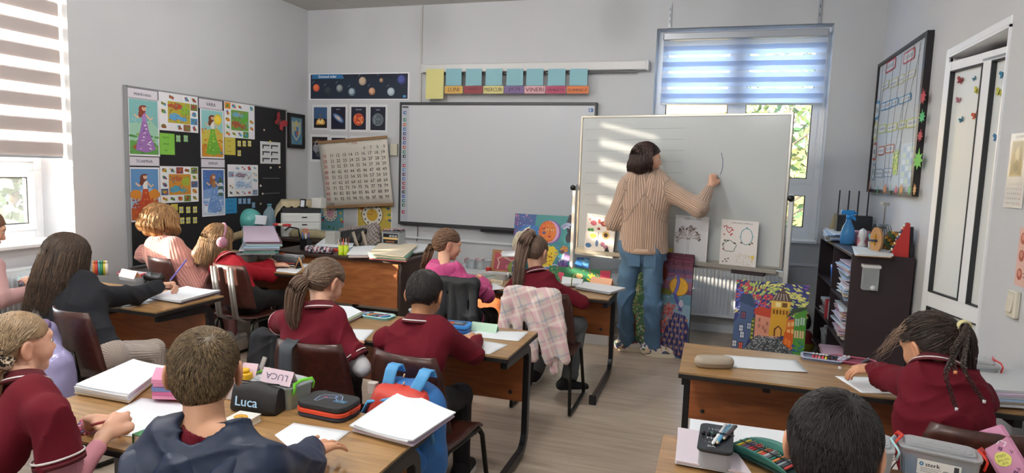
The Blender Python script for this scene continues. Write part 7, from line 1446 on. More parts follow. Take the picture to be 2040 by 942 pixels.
# black jacket and plaid shirt on chairs
def drape(label,cx,cy,top,hw,mat,hem,rz,name,seed,vfun=None,depth=.05,h=.008,amp=.006,extra=(),cat='jacket',slip=0.):
 r = empty(name,(cx,cy,0),R_(rz),label,cat); pr = [Limb((-hw*.85,-.0,top-.02),(hw*.85,0,top-.02),.028,.028,k=.03)]
 for k in range(5):x = -hw+2*hw*k/4; pr.append(Limb((x*.9,-.02,top-.03),(x*1.0+slip*(k/4),-.05-depth*.3*math.sin(k*1.9),hem+.02*math.sin(k*2.3)),.030,.034,(0,1,0),.6,k=.05))
 pr += [Limb((x*.8,.03,top-.03),(x*.85,.035,top-.12),.02,.02,k=.04) for x in (-hw,0,hw)]+list(extra)
 V,Q = nets(*field(pr,h=h,noise=wrinkle(amp,24,seed,(1,0,.1)))); link('cloth',fast_mesh('cloth',V,Q,mats=[mat],vcol=vfun(V) if vfun else None),r); return r
drape('black jacket draped over the chair of the girl in the pink hoodie',-1.60,3.865,.775,.17,plain('black_puff','15171d',.6,bump=.3),.42,-6,'jacket',90,extra=[Limb((.17,-.03,.5),(.28,.0,.44),.03,.02,k=.03)])
def plaid(V):
 b = np.array(lin('c9bcb4')); x,z = V[:,0]*1.0+V[:,1]*.4,V[:,2]; c = np.tile(b,(len(V),1)); rx,rz_ = (x*.92+z*.38),(z*.92-x*.38)
 for v,p_,w_,col in ((rx,.115,.42,'d2a0ae'),(rz_,.115,.42,'d0a4b0'),(rx+.05,.115,.09,'8a94a8'),(rz_+.05,.115,.09,'8a94a8'),(rx+.09,.115,.14,'e0dccf'),(rz_+.09,.115,.14,'e0dccf')):
  m = ((v % p_)/p_ < w_).astype(float)[:,None]*.55; c = c*(1-m)+np.array(lin(col))*m
 return c
PLM = colattr('plaid_flannel',.85,sheen=.2)
drape('pale pink plaid shirt hanging over the chair of the long-ponytail girl',-1.03,3.73,.775,.17,PLM,.38,0,'plaid_shirt',91,plaid,h=.006,amp=.007,cat='shirt',slip=.06,extra=[Limb((.10,-.03,.72),(.17,-.05,.30),.045,.030,(0,1,0),.6,k=.03),Limb((.05,-.05,.70),(.13,-.075,.36),.04,.03,(0,1,0),.6,k=.03),Limb((-.15,-.03,.68),(-.20,-.02,.40),.035,.04,(0,1,0),.6,k=.04)])
drape('pale grey and pink jacket over the back of the bottom left girl\'s chair',-1.84,.94,.74,.15,plain('pale_grey_nylon','a9b2b6',.45,bump=.3),.45,-35,'jacket',92)
BR_ = empty('rucksack',(-2.72,3.47,.0),R_(20),'black rucksack with pale stripes on the floor between the left desks','rucksack'); V,Q = nets(*field([Limb((-.08,0,.09),(-.08,0,.34),.09,.07,k=.06),Limb((.08,0,.09),(.08,0,.34),.09,.07,k=.06)],h=.010,noise=wrinkle(.006,22,95),clip=[((0,0,.001),(0,0,-1))])); link('body',fast_mesh('body',V,Q,mats=[plain('charcoal_cloth','25262c')]),BR_)
for sx in (-.07,.05):mb = MB(); mb.tube([(sx,-.085,.06),(sx+.02,-.10,.15),(sx+.05,-.095,.24)],.011,plain('pale_stripe','b9b4b0',.6),6,sq=(.5,1.4)); mb.build('stripe',BR_)
# ---------------- pictures and cards on the walls ----------------
def left_sheet(name,label,px,draw=None,paper='e6e4ea',X=LW+.034,cat='poster',group=None,th=.0008,rough=.45):
 loc,w,h = rect_left(*px,X=X); return poster(name,label,cat,loc,w,h,R_(90),paper,draw,th,group=group,rough=rough)
def front_sheet(name,label,px,draw=None,paper='e6e4ea',Y=FW-.004,cat='poster',group=None,rough=.45,tilt=0):
 loc,w,h = rect_front(*px,Y=Y); return poster(name,label,cat,loc,w,h,0,paper,draw,.0008,group=group,rough=rough,rot=(0,R_(tilt),0) if tilt else None)
 # black pin board
loc,w,h = rect_left(247,218,565,545,X=LW+.015); by0,by1,bz0,bz1 = 4.0,5.975,.60,2.052
PBD = empty('pin_board',(LW+.016,(by0+by1)/2,(bz0+bz1)/2),0,'large black pin board on the left wall with the four seasons posters','board')
mb = MB(); mb.box((0,0,0),(.028,by1-by0,bz1-bz0),plain('black_felt','1d1d20',.9,bump=.2),bev=.002); mb.build('panel',PBD)
GF = plain('grey_edge','8d8f92',.4)
for c_,d_ in (((.002,0,(bz1-bz0)/2),(.034,by1-by0+.02,.012)),((.002,0,-(bz1-bz0)/2),(.034,by1-by0+.02,.012)),((.002,-(by1-by0)/2-.004,0),(.034,.014,bz1-bz0)),((.002,(by1-by0)/2+.004,0),(.034,.014,bz1-bz0))):mb = MB(); mb.box(c_,d_,GF); mb.build('frame_rail',PBD)
def hdr(t):return lambda a:(a.rect(.01,.04,.99,.96,'c9c4d0'),a.rect(.03,.1,.97,.9,'d8d4dd'),a.text(t,.5,.5,a.h*.36,'4a4658',bold=.0006))
for t,px,s in (('PRIMĂVARA',(252.7,182.3,314,193.8),'spring'),('TOAMNA',(256.6,313.4,317.4,329.7),'autumn'),('VARA',(396,202,443,214.8),'summer'),('IARNA',(400.8,317.8,447.6,333),'winter')):
 left_sheet('title_card','pale lilac heading card above the %s lady poster' % s,px,hdr(t),'c9c4d0',cat='card',group=None)
def lady(sky,ground,dress,dress2,top,hair,seed,extra):
 def f(a):
  r = random.Random(seed); a.rect(.05,.03,.95,.97,sky[0]); a.poly([(.05,.03),(.95,.03),(.95,.5),(.7,.62),(.05,.55)],sky[1])
  for k in range(26):a.ell(r.uniform(.1,.9),r.uniform(.06,.38),a.w*.09,a.h*.022,r.choice(ground),up=False,n=9)
  a.poly([(.05,.03),(.95,.03),(.95,.2),(.05,.26)],ground[0]);
  for k in range(22):a.ell(r.uniform(.1,.9),r.uniform(.05,.26),a.w*.07,a.h*.02,r.choice(ground),up=False,n=9)
  extra(a,r)
  a.poly([(.44,.62),(.58,.62),(.66,.42),(.80,.22),(.86,.12),(.55,.06),(.22,.10),(.28,.26),(.38,.45)],dress)
  for k in range(26):t = r.random(); a.ell(.48+(r.random()-.5)*.5*(1-t)+.05,.12+.42*t,a.w*.035,a.h*.012,dress2[k % len(dress2)],up=False,n=8)
  a.poly([(.44,.60),(.42,.73),(.50,.78),(.58,.74),(.58,.60)],top); a.line([(.45,.72),(.30,.66),(.20,.71)],a.w*.05,'e3b99a'); a.line([(.57,.72),(.70,.64),(.78,.68)],a.w*.05,'e3b99a')
  a.ell(.45,.80,a.w*.11,a.h*.075,hair,20); a.ell(.40,.73,a.w*.07,a.h*.07,hair,-20); a.ell(.51,.825,a.w*.065,a.h*.042,'e8c0a4'); a.ell(.50,.862,a.w*.09,a.h*.018,hair)
  a.circ(.53,.828,.0035,'4a3428',n=6); a.circ(.49,.828,.0035,'4a3428',n=6); a.line([(.49,.806),(.51,.802),(.53,.806)],.002,'b04a48')
 return f
def ex_spring(a,r):
 for k in range(14):a.ell(r.uniform(.1,.9),r.uniform(.5,.93),a.w*.022,a.h*.006,r.choice(('e8e8f0','d8c84a','3a4a5a')),r.uniform(0,90),up=False,n=6)
 a.ell(.28,.15,a.w*.14,a.h*.045,'a05a34')
def ex_sum(a,r):
 a.circ(.74,.80,a.w*.17,'e8c832'); a.circ(.74,.80,a.w*.12,'f0d850')
 for k in range(30):a.ell(r.choice((r.uniform(.08,.3),r.uniform(.72,.93))),r.uniform(.12,.6),a.w*.05,a.h*.015,r.choice(('d8902a','c97a20','e0b040')),up=False,n=7)
 a.ell(.85,.12,a.w*.07,a.h*.03,'3f7fae')
def ex_aut(a,r):
 for x,y in ((.2,.5),(.82,.5),(.7,.46)):a.ell(x,y,a.w*.18,a.h*.09,'d0862e',wob=.1)
 for k in range(60):a.ell(r.uniform(.1,.9),r.uniform(.05,.42),a.w*.05,a.h*.014,r.choice(('c8602a','b04a24','d88a3a','a83a2a')),r.uniform(0,180),up=False,n=7)
def ex_win(a,r):
 for k in range(5):a.poly([(.66,.42+.07*k),(.94,.42+.07*k),(.8,.56+.07*k)],('4a6a5a','c9d8e6')[k % 2])
 for k in range(40):a.circ(r.uniform(.08,.92),r.uniform(.05,.95),.003,'d8e4f0',n=6,up=False)
 a.circ(.17,.14,a.w*.09,'dfe6ee'); a.circ(.17,.2,a.w*.06,'dfe6ee'); a.rect(.12,.225,.22,.24,'b83a48'); a.ell(.74,.13,a.w*.1,a.h*.05,'6a4a3a')
left_sheet('season_poster','spring poster of a lady in a mauve dress, top left of the pin board',(256,199.8,316.4,309.7),lady(('7fb8b8','9cc8b0'),('5f9a4c','7fae5a','4f8a48'),'9a6fae',('c9a8d0','e8e0ec','7d5496'),'a57fb8','8a3f2c',1,ex_spring))
left_sheet('season_poster','autumn poster of a lady in an orange leaf skirt, pin board',(259.7,333.6,317.4,442.8),lady(('5f8fc0','8fb0cc'),('b85a28','c8702e','a04820'),'b8482a',('c8602a','d07a34','a83a24'),'e6e2dc','6f3a28',2,ex_aut))
left_sheet('season_poster','summer poster of a lady in a green skirt beside the yellow sun',(400,220.5,445.4,314.5),lady(('8fc8c8','c8b850'),('c98a2c','d8a83a','b87a24'),'6fae3a',('8fc84a','c8d050','5a9a34'),'e6e2dc','7a4428',3,ex_sum))
left_sheet('season_poster','winter poster of a lady in an ice blue dress, bottom right of the season posters',(403,336,447.6,432),lady(('4a70b0','7f9fd0'),('b8cce0','9ab4d8','c8d8e8'),'6f94cc',('8fb0dc','b0c8e6','5a80bc'),'a57a4a','9a5f38',4,ex_win))
def collage(pal,mid,seed):
 def f(a):
  r = random.Random(seed); n = 5
  for i in range(n):
   for j in range(n):
    if 0 < i < n-1 and 0 < j < n-1:continue
    if r.random() < .15:continue
    x0,y0 = .02+i*.195,.02+j*.195; a.rect(x0,y0,x0+.18,y0+.175,r.choice(('e8ecec','dfe6e8',r.choice(pal),'e6e0d4')))
    a.ell(x0+.09,y0+.09,a.w*r.uniform(.03,.07),a.h*r.uniform(.03,.07),r.choice(pal),wob=.2,n=9); a.ell(x0+.06,y0+.12,a.w*.025,a.h*.025,r.choice(pal),n=7); a.ell(x0+.13,y0+.06,a.w*.025,a.h*.03,r.choice(pal),n=7)
  a.rect(.215,.215,.785,.785,mid[0]); a.ell(.38,.38,a.w*.15,a.h*.10,mid[1],wob=.2); a.ell(.65,.58,a.w*.12,a.h*.13,mid[2],wob=.2); a.ell(.42,.66,a.w*.18,a.h*.07,mid[3],wob=.25); a.ell(.6,.33,a.w*.1,a.h*.06,mid[1],wob=.2)
  for k in range(60):a.ell(r.uniform(.24,.76),r.uniform(.24,.76),a.w*.018,a.h*.015,r.choice(mid+pal),up=False,n=6)
 return f
left_sheet('picture_sheet','spring collage of small pictures beside the mauve dress poster',(317.4,193.4,393.8,258.7),collage(['5f8a4a','8f5a3a','a83a44','4a8ab8','7a7a3a'],['b8a83a','5fa0d0','8fb83a','b8503a'],5))
left_sheet('picture_sheet','autumn collage of small pictures beside the leaf skirt poster',(320,332,394.5,405),collage(['8f3a2a','c8902a','4a5a7a','6a8a3a','b85a2a'],['c88a2e','4a9ab8','9aae3a','b0643a'],6))
left_sheet('picture_sheet','summer collage of small pictures beside the green skirt poster',(447,210,506.9,273),collage(['3f8a3a','c8b83a','b83a3a','4a9ac0','d88a2a'],['6fa04a','a05a3a','5fae3a','6fa8c8'],7))
left_sheet('picture_sheet','pale winter collage of small pictures beside the ice blue poster',(454,328.8,513.9,391.8),collage(['8fa4bc','5a4a48','b83a44','7f94b0','c8d0d8'],['c8d4e0','9ab8d8','dfe6ec','8f7a8a'],8))
def note(col,words):return lambda a:[a.rect(.02,.02,.98,.98,col)]+[a.text(t,.42,.80-.3*k,a.h*.075,'3a4038') for k,t in enumerate(words)]
left_sheet('month_note','lime green note with month names under the spring collage',(318,266.7,347.6,307.5),note('7fbf4a',('MARTIE','APRILIE','MAI')),'7fbf4a',cat='note')
left_sheet('month_note','yellow note with month names under the summer collage',(447.6,275,469,308),note('c9bc4f',('IUNIE','IULIE','AUGUST')),'c9bc4f',cat='note')
left_sheet('month_note','blue note with month names under the winter collage',(448.6,394,471.8,426),note('2f86b8',('DECEMBRIE','IANUARIE','FEBRUARIE')),'2f86b8',cat='note')
left_sheet('month_note','yellow note peeping over the blond bob below the autumn collage',(341,406,354,420),note('c9bc4f',('',)),'c9bc4f',cat='note')
def blob_card(px,py,col,lb,grp,sz=.030):
 q = at_x(px,py,LW+.033); r = empty('name_tag',tuple(q),R_(90),lb,'tag',grp); mb = MB(); P_ = [(sz*(1-.2*math.cos(4*t))*math.cos(t)*.85,sz*(1-.2*math.cos(4*t))*math.sin(t)*1.05) for t in np.linspace(0,6.283,25)[:-1]]
 mb.prism(P_,0,.0012,plain('tag_'+col,col,.6),rotm(90)); mb.build('card',r); a = Art(.02,.03); a.rect(0,0,1,1,'a9b4c0'); a.rect(.2,.3,.8,.42,'4a5460'); a.rect(.3,.55,.7,.65,'4a5460'); a.build('print',r,.6,loc=(-.01,-.0014,-.015))
for i,(x,y) in enumerate(((355,276),(370,276))):blob_card(x,y,'8fc47a',('left','right')[i]+' scalloped green name tag beside the lime green note','green name tags')
for i,(x,y) in enumerate(((361,418),(375,418),(388.5,417.5),(363,439.5),(375,439),(388.5,438.5))):blob_card(x,y,'d8cf6a','%s row, %s scalloped yellow name tag below the autumn collage' % (('upper','lower')[i//3],('left','middle','right')[i % 3]),'yellow tags under the autumn collage')
for i,(x,y) in enumerate(((476.5,286),(486.5,286),(497,286),(476.5,305))):blob_card(x,y,'d8c95f',('first','second','third','lower, single')[i]+' scalloped yellow name tag beside the yellow note under the summer collage','yellow tags under the summer collage')
for i,(x,y) in enumerate(((478,400.5),(487,400.5),(496,400.5),(505,408.5))):blob_card(x,y,'6f9ac4',('first','second','third','lowest, rightmost')[i]+' scalloped pale blue name tag beside the blue note','blue name tags')
def grid(a):[(a.rect(.1+.42*i,.68-.3*j,.46+.42*i,.86-.3*j,'2a2c34'),a.rect(.16+.42*i,.68-.3*j,.46+.42*i,.80-.3*j,'d0d4d8')) for i in range(2) for j in range(3)]
left_sheet('white_sheet','white sheet with dark corner marks on the right part of the pin board',(518.7,284,558.5,325.6),grid,'d8dadd',cat='sheet')
for px,y0,lb in ((540,355,'upper thin black clip strip'),(541,385,'lower thin black clip strip')):
 q = at_x(px,y0,LW+.034); mk = MB(); mk.box((0,0,0),(.008,.26,.01),plain('strip_grey','55585e',.4)); one('clip_strip',lb+' on the right of the pin board','strip',mk,tuple(q))
for k,(px,py,c) in enumerate(((526,259,'b8a08f'),(539,334,'c9c9b8'),(557,333,'c9b89a'),(519,370,'d8d8d0'),(523,386,'c9c0b8'),(538,282,'d8c83a'),(519,406,'b8a890'))):
 q = at_x(px,py,LW+.036); mk = MB(); mk.lathe([(.012,0),(.010,.006),(.004,.009),(.0001,.012)],plain('pin_'+c,c,.4),n=10,M=rotm(0,90)); one('push_pin',('brown push pin left of the red paper butterfly','cream push pin below the white sheet','tan push pin below the white sheet','white push pin beside the upper clip strip','pale push pin beside the lower clip strip','yellow push pin on the white sheet','tan push pin lowest on the bare part of the pin board')[k],'pin',mk,tuple(q),group='push pins')
def bfly(name,label,q,s,col,rz,group=None,axis_rot=None):
 W_ = [(0,-.35),(.12,-.1),(.35,-.55),(.75,-.5),(.6,-.05),(1.0,.35),(.8,.8),(.35,.6),(.1,.2),(0,.35)]; P_ = W_+[(-x,y) for x,y in W_[::-1][1:-1]]; r = empty(name,tuple(q),rz,label,'butterfly',group,rot=axis_rot)
 for sg in (1,-1):
  mb = MB(); Q_ = [(sg*x*s,y*s) for x,y in W_]; mb.prism(Q_,0,.0025,plain('bf_'+col,col,.6),rotm(90,0,-sg*12)); mb.build('wing',r)
 mb = MB(); mb.tube([(0,-.004,-.4*s),(0,-.004,.4*s)],.07*s,plain('bf_body','4a3a38',.6),6); mb.build('body',r); return r
bfly('paper_butterfly','big dark red paper butterfly at the top right corner of the pin board',at_x(556,244,LW+.04),.105,'9a2e34',R_(90),axis_rot=(0,R_(35),R_(90)))
# framed crest
loc,w,h = rect_left(574,229,606,294,X=LW+.02); CF = empty('framed_picture',loc,R_(90),'small dark-framed picture of a crest beside the pin board','picture')
for c_,d_ in (((w/2,0,.02),(w,.025,.04)),((w/2,0,h-.02),(w,.025,.04)),((.02,0,h/2),(.04,.026,h-.08)),((w-.02,0,h/2),(.04,.026,h-.08))):mb = MB(); mb.box(c_,d_,plain('dark_frame','1c1a1c',.4)); mb.build('frame_rail',CF)
a = Art(w,h); a.rect(.1,.08,.9,.92,'5f8a9c'); a.poly([(.22,.80),(.36,.74),(.5,.82),(.64,.74),(.78,.80),(.76,.45),(.64,.3),(.5,.2),(.36,.3),(.24,.45)],'a9b0a0'); a.poly([(.36,.62),(.64,.62),(.62,.38),(.5,.28),(.38,.38)],'3f74a8'); a.rect(.38,.5,.5,.62,'b8a45a'); a.rect(.5,.38,.62,.5,'a8584a'); a.line([(.24,.34),(.5,.14),(.76,.34)],.012,'2f6fb0'); a.ell(.5,.72,w*.07,h*.05,'c9b86a'); a.build('print',CF,.25)
# solar system
def solar(a):
 a.rect(.015,.04,.985,.96,'1e2a3c'); a.rect(.015,.8,.985,.96,'1c2434'); r = random.Random(3)
 for k in range(120):a.circ(r.uniform(.03,.97),r.uniform(.08,.92),.0014,'8f9cb0',n=4,up=False)
 a.poly([(.03,.80),(.36,.80),(.34,.97),(.03,.97)],'2f6fa0'); a.text('Sistemul solar',.19,.885,a.h*.10,'e0e6ee',bold=.0008)
 for x,y,rr,c,c2 in ((.075,.46,.026,'c8553a','e0764a'),(.195,.36,.027,'2a3038','3a424c'),(.315,.44,.026,'6a7074','9aa0a4'),(.44,.30,.028,'5a7080','a9b8c0'),(.545,.70,.028,'b09a84','c9b49c'),(.64,.32,.025,'a8765a','d0a68a'),(.73,.72,.014,'9a7a64','b8977c'),(.825,.30,.027,'9fb0bc','c0ccd4'),(.925,.74,.032,'3a3f74','525aa0')):
  k = a.h*.9/.2; a.circ(x,y,rr*k*1.25,c); a.circ(x-.004,y+.02,rr*k*.85,c2); a.line([(x-.04,y+.18),(x-.02,y+.26)],.003,'a9b4c0')
 a.ell(.955,.13,.02,.014,'4a90c0')
front_sheet('solar_system_poster','long dark poster of the planets lettered Sistemul solar',(616,144,816,199),solar)
def card(title,kind,seed):
 def f(a):
  r = random.Random(seed); a.rect(.10,.09,.90,.91,'1a1c30')
  for k in range(50):a.circ(r.uniform(.12,.88),r.uniform(.12,.88),.0012,'8f94b0',n=4,up=False)
  if title:a.text(title,.5,.82,a.h*.055,'c9cce0')
  R0 = a.w*.28
  if kind == 'rocket':a.rect(.10,.45,.90,.91,'3a5a80'); a.ell(.5,.32,R0,R0*.7,'d89a4a',wob=.2); a.ell(.5,.34,R0*.6,R0*.4,'f0d890',wob=.2); a.poly([(.46,.38),(.54,.38),(.54,.62),(.5,.72),(.46,.62)],'6a5a50'); a.rect(.10,.09,.9,.22,'1c1a1e')
  if kind == 'galaxy':a.ell(.5,.5,R0*1.25,R0*.5,'4a6a9a',-35); a.ell(.5,.5,R0*.9,R0*.3,'a0a4b8',-35); a.ell(.5,.5,R0*.4,R0*.16,'d8c4a4',-35)
  if kind == 'sun':a.circ(.5,.46,R0,'b8402a'); [a.circ(r.uniform(.3,.7),r.uniform(.35,.58),R0*.16,r.choice(('e08a4a','d8603a','e8b07a')),n=7,up=False) for _ in range(16)]; a.line([(.5+R0/a.w*math.cos(t),.46+R0/a.h*math.sin(t)) for t in np.linspace(0,6.28,24)],.004,'e0784a')
  if kind == 'moon':a.circ(.5,.46,R0,'5a646c'); [a.circ(r.uniform(.32,.68),r.uniform(.36,.56),R0*.14,r.choice(('7d878f','48525a','8f989e')),n=7,up=False) for _ in range(12)]; a.line([(.5+R0/a.w*math.cos(t),.46+R0/a.h*math.sin(t)) for t in np.linspace(0,6.28,24)],.003,'b0b8bc')
  if kind == 'astro':a.rect(.1,.5,.9,.91,'2a2226'); a.line([(.12,.7),(.4,.8),(.7,.72),(.85,.55)],.008,'8a6a4a'); a.ell(.35,.5,R0*.7,R0*.8,'8a8c92',wob=.1); a.ell(.35,.66,R0*.4,R0*.4,'a9abb0'); a.ell(.35,.66,R0*.25,R0*.22,'23252c'); a.ell(.6,.28,R0*1.2,R0*.5,'4a4c54',wob=.15)
 return f
for k,(px,t,kd,lb) in enumerate((((622,209,655,259),'','rocket','rocket launch card, top left of the space cards'),((656,208,692,262),'galaxie','galaxy','galaxy card, second in the top row of space cards'),((696,208,733,263),'Soarele','sun','red sun card, third in the top row of space cards'),((734,208,772,264),'Luna','moon','grey moon card at the right end of the top row of space cards'),
((618,268,656,322),'','astro','astronaut card below the rocket card'),((657,270,692,323),'Mercur','moon','space card mostly hidden behind the number chart, below the galaxy'),((696,271,732,324),'Venus','sun','space card mostly hidden behind the number chart, below the sun'),((735,272,771,325),'Marte','moon','space card mostly hidden behind the number chart, below the moon'))):front_sheet('space_card',lb,px,card(t,kd,k),'d6d7da')
# clocks
def clock(bg,cx,cy,face,ring,seed):
 def f(a):
  r = random.Random(seed); a.rect(.02,.02,.98,.98,bg); R0 = a.w*.29
  for k in range(30):
   x,y = r.uniform(.05,.9),r.uniform(.03,.92)
   if abs(x-cx) < .33 and abs(y-cy) < .36:continue
   a.rect(x,y,x+.09,y+.055,r.choice(('c84a3a','e0d4a8','3f8a5a','2f5f8a','d8b84a')),up=False)
  for k in range(4):a.rect(.06+.15*k,.05,.18+.15*k,.16,('c8502a','d8c83a','3a8a4a','c8502a')[k])
  a.circ(cx,cy,R0*1.08,ring,n=26); a.circ(cx,cy,R0,'e0dcd0',n=26); a.circ(cx,cy,R0*.55,face,n=20)
  for k in range(12):t = k*math.pi/6; a.circ(cx+R0*.80/a.w*math.cos(t),cy+R0*.80/a.h*math.sin(t),R0*.09,'4a4a50',n=7,up=False)
  a.line([(cx,cy),(cx-R0*.5/a.w,cy+R0*.1/a.h)],.006,'8a3a4a'); a.line([(cx,cy),(cx,cy+R0*.7/a.h)],.005,'b84a6a')
 return f
front_sheet('clock_poster','blue cardboard clock poster behind the number chart, left',(638,394,686,472),clock('6fa4b0',.42,.60,'d8a8b8','2f6f8a',11))
front_sheet('clock_poster','yellow cardboard clock poster behind the number chart, right',(711,404,781,468),clock('c0aa50',.44,.62,'c9a23a','8a6a2a',12))
# number chart 1-100 on wooden slats
a_ = at_y(648.4,413,FW-.06); b_ = at_y(783,406.8,FW-.06); c_ = at_y(641.3,284,FW-.06); w = np.linalg.norm(b_-a_); h = np.linalg.norm(c_-a_); tl = math.atan2(b_[2]-a_[2],b_[0]-a_[0])
NC = empty('number_chart',tuple(a_),0,'hand-lettered number chart from 1 to 100 on cream cloth between wooden slats','chart',rot=(R_(3),-tl,0)); mb = MB()
mb.sheet(lambda u,v:(u*w,.006*math.sin(u*5)*math.sin(v*3),v*h),10,8,plain('cream_cloth','cdc8be',.85,bump=.2,bscale=400),.002); mb.build('cloth',NC)
for z in (0,h):mb = MB(); mb.box((w/2,-.004,z),(w+.01,.022,.032),plain('slat_wood','8f6f4e',.6,noise=.1),bev=.003); mb.build('slat',NC)
a = Art(w,h)
for j in range(11):
 for i in range(10):
  n_ = j*10+i; v = .88-.083*j-.01
  if j == 0:
   if i >= 6:a.text(str(i),.08+.095*i+.02,v,.034,'5f8a6a' if i < 9 else '5a5a5a')
  elif j < 10:a.text(str(n_),.075+.094*i+.012*(i > 0),v,.036,'b8545a' if i == 0 else '4a4648')
a.text('100',.11,.045,.036,'6a6668'); a.text('1 - 100',.5,.955,.034,'b87a7a'); a.build('lettering',NC,.8,loc=(0,-.009,0),zscale=.5)['kind'] = 'stuff'
# weekday cards: figures of the originals left out
front_sheet('yellow_sheet','tall pale yellow sheet at the left end of the weekday cards',(848,137,884.4,197),None,'cfc982',Y=FW-.10,cat='sheet')
for k,((x0,x1),(lx0,lx1),t,c,tc) in enumerate(zip(((888,920),(927.4,960),(967,1001),(1008.6,1042.5),(1048,1083),(1090.8,1127),(1134,1171)),((885.5,922),(924,961.8),(962.6,1003),(1004,1044),(1044.6,1086),(1086.8,1127.4),(1129,1173)),('LUNI','MARȚI','MIERCURI','JOI','VINERI','SÂMBĂTĂ','DUMINICĂ'),('c9a04a','86222e','d0c67f','6f5488','cf9ca4','a82f58','cf6c2a'),('5a3a1a','5e1620','4a3a2a','3a2a4a','5a2a34','4a1228','5e2408'))):
 front_sheet('blue_sheet','plain light blue sheet above the %s card' % t,(x0,136.5,x1,170.5),None,'79adb8',Y=FW-.10,cat='sheet')
 front_sheet('weekday_card','coloured card lettered %s under the projector case' % t,(lx0,171,lx1,186.3),(lambda t,tc:lambda a:(a.text(t,.5,.52,a.h*.52,tc,wid=a.w*(.88 if len(t) > 5 else .6),bold=.0007)))(t,tc),c,Y=FW-.102,cat='card')
 # drawings hung on the mobile whiteboard
def hung(name,label,pts,draw,paper='dcdad8',off=.045):
 tl_,tr,br_,bl_ = [wbp(x,y,off) for x,y in pts]; w = (np.linalg.norm(tr-tl_)+np.linalg.norm(br_-bl_))/2; h = (np.linalg.norm(tl_-bl_)+np.linalg.norm(tr-br_))/2; ang = math.atan2(br_[2]-bl_[2],(br_-bl_).dot(WBU)); dx = (tl_-bl_).dot(WBU)/h
 return poster(name,label,'drawing',tuple(bl_),w,h,0,paper,draw,.0008,rot=(R_(3),(math.asin(dx)-ang)/2,WBA),rough=.4)
def fruits(a):
 a.text('PUNCTUL GALBEN',.5,.955,a.h*.035,'2a2a2e',wid=a.w*.66)
 for x,y,rx,ry,c in ((.12,.86,.03,.05,'d08a94'),(.25,.78,.11,.09,'cf6f7f'),(.44,.84,.05,.08,'b85a54'),(.62,.80,.14,.09,'7a2f2c'),(.84,.87,.04,.03,'c88a3a'),(.94,.86,.055,.04,'b0642a'),(.90,.74,.075,.05,'c0702e'),(.76,.68,.06,.04,'c8762e'),(.44,.66,.05,.045,'8a3230'),(.12,.60,.06,.05,'2f7a3a'),(.22,.61,.06,.06,'3f8a44'),(.27,.47,.11,.08,'b8c04a'),(.13,.22,.11,.08,'3f6fa0'),(.42,.30,.05,.12,'5a7aa8'),(.62,.30,.08,.08,'b87a9a'),(.74,.24,.09,.07,'a8748f'),(.78,.12,.09,.12,'2c2f30'),(.50,.08,.03,.02,'5a3a30'),(.60,.26,.03,.02,'4a3a40')):a.ell(x,y,rx*a.w,ry*a.h*.72,c,wob=.08,n=18)
 a.circ(.62,.80,a.w*.07,'9a4a40'); a.circ(.62,.80,a.w*.03,'c07a64'); a.circ(.26,.47,a.w*.06,'cfc85a')
 for k in range(14):t = k*.449; a.ell(.70+.10*math.cos(t),.53+.10*a.w/a.h*math.sin(t),a.w*.04,a.w*.018,'c9a22e',math.degrees(t),up=False,n=8)
 a.circ(.70,.53,a.w*.07,'3a241c'); a.line([(.45,.42),(.45,.58)],.004,'3a5a3a'); a.line([(.41,.50),(.41,.54)],.003,'3a5a3a'); a.poly([(.72,.2),(.78,.26),(.84,.2)],'2c2f30')
hung('drawing_sheet','drawing of fruits, a sunflower and animals, hung left of the teacher',[(1174,425),(1234,431),(1219,513),(1163,504)],fruits,'e0dcda')
def treedraw(a):
 a.text('COPACUL VIETII',.52,.94,a.h*.035,'2a2a30',wid=a.w*.5); r = random.Random(4)
 for s in (-1,1):a.line([(.42+s*.045,.12),(.42+s*.02,.3),(.42+s*.025,.45),(.42+s*.05,.55)],.002,'7a6460')
 def br(x,y,an,l,d):
  x2,y2 = x+l*math.cos(an),y+l*math.sin(an)*.72; a.line([(x,y),(x2,y2)],.0022 if d > 2 else .0014,'7a6460' if d > 1 else '8f7d7a',up=False)
  if d:[br(x2,y2,an+r.uniform(-.65,.65),l*r.uniform(.62,.85),d-1) for _ in range(3 if d > 2 else 2)]
  elif r.random() < .35:a.ell(x2,y2,.005,.0035,r.choice(('4a4a58','5a3a3a','3a3a44')),up=False,n=6)
 for k in range(7):br(.42,.50,.35+.42*k,.13,4)
 for p in ([(.46,.12),(.7,.10),(.85,.03)],[(.40,.12),(.2,.14),(.08,.12)],[(.44,.1),(.6,.03)]):a.line(p,.002,'8f7d7a')
hung('drawing_sheet','pencil drawing of a tree with roots, right of the teacher on the whiteboard',[(1348,428),(1416,432),(1405,528),(1341,520)],treedraw,'d6d8dc')
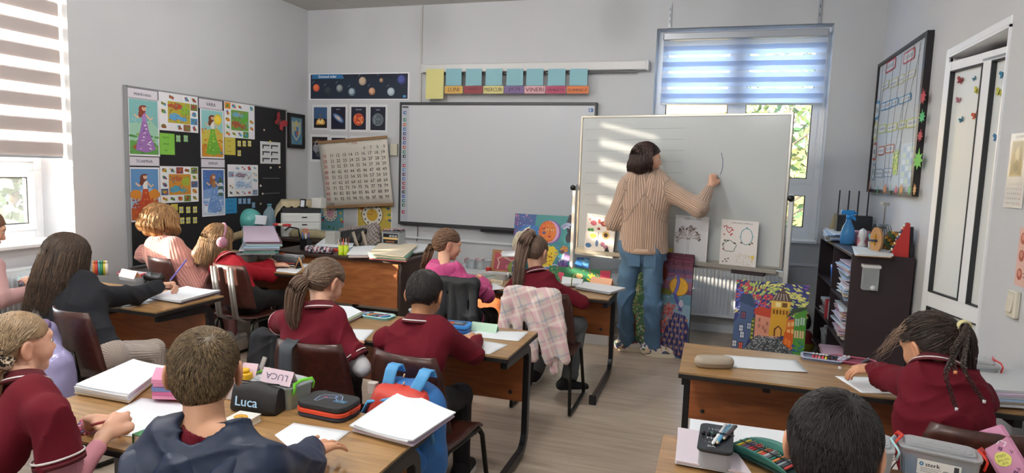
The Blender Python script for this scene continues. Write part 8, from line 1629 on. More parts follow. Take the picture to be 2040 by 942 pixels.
def crowns(a):
 a.text('COROANELE TIMPULUI',.55,.945,a.h*.028,'3a3a44',wid=a.w*.58)
 def ringp(cx,cy,rx,ry,fn=lambda t:1):return [(cx+rx*fn(t)*math.cos(t),cy+ry*fn(t)*math.sin(t)) for t in np.linspace(0,6.283,30)]
 hp_ = [(.22+.0085*16*math.sin(t)**3*.55,.80+.0065*(13*math.cos(t)-5*math.cos(2*t)-2*math.cos(3*t))*.62) for t in np.linspace(0,6.283,30)]; a.line(hp_,.006,'b84a52'); [a.ell(x,y,.007,.006,'a83a44',n=7) for x,y in ((.08,.86),(.14,.87),(.09,.70),(.30,.72),(.27,.70),(.32,.80))]
 a.line(ringp(.70,.69,.16,.16),.006,'5f9fb0'); [a.ell(x,y,.008,.007,c,n=7) for x,y,c in ((.70,.86,'5f9fb0'),(.57,.56,'6a4a4a'),(.86,.57,'7a5a3a'),(.80,.54,'6a5a3a'),(.54,.68,'7fb0bc'),(.87,.70,'7fb0bc'))]
 a.line(ringp(.25,.47,.18,.11,lambda t:1+.10*math.sin(5*t)),.005,'4a6f5a'); [a.ell(x,y,.010,.006,c,n=7) for x,y,c in ((.12,.58,'2a2c2a'),(.39,.54,'2a2c2a'),(.08,.50,'7a6a5a'),(.09,.40,'8a5a5a'),(.20,.58,'3a5a3a'))]
 r = random.Random(9); [a.ell(r.uniform(.45,.92),r.uniform(.10,.34),.006,.003,r.choice(('d0bc9a','c9b8a0','b8a890')),r.uniform(0,180),up=False,n=6) for _ in range(45)]; [a.ell(x,y,.008,.005,'5a4444',20,n=7) for x,y in ((.10,.15),(.16,.20),(.24,.22),(.20,.16))]; a.rect(.86,.26,.94,.32,'d8c04a')
hung('drawing_sheet','drawing of ring-shaped crowns and a red heart, right end of the whiteboard',[(1441,436),(1514,441),(1505,542),(1432,534)],crowns,'d9d8da')

# ---------------- paintings standing on the floor and the low table ----------------
def canvas(name,label,bl_,w,h,rz,lean,draw,th=.02,edge='2a2622',tilt=0,rough=.35):
 r = empty(name,tuple(bl_),0,label,'painting',rot=(R_(-lean),R_(tilt),R_(rz))); mb = MB(); mb.box((w/2,th/2,h/2),(w,th,h),plain('canvas_edge_'+edge,edge,.7)); mb.build('stretcher',r); a = Art(w,h); draw(a); a.build('paint',r,rough); return r
def peacock(a):
 r = random.Random(21); a.rect(0,0,1,1,'6a4458');
 for k in range(9):a.rect(0,.66+.038*k,1,.70+.038*k,('7a5a74','8a5a68','6f6a8a','7d5068','5a4a68','744a5c','6a3a4c','7a3f50','5e3344')[k])
 a.rect(0,0,1,.62,'5f8496'); a.rect(0,.36,1,.52,'7f9cae')
 for k in range(120):a.ell(r.uniform(.3,.9),r.uniform(.38,.62),.012,.004,r.choice(('8fb0c0','5a8494','9a8a9c','6f9ab0','b08a8a')),up=False,n=6)
 a.rect(0,0,.35,1,'5a7a5c'); a.ell(.12,.5,.06,.42,'6f8f5a')
 for k in range(500):a.ell(r.uniform(0,.42),r.uniform(0,.95),.010,.007,r.choice(('7fae6a','a9c08a','4f8a5a','c8a48a','3f7a4a','b8c8b0','8fb87a','d0b0a0')),r.uniform(0,180),up=False,n=6)
 a.line([(.2,0),(.21,.2),(.19,.36)],.022,'7a4a34'); a.line([(.2,.3),(.1,.42)],.010,'7a4a34')
 a.line([(.45,.96),(.98,.95)],.006,'3a1c24'); a.line([(.72,.95),(.74,.82)],.004,'3a1c24'); a.line([(.84,.95),(.90,.78)],.004,'3a1c24')
 for k in range(60):a.circ(r.uniform(.42,1),r.uniform(.70,1),.003,r.choice(('b8808f','a8a0b8','4a2a34')),n=5,up=False)
 a.ell(.56,.80,.055,.065,'6a3024',wob=.1); a.ell(.52,.74,.03,.04,'6a3024'); a.line([(.55,.68),(.56,.60)],.006,'8a9ab0'); a.rect(.45,.60,.72,.655,'6a6a34')
 a.circ(.82,.69,.078,'b8862a'); a.circ(.82,.69,.070,'d0a03a')
 for k in range(30):t = r.uniform(0,6.28); q_ = r.random()**.5*.06; a.circ(.82+q_/a.w*math.cos(t),.69+q_/a.h*math.sin(t),.0035,r.choice(('e0bc62','b8862a')),n=5,up=False)
 for k in range(170):t = r.random(); a.ell(.56+.16*t+r.uniform(-.07,.07),.04+.48*t,.010,.009,r.choice(('b8605a','d08a80','a84a50','c8706a')),up=False,n=6)
 a.poly([(.78,.44),(.70,.36),(.66,.25),(.62,.12),(.70,.04),(.98,.0),(1,.3),(.94,.42)],'34305a')
 for k in range(5):a.line([(.78+.03*k,.44),(.70+.055*k,.34-.01*k),(.72+.05*k,.22),(.66+.07*k,.12),(.70+.06*k,.03)],.0035,'9a9ac8')
 for i in range(7):
  for j in range(5):
   x,y = .66+.075*j+.03*(i % 2),.05+.055*i
   if x < .97 and y < .42 and x > .62+.02*i*.6:a.ell(x,y,.013,.016,'c8b8c8',up=False,n=10); a.ell(x,y,.0115,.0145,'5a3430',n=10); a.ell(x,y-.002,.008,.009,'b07a4a',n=8); a.circ(x,y+.004,.0035,'e6e0dc',n=6)
 a.line([(.80,.78),(.815,.74),(.80,.68),(.77,.62),(.80,.56),(.86,.50),(.86,.46)],.026,'4a4a8a'); a.line([(.80,.78),(.815,.74),(.80,.68),(.77,.62)],.014,'6a68a8'); a.ell(.795,.785,.018,.016,'5a5a9a'); a.poly([(.75,.78),(.78,.792),(.78,.776)],'c9b070'); a.ell(.87,.53,.022,.03,'b0a8b8',wob=.2)
q = at_z(1357,700,0); tl_ = at_y(1245,506,q[1]); pbr = q; wpk = .60
canvas('painting','tall painting of a peacock before a golden sun, on the floor behind the teacher',(-.705,5.445,.001),.58,.86,-15,1,peacock,tilt=0)
def town(a):
 r = random.Random(31); a.rect(0,0,1,1,'3a3f7a'); pal = ('4a50a8','a83a5a','d8cc5a','e8e8f0','5a6ec8','c04a58','a8c06a','dcd880','3f4688','8f5aa8')
 for k in range(520):
  x,y = r.random(),r.uniform(.55,1); c = pal[int((x*3+y*5+r.random()*1.6) % len(pal))]; a.ell(x,y,.015,.0062,c,20+50*math.sin(x*6),up=False,n=6)
 a.poly([(.30,.22),(.62,.22),(.62,.58),(.30,.58)],'d0907a'); a.poly([(.28,.55),(.52,.52),(.52,.64),(.34,.66),(.28,.62)],'b8432c')
 a.poly([(.50,.28),(.76,.30),(.76,.70),(.80,.74),(.50,.74),(.52,.70)],'cc9a2e'); a.rect(.51,.66,.77,.76,'d8b050'); a.rect(.57,.68,.64,.74,'e8dca0'); a.rect(.66,.68,.73,.74,'6a4a2a'); a.poly([(.50,.76),(.79,.76),(.74,.86),(.68,.90),(.66,.98),(.63,.90),(.56,.85)],'5a4a4a')
 for k in range(5):a.line([(.53+.05*k,.77),(.58+.03*k,.86)],.004,'d0c8b8')
 for k in range(5):a.rect(.54+.045*k,.58,.565+.045*k,.64,'7a4a1c')
 a.poly([(.57,.28),(.57,.38),(.63,.43),(.68,.38),(.68,.28)],'5a3018'); a.poly([(.59,.28),(.59,.37),(.63,.41),(.665,.37),(.665,.28)],'d09a50')
 a.poly([(.32,.25),(.72,.25),(.96,0),(.10,0),(.20,.1)],'565a5e')
 for k in range(560):
  v = r.uniform(0,.27); x = r.uniform(.14+v*.8,.95-v*1.0); a.ell(x,v,.006,.003,r.choice(('9aa0a4','2f3338','b8bcc0','3f444a')),up=False,n=5)
 a.line([(.42,.0),(.46,.13),(.52,.25)],.005,'23262a'); a.line([(.46,.13),(.56,.2)],.004,'23262a')
 a.poly([(0,.0),(.18,.06),(.26,.3),(.28,.74),(.18,.80),(.08,.78),(.06,.5),(0,.4)],'4a5f86'); a.poly([(.06,.70),(.28,.64),(.24,.80),(.10,.82)],'34486a')
 for x,y,c in ((.13,.52,'8a4a5a'),(.11,.34,'c9d0dc'),(.13,.25,'c9d0dc'),(.22,.38,'a9b4c8'),(.12,.10,'c8583a'),(.03,.12,'d0d4d8')):a.rect(x-.035,y-.05,x+.035,y+.05,'23304a'); a.rect(x-.026,y-.04,x+.026,y+.04,c); a.line([(x,y-.04),(x,y+.04)],.003,'23304a'); a.line([(x-.026,y),(x+.026,y)],.003,'23304a')
 a.poly([(.24,.2),(.28,.2),(.30,.5),(.26,.5)],'6a7a3a');
 for k in range(10):a.rect(.255,.22+.028*k,.285,.235+.028*k,('c9b84a','3a5a3a')[k % 2],up=False)
 for x,y in ((.36,.40),(.42,.38),(.47,.44),(.36,.48),(.45,.34)):a.rect(x-.015,y-.025,x+.015,y+.025,'a86a5a')
 a.poly([(.72,.22),(.86,.1),(.90,.55),(.74,.52)],'cc6a2a'); [a.rect(x-.02,y-.03,x+.02,y+.03,'e0b070') for x,y in ((.77,.46),(.82,.47),(.77,.36),(.83,.37))]; a.poly([(.70,.20),(.82,.12),(.84,.34),(.72,.36)],'c85a1e'); [a.rect(x-.018,y-.05,x+.018,y+.03,'e07a2e') for x,y in ((.745,.24),(.79,.22))]
 a.poly([(.84,.0),(1,0),(1,.70),(.84,.60)],'4a8a34'); a.poly([(.72,.54),(.84,.62),(1,.68),(1,.72),(.82,.68)],'3a4a3a')
 for x,y in ((.88,.50),(.95,.52),(.88,.34),(.95,.34)):a.rect(x-.028,y-.05,x+.028,y+.05,'a9c8b8' if y > .4 else 'd8b890'); a.line([(x,y-.05),(x,y+.05)],.004,'2f5a28')
 for k in range(60):a.ell(r.uniform(.84,.99),r.uniform(0,.24),.01,.006,r.choice(('3a6aa0','2f7a2e','5a9a3a','24548a')),up=False,n=6)
mk = MB(); mk.box((0,0,.085),(.40,.10,.17),plain('plain_block','8a7460',.6),bev=.003); one('wooden_block','low wooden block under the town painting, mostly hidden behind the right-hand desk','block',mk,(.43,5.07,0),(0,0,R_(-4)))
canvas('painting','painting of an old town square with a yellow clock tower, leaning below the whiteboard',(.185,5.075,.172),.50,.55,-4,7,town)
# low table with craft pieces
LT = empty('low_table',(-1.5,6.02,0),0,'low white table under the wall boards behind the front desk','table'); LTZ = .50
mb = MB(); mb.box((0,0,LTZ-.012),(1.9,.62,.024),plain('white_board','c9ccd0',.4),bev=.002); mb.build('tabletop',LT)
for sx in (-1,1):
 for sy in (-1,1):mb = MB(); mb.box((sx*.9,sy*.27,(LTZ-.024)/2),(.04,.04,LTZ-.024),plain('white_leg','b9bcc0',.4)); mb.build('leg',LT)
def sunmoon(a):
 r = random.Random(41); a.rect(0,0,1,1,'3f8a8c')
 a.poly([(0,.55),(0,1),(.38,1),(.36,.75),(.2,.6)],'3a5a94'); a.ell(.28,.72,.10,.06,'2f6fb0',wob=.1); a.ell(.22,.62,.10,.09,'2a70b8',wob=.1)
 for k in range(160):t = r.random(); a.circ(r.uniform(0,.38)*(1-.3*t),.80+.2*r.random() if r.random() < .5 else r.uniform(.1,1)*1,.005,r.choice(('b88ab0','6a4a9a','d8c8d8','a03a6a','4a6ab0')),n=5,up=False) if r.random() < .55 else a.circ(r.uniform(0,.07),r.uniform(.1,1),.006,r.choice(('a8344a','d8a0b8','7a3050')),n=5,up=False)
 a.ell(.64,.72,.105,.112,'7a4a9a'); a.ell(.62,.72,.100,.108,'c8a0c0'); a.ell(.59,.72,.088,.105,'cc5a1e'); a.ell(.615,.72,.072,.085,'d8772a')
 for k in range(70):t = r.uniform(1.2,5.2); q_ = r.uniform(.05,.098); a.circ(.60+q_/a.w*math.cos(t),.72+q_/a.h*math.sin(t),.004,r.choice(('e08a3a','a83a1a','c8501e','e8a04a')),n=6,up=False)
 for x in (.585,.675):a.ell(x,.755,.016,.007,'e8d49a'); a.circ(x,.755,.006,'4a3018',n=8); a.line([(x-.03,.79),(x,.80),(x+.03,.785)],.004,'7a2a14')
 a.line([(.63,.76),(.635,.70),(.615,.68),(.64,.675)],.004,'8a3a18'); a.ell(.63,.64,.018,.008,'a8342a'); a.ell(.53,.70,.018,.016,'6a5a84'); a.circ(.525,.77,.014,'a83a2c')
 a.ell(.18,.58,.10,.075,'d0cfa0',wob=.06); a.ell(.10,.50,.07,.10,'c8bfa4',wob=.08); a.ell(.32,.50,.09,.05,'d0c8a8',wob=.06); a.line([(.14,.66),(.20,.74),(.28,.78)],.016,'dcd8c4'); a.line([(.10,.70),(.04,.64),(.05,.56)],.014,'dcd8c4'); a.ell(.07,.30,.05,.12,'b8a894'); a.circ(.23,.60,.012,'5a4a38')
 for k in range(80):t = r.random(); a.ell(.40+.35*t,.54-.12*t+r.uniform(-.03,.03),.006,.004,'c8dcd4',up=False,n=6)
 for x,y,s in ((.55,.36,.055),(.66,.38,.06),(.58,.27,.05),(.68,.30,.05),(.62,.20,.06),(.74,.37,.04)):a.circ(x,y,s,'d8bc2a',wob=.12)
 for k in range(26):a.ell(r.uniform(.52,.74),r.uniform(.16,.40),.010,.005,r.choice(('6a3a1c','b8502a','e8d860','a83a2a')),r.uniform(0,180),up=False,n=6)
 a.poly([(.5,0),(1,0),(1,.14),(.8,.18),(.6,.12)],'3a5aa0')
 for x,y,s in ((.76,.09,.05),(.90,.08,.045),(.62,.07,.04)):[a.line([(x+(s-d)/a.w*math.cos(t),y+(s-d)/a.h*math.sin(t)) for t in np.linspace(.2,5.2,18)],.006,c) for d,c in ((0,'d8d0e0'),(.012,'5a78c0'),(.024,'a8c0d8'))]
 a.ell(.66,.05,.05,.025,'c84a34'); a.poly([(.80,.22),(.94,.26),(1,.12),(.98,.0),(.84,.04)],'5a2f7a'); [a.circ(r.uniform(.82,.96),r.uniform(.06,.22),.003,'c8b0d8',n=5,up=False) for _ in range(24)]; a.circ(.90,.44,.038,'d08a2a'); a.ell(.87,.40,.02,.018,'6a3a24'); a.line([(.90,.38),(.88,.28),(.82,.24)],.022,'c0b4c0'); a.ell(.95,.30,.03,.05,'a87aa8')
 a.ell(.97,.86,.035,.09,'23202c',wob=.1); a.ell(.96,.64,.03,.05,'23202c',wob=.1); a.ell(.90,.84,.05,.025,'8a94b8',20); a.line([(.86,.78),(.92,.82),(.97,.80)],.012,'b8c0d4')
 for k in range(60):a.ell(r.uniform(.72,.98),r.uniform(.2,.55),.010,.004,r.choice(('4a7ac0','2f60a8','6f98cc')),up=False,n=6)
q0,q1 = at_y(1026,527,6.05),at_y(1143,430,6.05); canvas('painting','colourful painting of a sun and moon face over clouds, left of the whiteboard stand',(q0[0],5.93,LTZ+.001),q1[0]-q0[0]-.0,(q1[2]-LTZ)+.0,0,7,sunmoon)
def redp(a):
 a.rect(0,0,1,1,'9a6a3a'); a.rect(.09,.12,.91,.88,'a8323c'); a.rect(.12,.16,.88,.60,'8f2840'); a.line([(.22,.18),(.26,.45),(.20,.62),(.35,.74),(.5,.66),(.66,.56),(.85,.66),(.95,.6)],.014,'c8a090'); a.circ(.55,.3,.02,'b85a6a'); a.circ(.3,.85,.01,'d8c8b0')
q0 = at_y(978,552,5.80); canvas('painting','small wood-framed red painting with a pale branch, on the low table',(q0[0],5.78,LTZ+.001),.30,.225,0,14,redp,edge='8f6236')
def flow(a):
 a.rect(0,0,1,1,'2f6a4a'); r = random.Random(6); [a.ell(r.random(),r.random(),.012,.005,r.choice(('4f8a4a','1f4f3a','8aa85a','a85a4a')),r.uniform(0,180),up=False,n=6) for _ in range(80)]
 for x,y,c in ((.08,.5,'8fb04a'),(.20,.75,'c8506a'),(.35,.6,'c87a94'),(.45,.3,'c87a94'),(.5,.75,'c8a06a')):a.circ(x-.015,y,.020,c,wob=.1); a.circ(x+.02,y,.020,c,wob=.1); a.poly([(x-.03,y),(x,y-.25),(x+.035,y)],c)
 for k in range(12):t = k*.5236; a.ell(.70+.055*math.cos(t),.5+.30*math.sin(t),.020,.008,'d8b82a',math.degrees(t),up=False,n=8)
 a.circ(.70,.5,.018,'3a2418'); a.rect(.83,.2,.99,.98,'a82f4a'); a.circ(.90,.55,.022,'c8607a')
q0 = at_y(1090,570,5.45); q1 = at_y(1216,540,5.45)
LT2 = empty('craft_box',((q0[0]+q1[0])/2,5.50,0),0,'white storage box below the whiteboard stand carrying the flower strip','box'); mb = MB(); mb.box((0,0,.19),(q1[0]-q0[0]+.02,.10,.38),MATS['white_board'],bev=.003); mb.build('body',LT2)
canvas('painting','long narrow painting of flowers and hearts on green, beside the orange card',(q0[0],5.47,.381),q1[0]-q0[0],q1[2]-.381+.0,0,6,flow,edge='2f4a3a')
def bluep(a):a.rect(0,0,1,1,'24508a'); [a.circ(x,y,.035,c,wob=.1) for x,y,c in ((.3,.3,'3f8ab0'),(.7,.35,'4a7fc0'),(.5,.75,'1c3a6a'),(.75,.8,'5a9ac8'),(.2,.7,'2f6aa8'))]; a.circ(.7,.35,.012,'d8e0e8'); a.circ(.28,.3,.012,'c8d8e0'); a.line([(.3,.9),(.6,.82),(.9,.9)],.008,'8fb8d8')
q0 = at_y(1146,547,5.84); canvas('painting','small blue painting beside the whiteboard post',(q0[0],5.84,LTZ+.001),.12,.20,0,8,bluep,edge='24508a')
for k,(px,c) in enumerate(((940,'c9cdd2'),(958,'b9cfc4'),(972,'d0c8c8'))):q = at_y(px,540,5.95); clear_box(('left','middle','right')[k]+' of the small clear boxes on the low table beyond the pink hoodie',q[0],5.95,LTZ+.001,.11,.12,.09,0,('c0445a','d0d4d8','c8303c')[k],contents=[(0,0,.05,.05,.04,c)])
V,Q = nets(*field([Ell((0,0,.07),(.085,.05,.07),None,.02),Ell((.05,-.01,.04),(.06,.04,.04),None,.02)],h=.006)); cc_ = np.where((np.sin(V[:,0]*90)+np.sin(V[:,2]*80) > 0)[:,None],np.array(lin('c9cbd0')),np.array(lin('3a5fb0'))); cc_ = np.where((V[:,0] < -.03)[:,None],np.array(lin('9aae5a')),cc_); q = at_y(1022,545,5.62); mk = tag(link('toy',fast_mesh('toy',V,Q,mats=[colattr('patterned_cloth',.7)],vcol=cc_),None,(q[0],5.72,LTZ+.002)),'rounded white, blue and green toy before the red painting','toy')
mk = MB(); mk.box((0,0,.03),(.05,.05,.06),plain('red_craft','b8302f',.5),bev=.012); q = at_y(975,548,5.75); one('toy_block','small red craft piece left of the red painting','toy',mk,(q[0],5.72,LTZ+.0005))
stack('grey papers on the ledge left of the sun painting',[(1000,500),(1035,500),(1035,510),(1000,510)],.724,3,.004,[plain('grey_folder','8d9095',.5),PAPER2,PAPER2],jit=.006)

# ---------------- bookcase contents ----------------
BX = BCX0+.004; TOPZ = BCH+.0005; SHAD = .001
def on_top(px,py):return at_z(px,py,TOPZ)
q = on_top(1660,469); CN = MB(); CN.lathe([(.055,0),(.055,.004),(.004,.20),(.0001,.203)],plain('cardboard_cone','a3906c',.7,noise=.06),n=24); one('cardboard_cone','tall cardboard cone at the left end of the bookcase top','cone',CN,(max(q[0],.97),q[1],TOPZ))
q = on_top(1687,486); SP = empty('spray_bottle',(max(q[0],.975),q[1],TOPZ),R_(10),'bright blue spray bottle on the bookcase','bottle'); BP = plain('blue_plastic','1f86d0',.25,noise=.04)
mb = MB(); mb.lathe([(.0001,0),(.048,0),(.052,.01),(.052,.085),(.042,.13),(.022,.175),(.018,.20)],glassy('blue_clear',(.30,.62,.86),.08,.45,(.1,.4,.75)),n=22); mb.build('body',SP)
mb = MB(); mb.lathe([(.0001,.002),(.046,.002),(.048,.012),(.048,.045),(.0001,.045)],plain('blue_liquid','1a7ac8',.3),n=20); mb.build('liquid',SP)
mb = MB(); mb.lathe([(.021,.195),(.021,.222),(.015,.23)],BP,n=14); mb.box((-.012,0,.248),(.10,.024,.034),BP,bev=.008); mb.prism([(.02,-.03),(.045,-.05),(.052,-.04),(.032,.0),(.02,.0)],-.008,.008,BP,rotm(90),(0,0,.235)); mb.box((.045,0,.245),(.016,.016,.016),BP); mb.build('trigger_head',SP)
for k,(px,py,lb,s) in enumerate(((1712,487,'larger pink tin on the bookcase',1.15),(1718,491,'smaller pink tin in front of the larger one on the bookcase',.9))):q = on_top(px,py); mk = MB(); mk.lathe([(.0001,0),(.045*s,0),(.046*s,.004),(.046*s,.078*s),(.048*s,.080*s),(.048*s,.092*s),(.0001,.093*s)],plain('pink_tin','cf8f9c',.4),n=26); one('tin',lb,'tin',mk,(max(q[0],.96)+.02*(1-k),q[1]+(.03 if k == 0 else -.02),TOPZ))
WR = empty('wire_rack',(1.16,5.25,TOPZ),0,'black wire letter rack on the bookcase','rack'); mb = MB(); mb.box((0,0,.003),(.10,.24,.005),BLK); mb.build('base',WR)
for k in range(7):mb = MB(); x = -.04+.0135*k; mb.tube([(x,-.09,.005),(x,-.09,.14)]+[(x,-.09*math.cos(t),.14+.05*math.sin(t)) for t in np.linspace(.3,2.84,8)]+[(x,.09,.14),(x,.09,.005)],.003,BLK,6); mb.build('wire',WR)
TQ = empty('pencil_bunch',(1.08,5.10,TOPZ),0,'teal pens standing in a small jar on the bookcase','pens'); mb = MB(); mb.lathe([(.03,0),(.032,.07),(.029,.07),(.027,.004),(.0001,.004)],glassy('clear_plastic'),n=16); mb.build('jar',TQ)
for k in range(9):a_ = k*.7; mb = MB(); mb.tube([(.012*math.cos(a_),.012*math.sin(a_),.006),(.03*math.cos(a_),.03*math.sin(a_),.125)],.004,plain('teal_pen','3fa4b8',.4),6); mb.build('pen',TQ)
OW = empty('wooden_disc',(1.075,4.985,TOPZ),R_(-55),'upright oval wooden stand with a small yellow clip on the bookcase','stand'); mb = MB(); P_ = [(.05*math.cos(t),.092+.09*math.sin(t)) for t in np.linspace(0,6.283,29)[:-1]]; mb.prism(P_,-.009,.009,plain('pale_wood','b48a5e',.5,noise=.08),rotm(90)); mb.build('disc',OW); mb = MB(); mb.box((.0,-.016,.095),(.006,.008,.08),plain('yellow_clip','c99a1e',.4)); mb.tube([(-.03,-.03,.09),(.02,-.018,.09)],.008,plain('navy_clip','23304a',.4),8); mb.build('clip',OW)
mk = MB(); mk.lathe([(.018,0),(.03,.02),(.012,.05),(.02,.07),(.03,.10),(.022,.135),(.0001,.15)],glassy('frost_figure',(.85,.88,.9),.2,.4,(.8,.84,.88)),n=16); one('figurine','small frosted glass figurine behind the pink tins','figurine',mk,(1.05,5.30,TOPZ))
AB = empty('abacus',(1.20,4.925,TOPZ),R_(-12),'red wedge-shaped bead counter standing on the near end of the bookcase','abacus'); RF = plain('red_lacquer','a82420',.35)
for s_ in (-1,1):mb = MB(); mb.prism([(-.05,0),(.06,0),(.052,.225),(.03,.225)],-.006,.006,RF,Matrix(((1,0,0),(0,0,1),(0,1,0))),(0,s_*.055,0)); mb.build('side_panel',AB)
cb = ['1c2c5a','d8c8a0','2a2a34','c8a04a','a8322c','3a4a7a','d8d0c0','1c2c5a','c8603a','d8d0c0']
for k in range(10):
 z = .02+.021*k; x = -.045+.0075*k+.0; mb = MB(); mb.tube([(x,-.055,z),(x,.055,z)],.002,ALU,6); wr = mb.build('wire',AB)
 mb = MB()
 for j in range(7):mb.lathe([(.0045,-.006),(.0095,0),(.0045,.006)],plain('bead_'+cb[(k+(j > 3)) % 10],cb[(k+(j > 3)) % 10],.3),(x,-.042+.0135*j,z),8,rotm(90))
 b_ = mb.build('beads',wr); b_['kind'] = 'stuff'
mk = MB(); mk.prism([(0,0),(.08,0),(.07,.18),(.04,.20)],0,.02,plain('dark_book','23222a',.5),Matrix(((0,0,1),(1,0,0),(0,1,0)))); one('dark_book','dark book leaning behind the red bead counter','book',mk,(1.262,4.90,TOPZ))
V,Q = nets(*field([Ell((.0+.03*math.cos(k*2.1),.03*math.sin(k*1.7),.05+.025*(k % 4)),(.035,.03,.03),None,.02) for k in range(9)],h=.006,noise=lambda X,Y,Z:.005*np.sin(X*160)*np.sin(Y*150)*np.sin(Z*140))); gc = np.array([lin(c) for c in ('3f5a3a','2f4a2c','b8862e','6a4a2c')]); ci = (np.floor(V[:,0]*50)+np.floor(V[:,2]*50)).astype(int) % 4; tag(link('dried_plant',fast_mesh('dried_plant',V,Q,mats=[colattr('patterned_cloth',.7)],vcol=gc[ci]),None,(1.20,5.09,TOPZ)),'small bunch of green and ochre leaves beside the red bead counter','plant')
stack('ochre and white papers lying at the near end of the bookcase top',[(1700,491),(1780,500),(1778,511),(1706,507)],TOPZ,3,.005,[plain('ochre_paper','b8802e',.6),PAPER2,plain('speckled_paper','c9c9c4',.6,noise=.2,nscale=60)],jit=.01)
stack('white papers at the far end of the bookcase top behind the cone',[(1640,452),(1705,452),(1712,468),(1650,468)],TOPZ,7,.008,[PAPER2,BLUP,PAPER,KRAFT,PAPER2,BLUP,PAPER],jit=.015)
OR_ = empty('organiser',(1.13,6.12,TOPZ),0,'black organiser with four tall bars standing at the far end of the bookcase','organiser'); mb = MB(); mb.box((0,0,.10),(.27,.12,.20),plain('organiser_black','1c1e24',.5),bev=.004); mb.build('body',OR_)
for k in range(4):mb = MB(); mb.box((-.115+.075*k,.05,.30),(.010,.012,.22),plain('organiser_bar','1c2434',.4)); mb.build('bar',OR_)
LMP = empty('desk_lamp',(1.235,5.55,TOPZ),0,'thin metal clip lamp standing in the corner of the bookcase','lamp'); mb = MB(); mb.tube([(0,0,0),(0,0,.30),(.0,-.02,.335)],.006,ALU,8); mb.build('arm',LMP); mb = MB(); mb.box((-.01,-.03,.33),(.05,.08,.025),ALU,bev=.006); mb.build('head',LMP); mb = MB(); mb.box((0,0,.004),(.06,.08,.008),ALU); mb.build('base',LMP)
# piles in the open shelves
def pile(label,yc,zc,n,th,w,d,mats,x=1.06,jit=.014,name='paper_stack'):
 r = empty(name,(x,yc,zc),0,label,'papers')
 for i in range(n):
  m = mats[rng.randrange(len(mats))]; mb = MB(); t = th*rng.uniform(.55,1.25); dx,dy = rng.uniform(-jit,jit),rng.uniform(-jit,jit); mb.sheet(lambda u,v:((u-.5)*d+dx,(v-.5)*w+dy,(i+1)*th+.010*math.sin(v*3+i)*(.3 if i else 0)*(1-u)*.0+.0),3,5,m,t*.85,False)
  a0 = Vector(mb.v[mb.f[0][1]])-Vector(mb.v[mb.f[0][0]]); b0 = Vector(mb.v[mb.f[0][2]])-Vector(mb.v[mb.f[0][1]])
  if a0.cross(b0).z < 0:mb.f = [f[::-1] for f in mb.f]
  mb.build('folder',r,rot=(R_(rng.uniform(-1.5,1.5)),R_(rng.uniform(-1,1.0)),R_(rng.uniform(-7,7))))
 return r
MX = [PAPER2,PAPER,BLUP,LIL,KRAFT,plain('white_file','cfd3d8',.3),plain('grey_folder','8d9095',.5),plain('rosy_file','c9a0a8',.5)]
pile('tall untidy pile of papers and sleeves, top shelf nearest the camera',5.18,.651,22,.0115,.40,.28,MX)
pile('untidy pile of files on the middle shelf nearest the camera',5.22,.351,20,.0115,.40,.28,MX)
pile('flat brown folders and pink paper sticking out of the low near shelf',5.12,.071+.13,5,.010,.34,.36,[KRAFT,PAPER2,plain('rosy_file','c9a0a8',.5),KRAFT],x=1.0)
pile('files on the far middle shelf',5.90,.371,10,.012,.30,.26,MX); pile('files lying in the far upper shelf behind the blue cup',6.0,.671,6,.012,.30,.2,MX,x=1.12)
def sbox(name,label,x,y,z,w,d,h,c):mk = MB(); mk.box((0,0,h/2),(d,w,h),c,bev=.006); return one(name,label,'box',mk,(x,y,z))
clear_box('clear bin of odds and ends on the lowest near shelf',1.06,5.15,.0705,.30,.26,.12,90,'d8dade',contents=[(0,0,.1,.1,.07,'c9a05a'),(.2,.1,.07,.07,.09,'5a8ab8'),(-.25,0,.06,.08,.05,'d0607a')])
clear_box('pale bin on the lowest far shelf',1.05,5.92,.0705,.26,.24,.16,90,'c9d2d8',contents=[(0,0,.12,.1,.1,'a9b8c4')])
q = at_x(1650,515,1.0); mk = MB(); mk.lathe([(.045,0),(.055,.14),(.052,.14),(.043,.004),(.0001,.004)],plain('deep_blue_plastic','1f5fb8',.35),n=20); one('blue_cup','tall deep blue cup on the far top shelf','cup',mk,(.98,5.75,.6705))
sbox('red_folder','red folder on the far middle shelf',1.0,5.70,.3705,.03,.2,.16,plain('red_folder','a8343c',.5)); sbox('blue_box','blue and white box beside the red folder',1.02,5.62,.3705,.05,.2,.14,BLUP); sbox('white_box','white binder on the far middle shelf',1.02,5.66,.3705,.02,.2,.15,PAPER2)
DSP = empty('bead_dispenser',(1.02,BCY0-.035,.845),0,'clear hook-on holder with a white knob hanging on the side of the bookcase','holder'); mb = MB(); mb.box((0,0,.0),(.095,.06,.15),glassy('clear_plastic'),bev=.004); mb.build('tub',DSP); mb = MB(); mb.box((0,-.0,.085),(.11,.068,.022),plain('white_plastic','d0d2d2',.35),bev=.004); mb.build('lid',DSP)
for x in (-.03,.0,.03):mb = MB(); mb.tube([(x,0,-.05),(x,0,.07)],.0035,plain('dark_rod','3a4048',.4),6); mb.build('rod',DSP)
mb = MB(); mb.lathe([(.0001,.022),(.012,.02),(.018,.008),(.014,-.004),(.0001,-.006)],plain('white_plastic','d0d2d2',.35),(.012,-.035,-.055),14,rotm(90)); mb.build('knob',DSP)
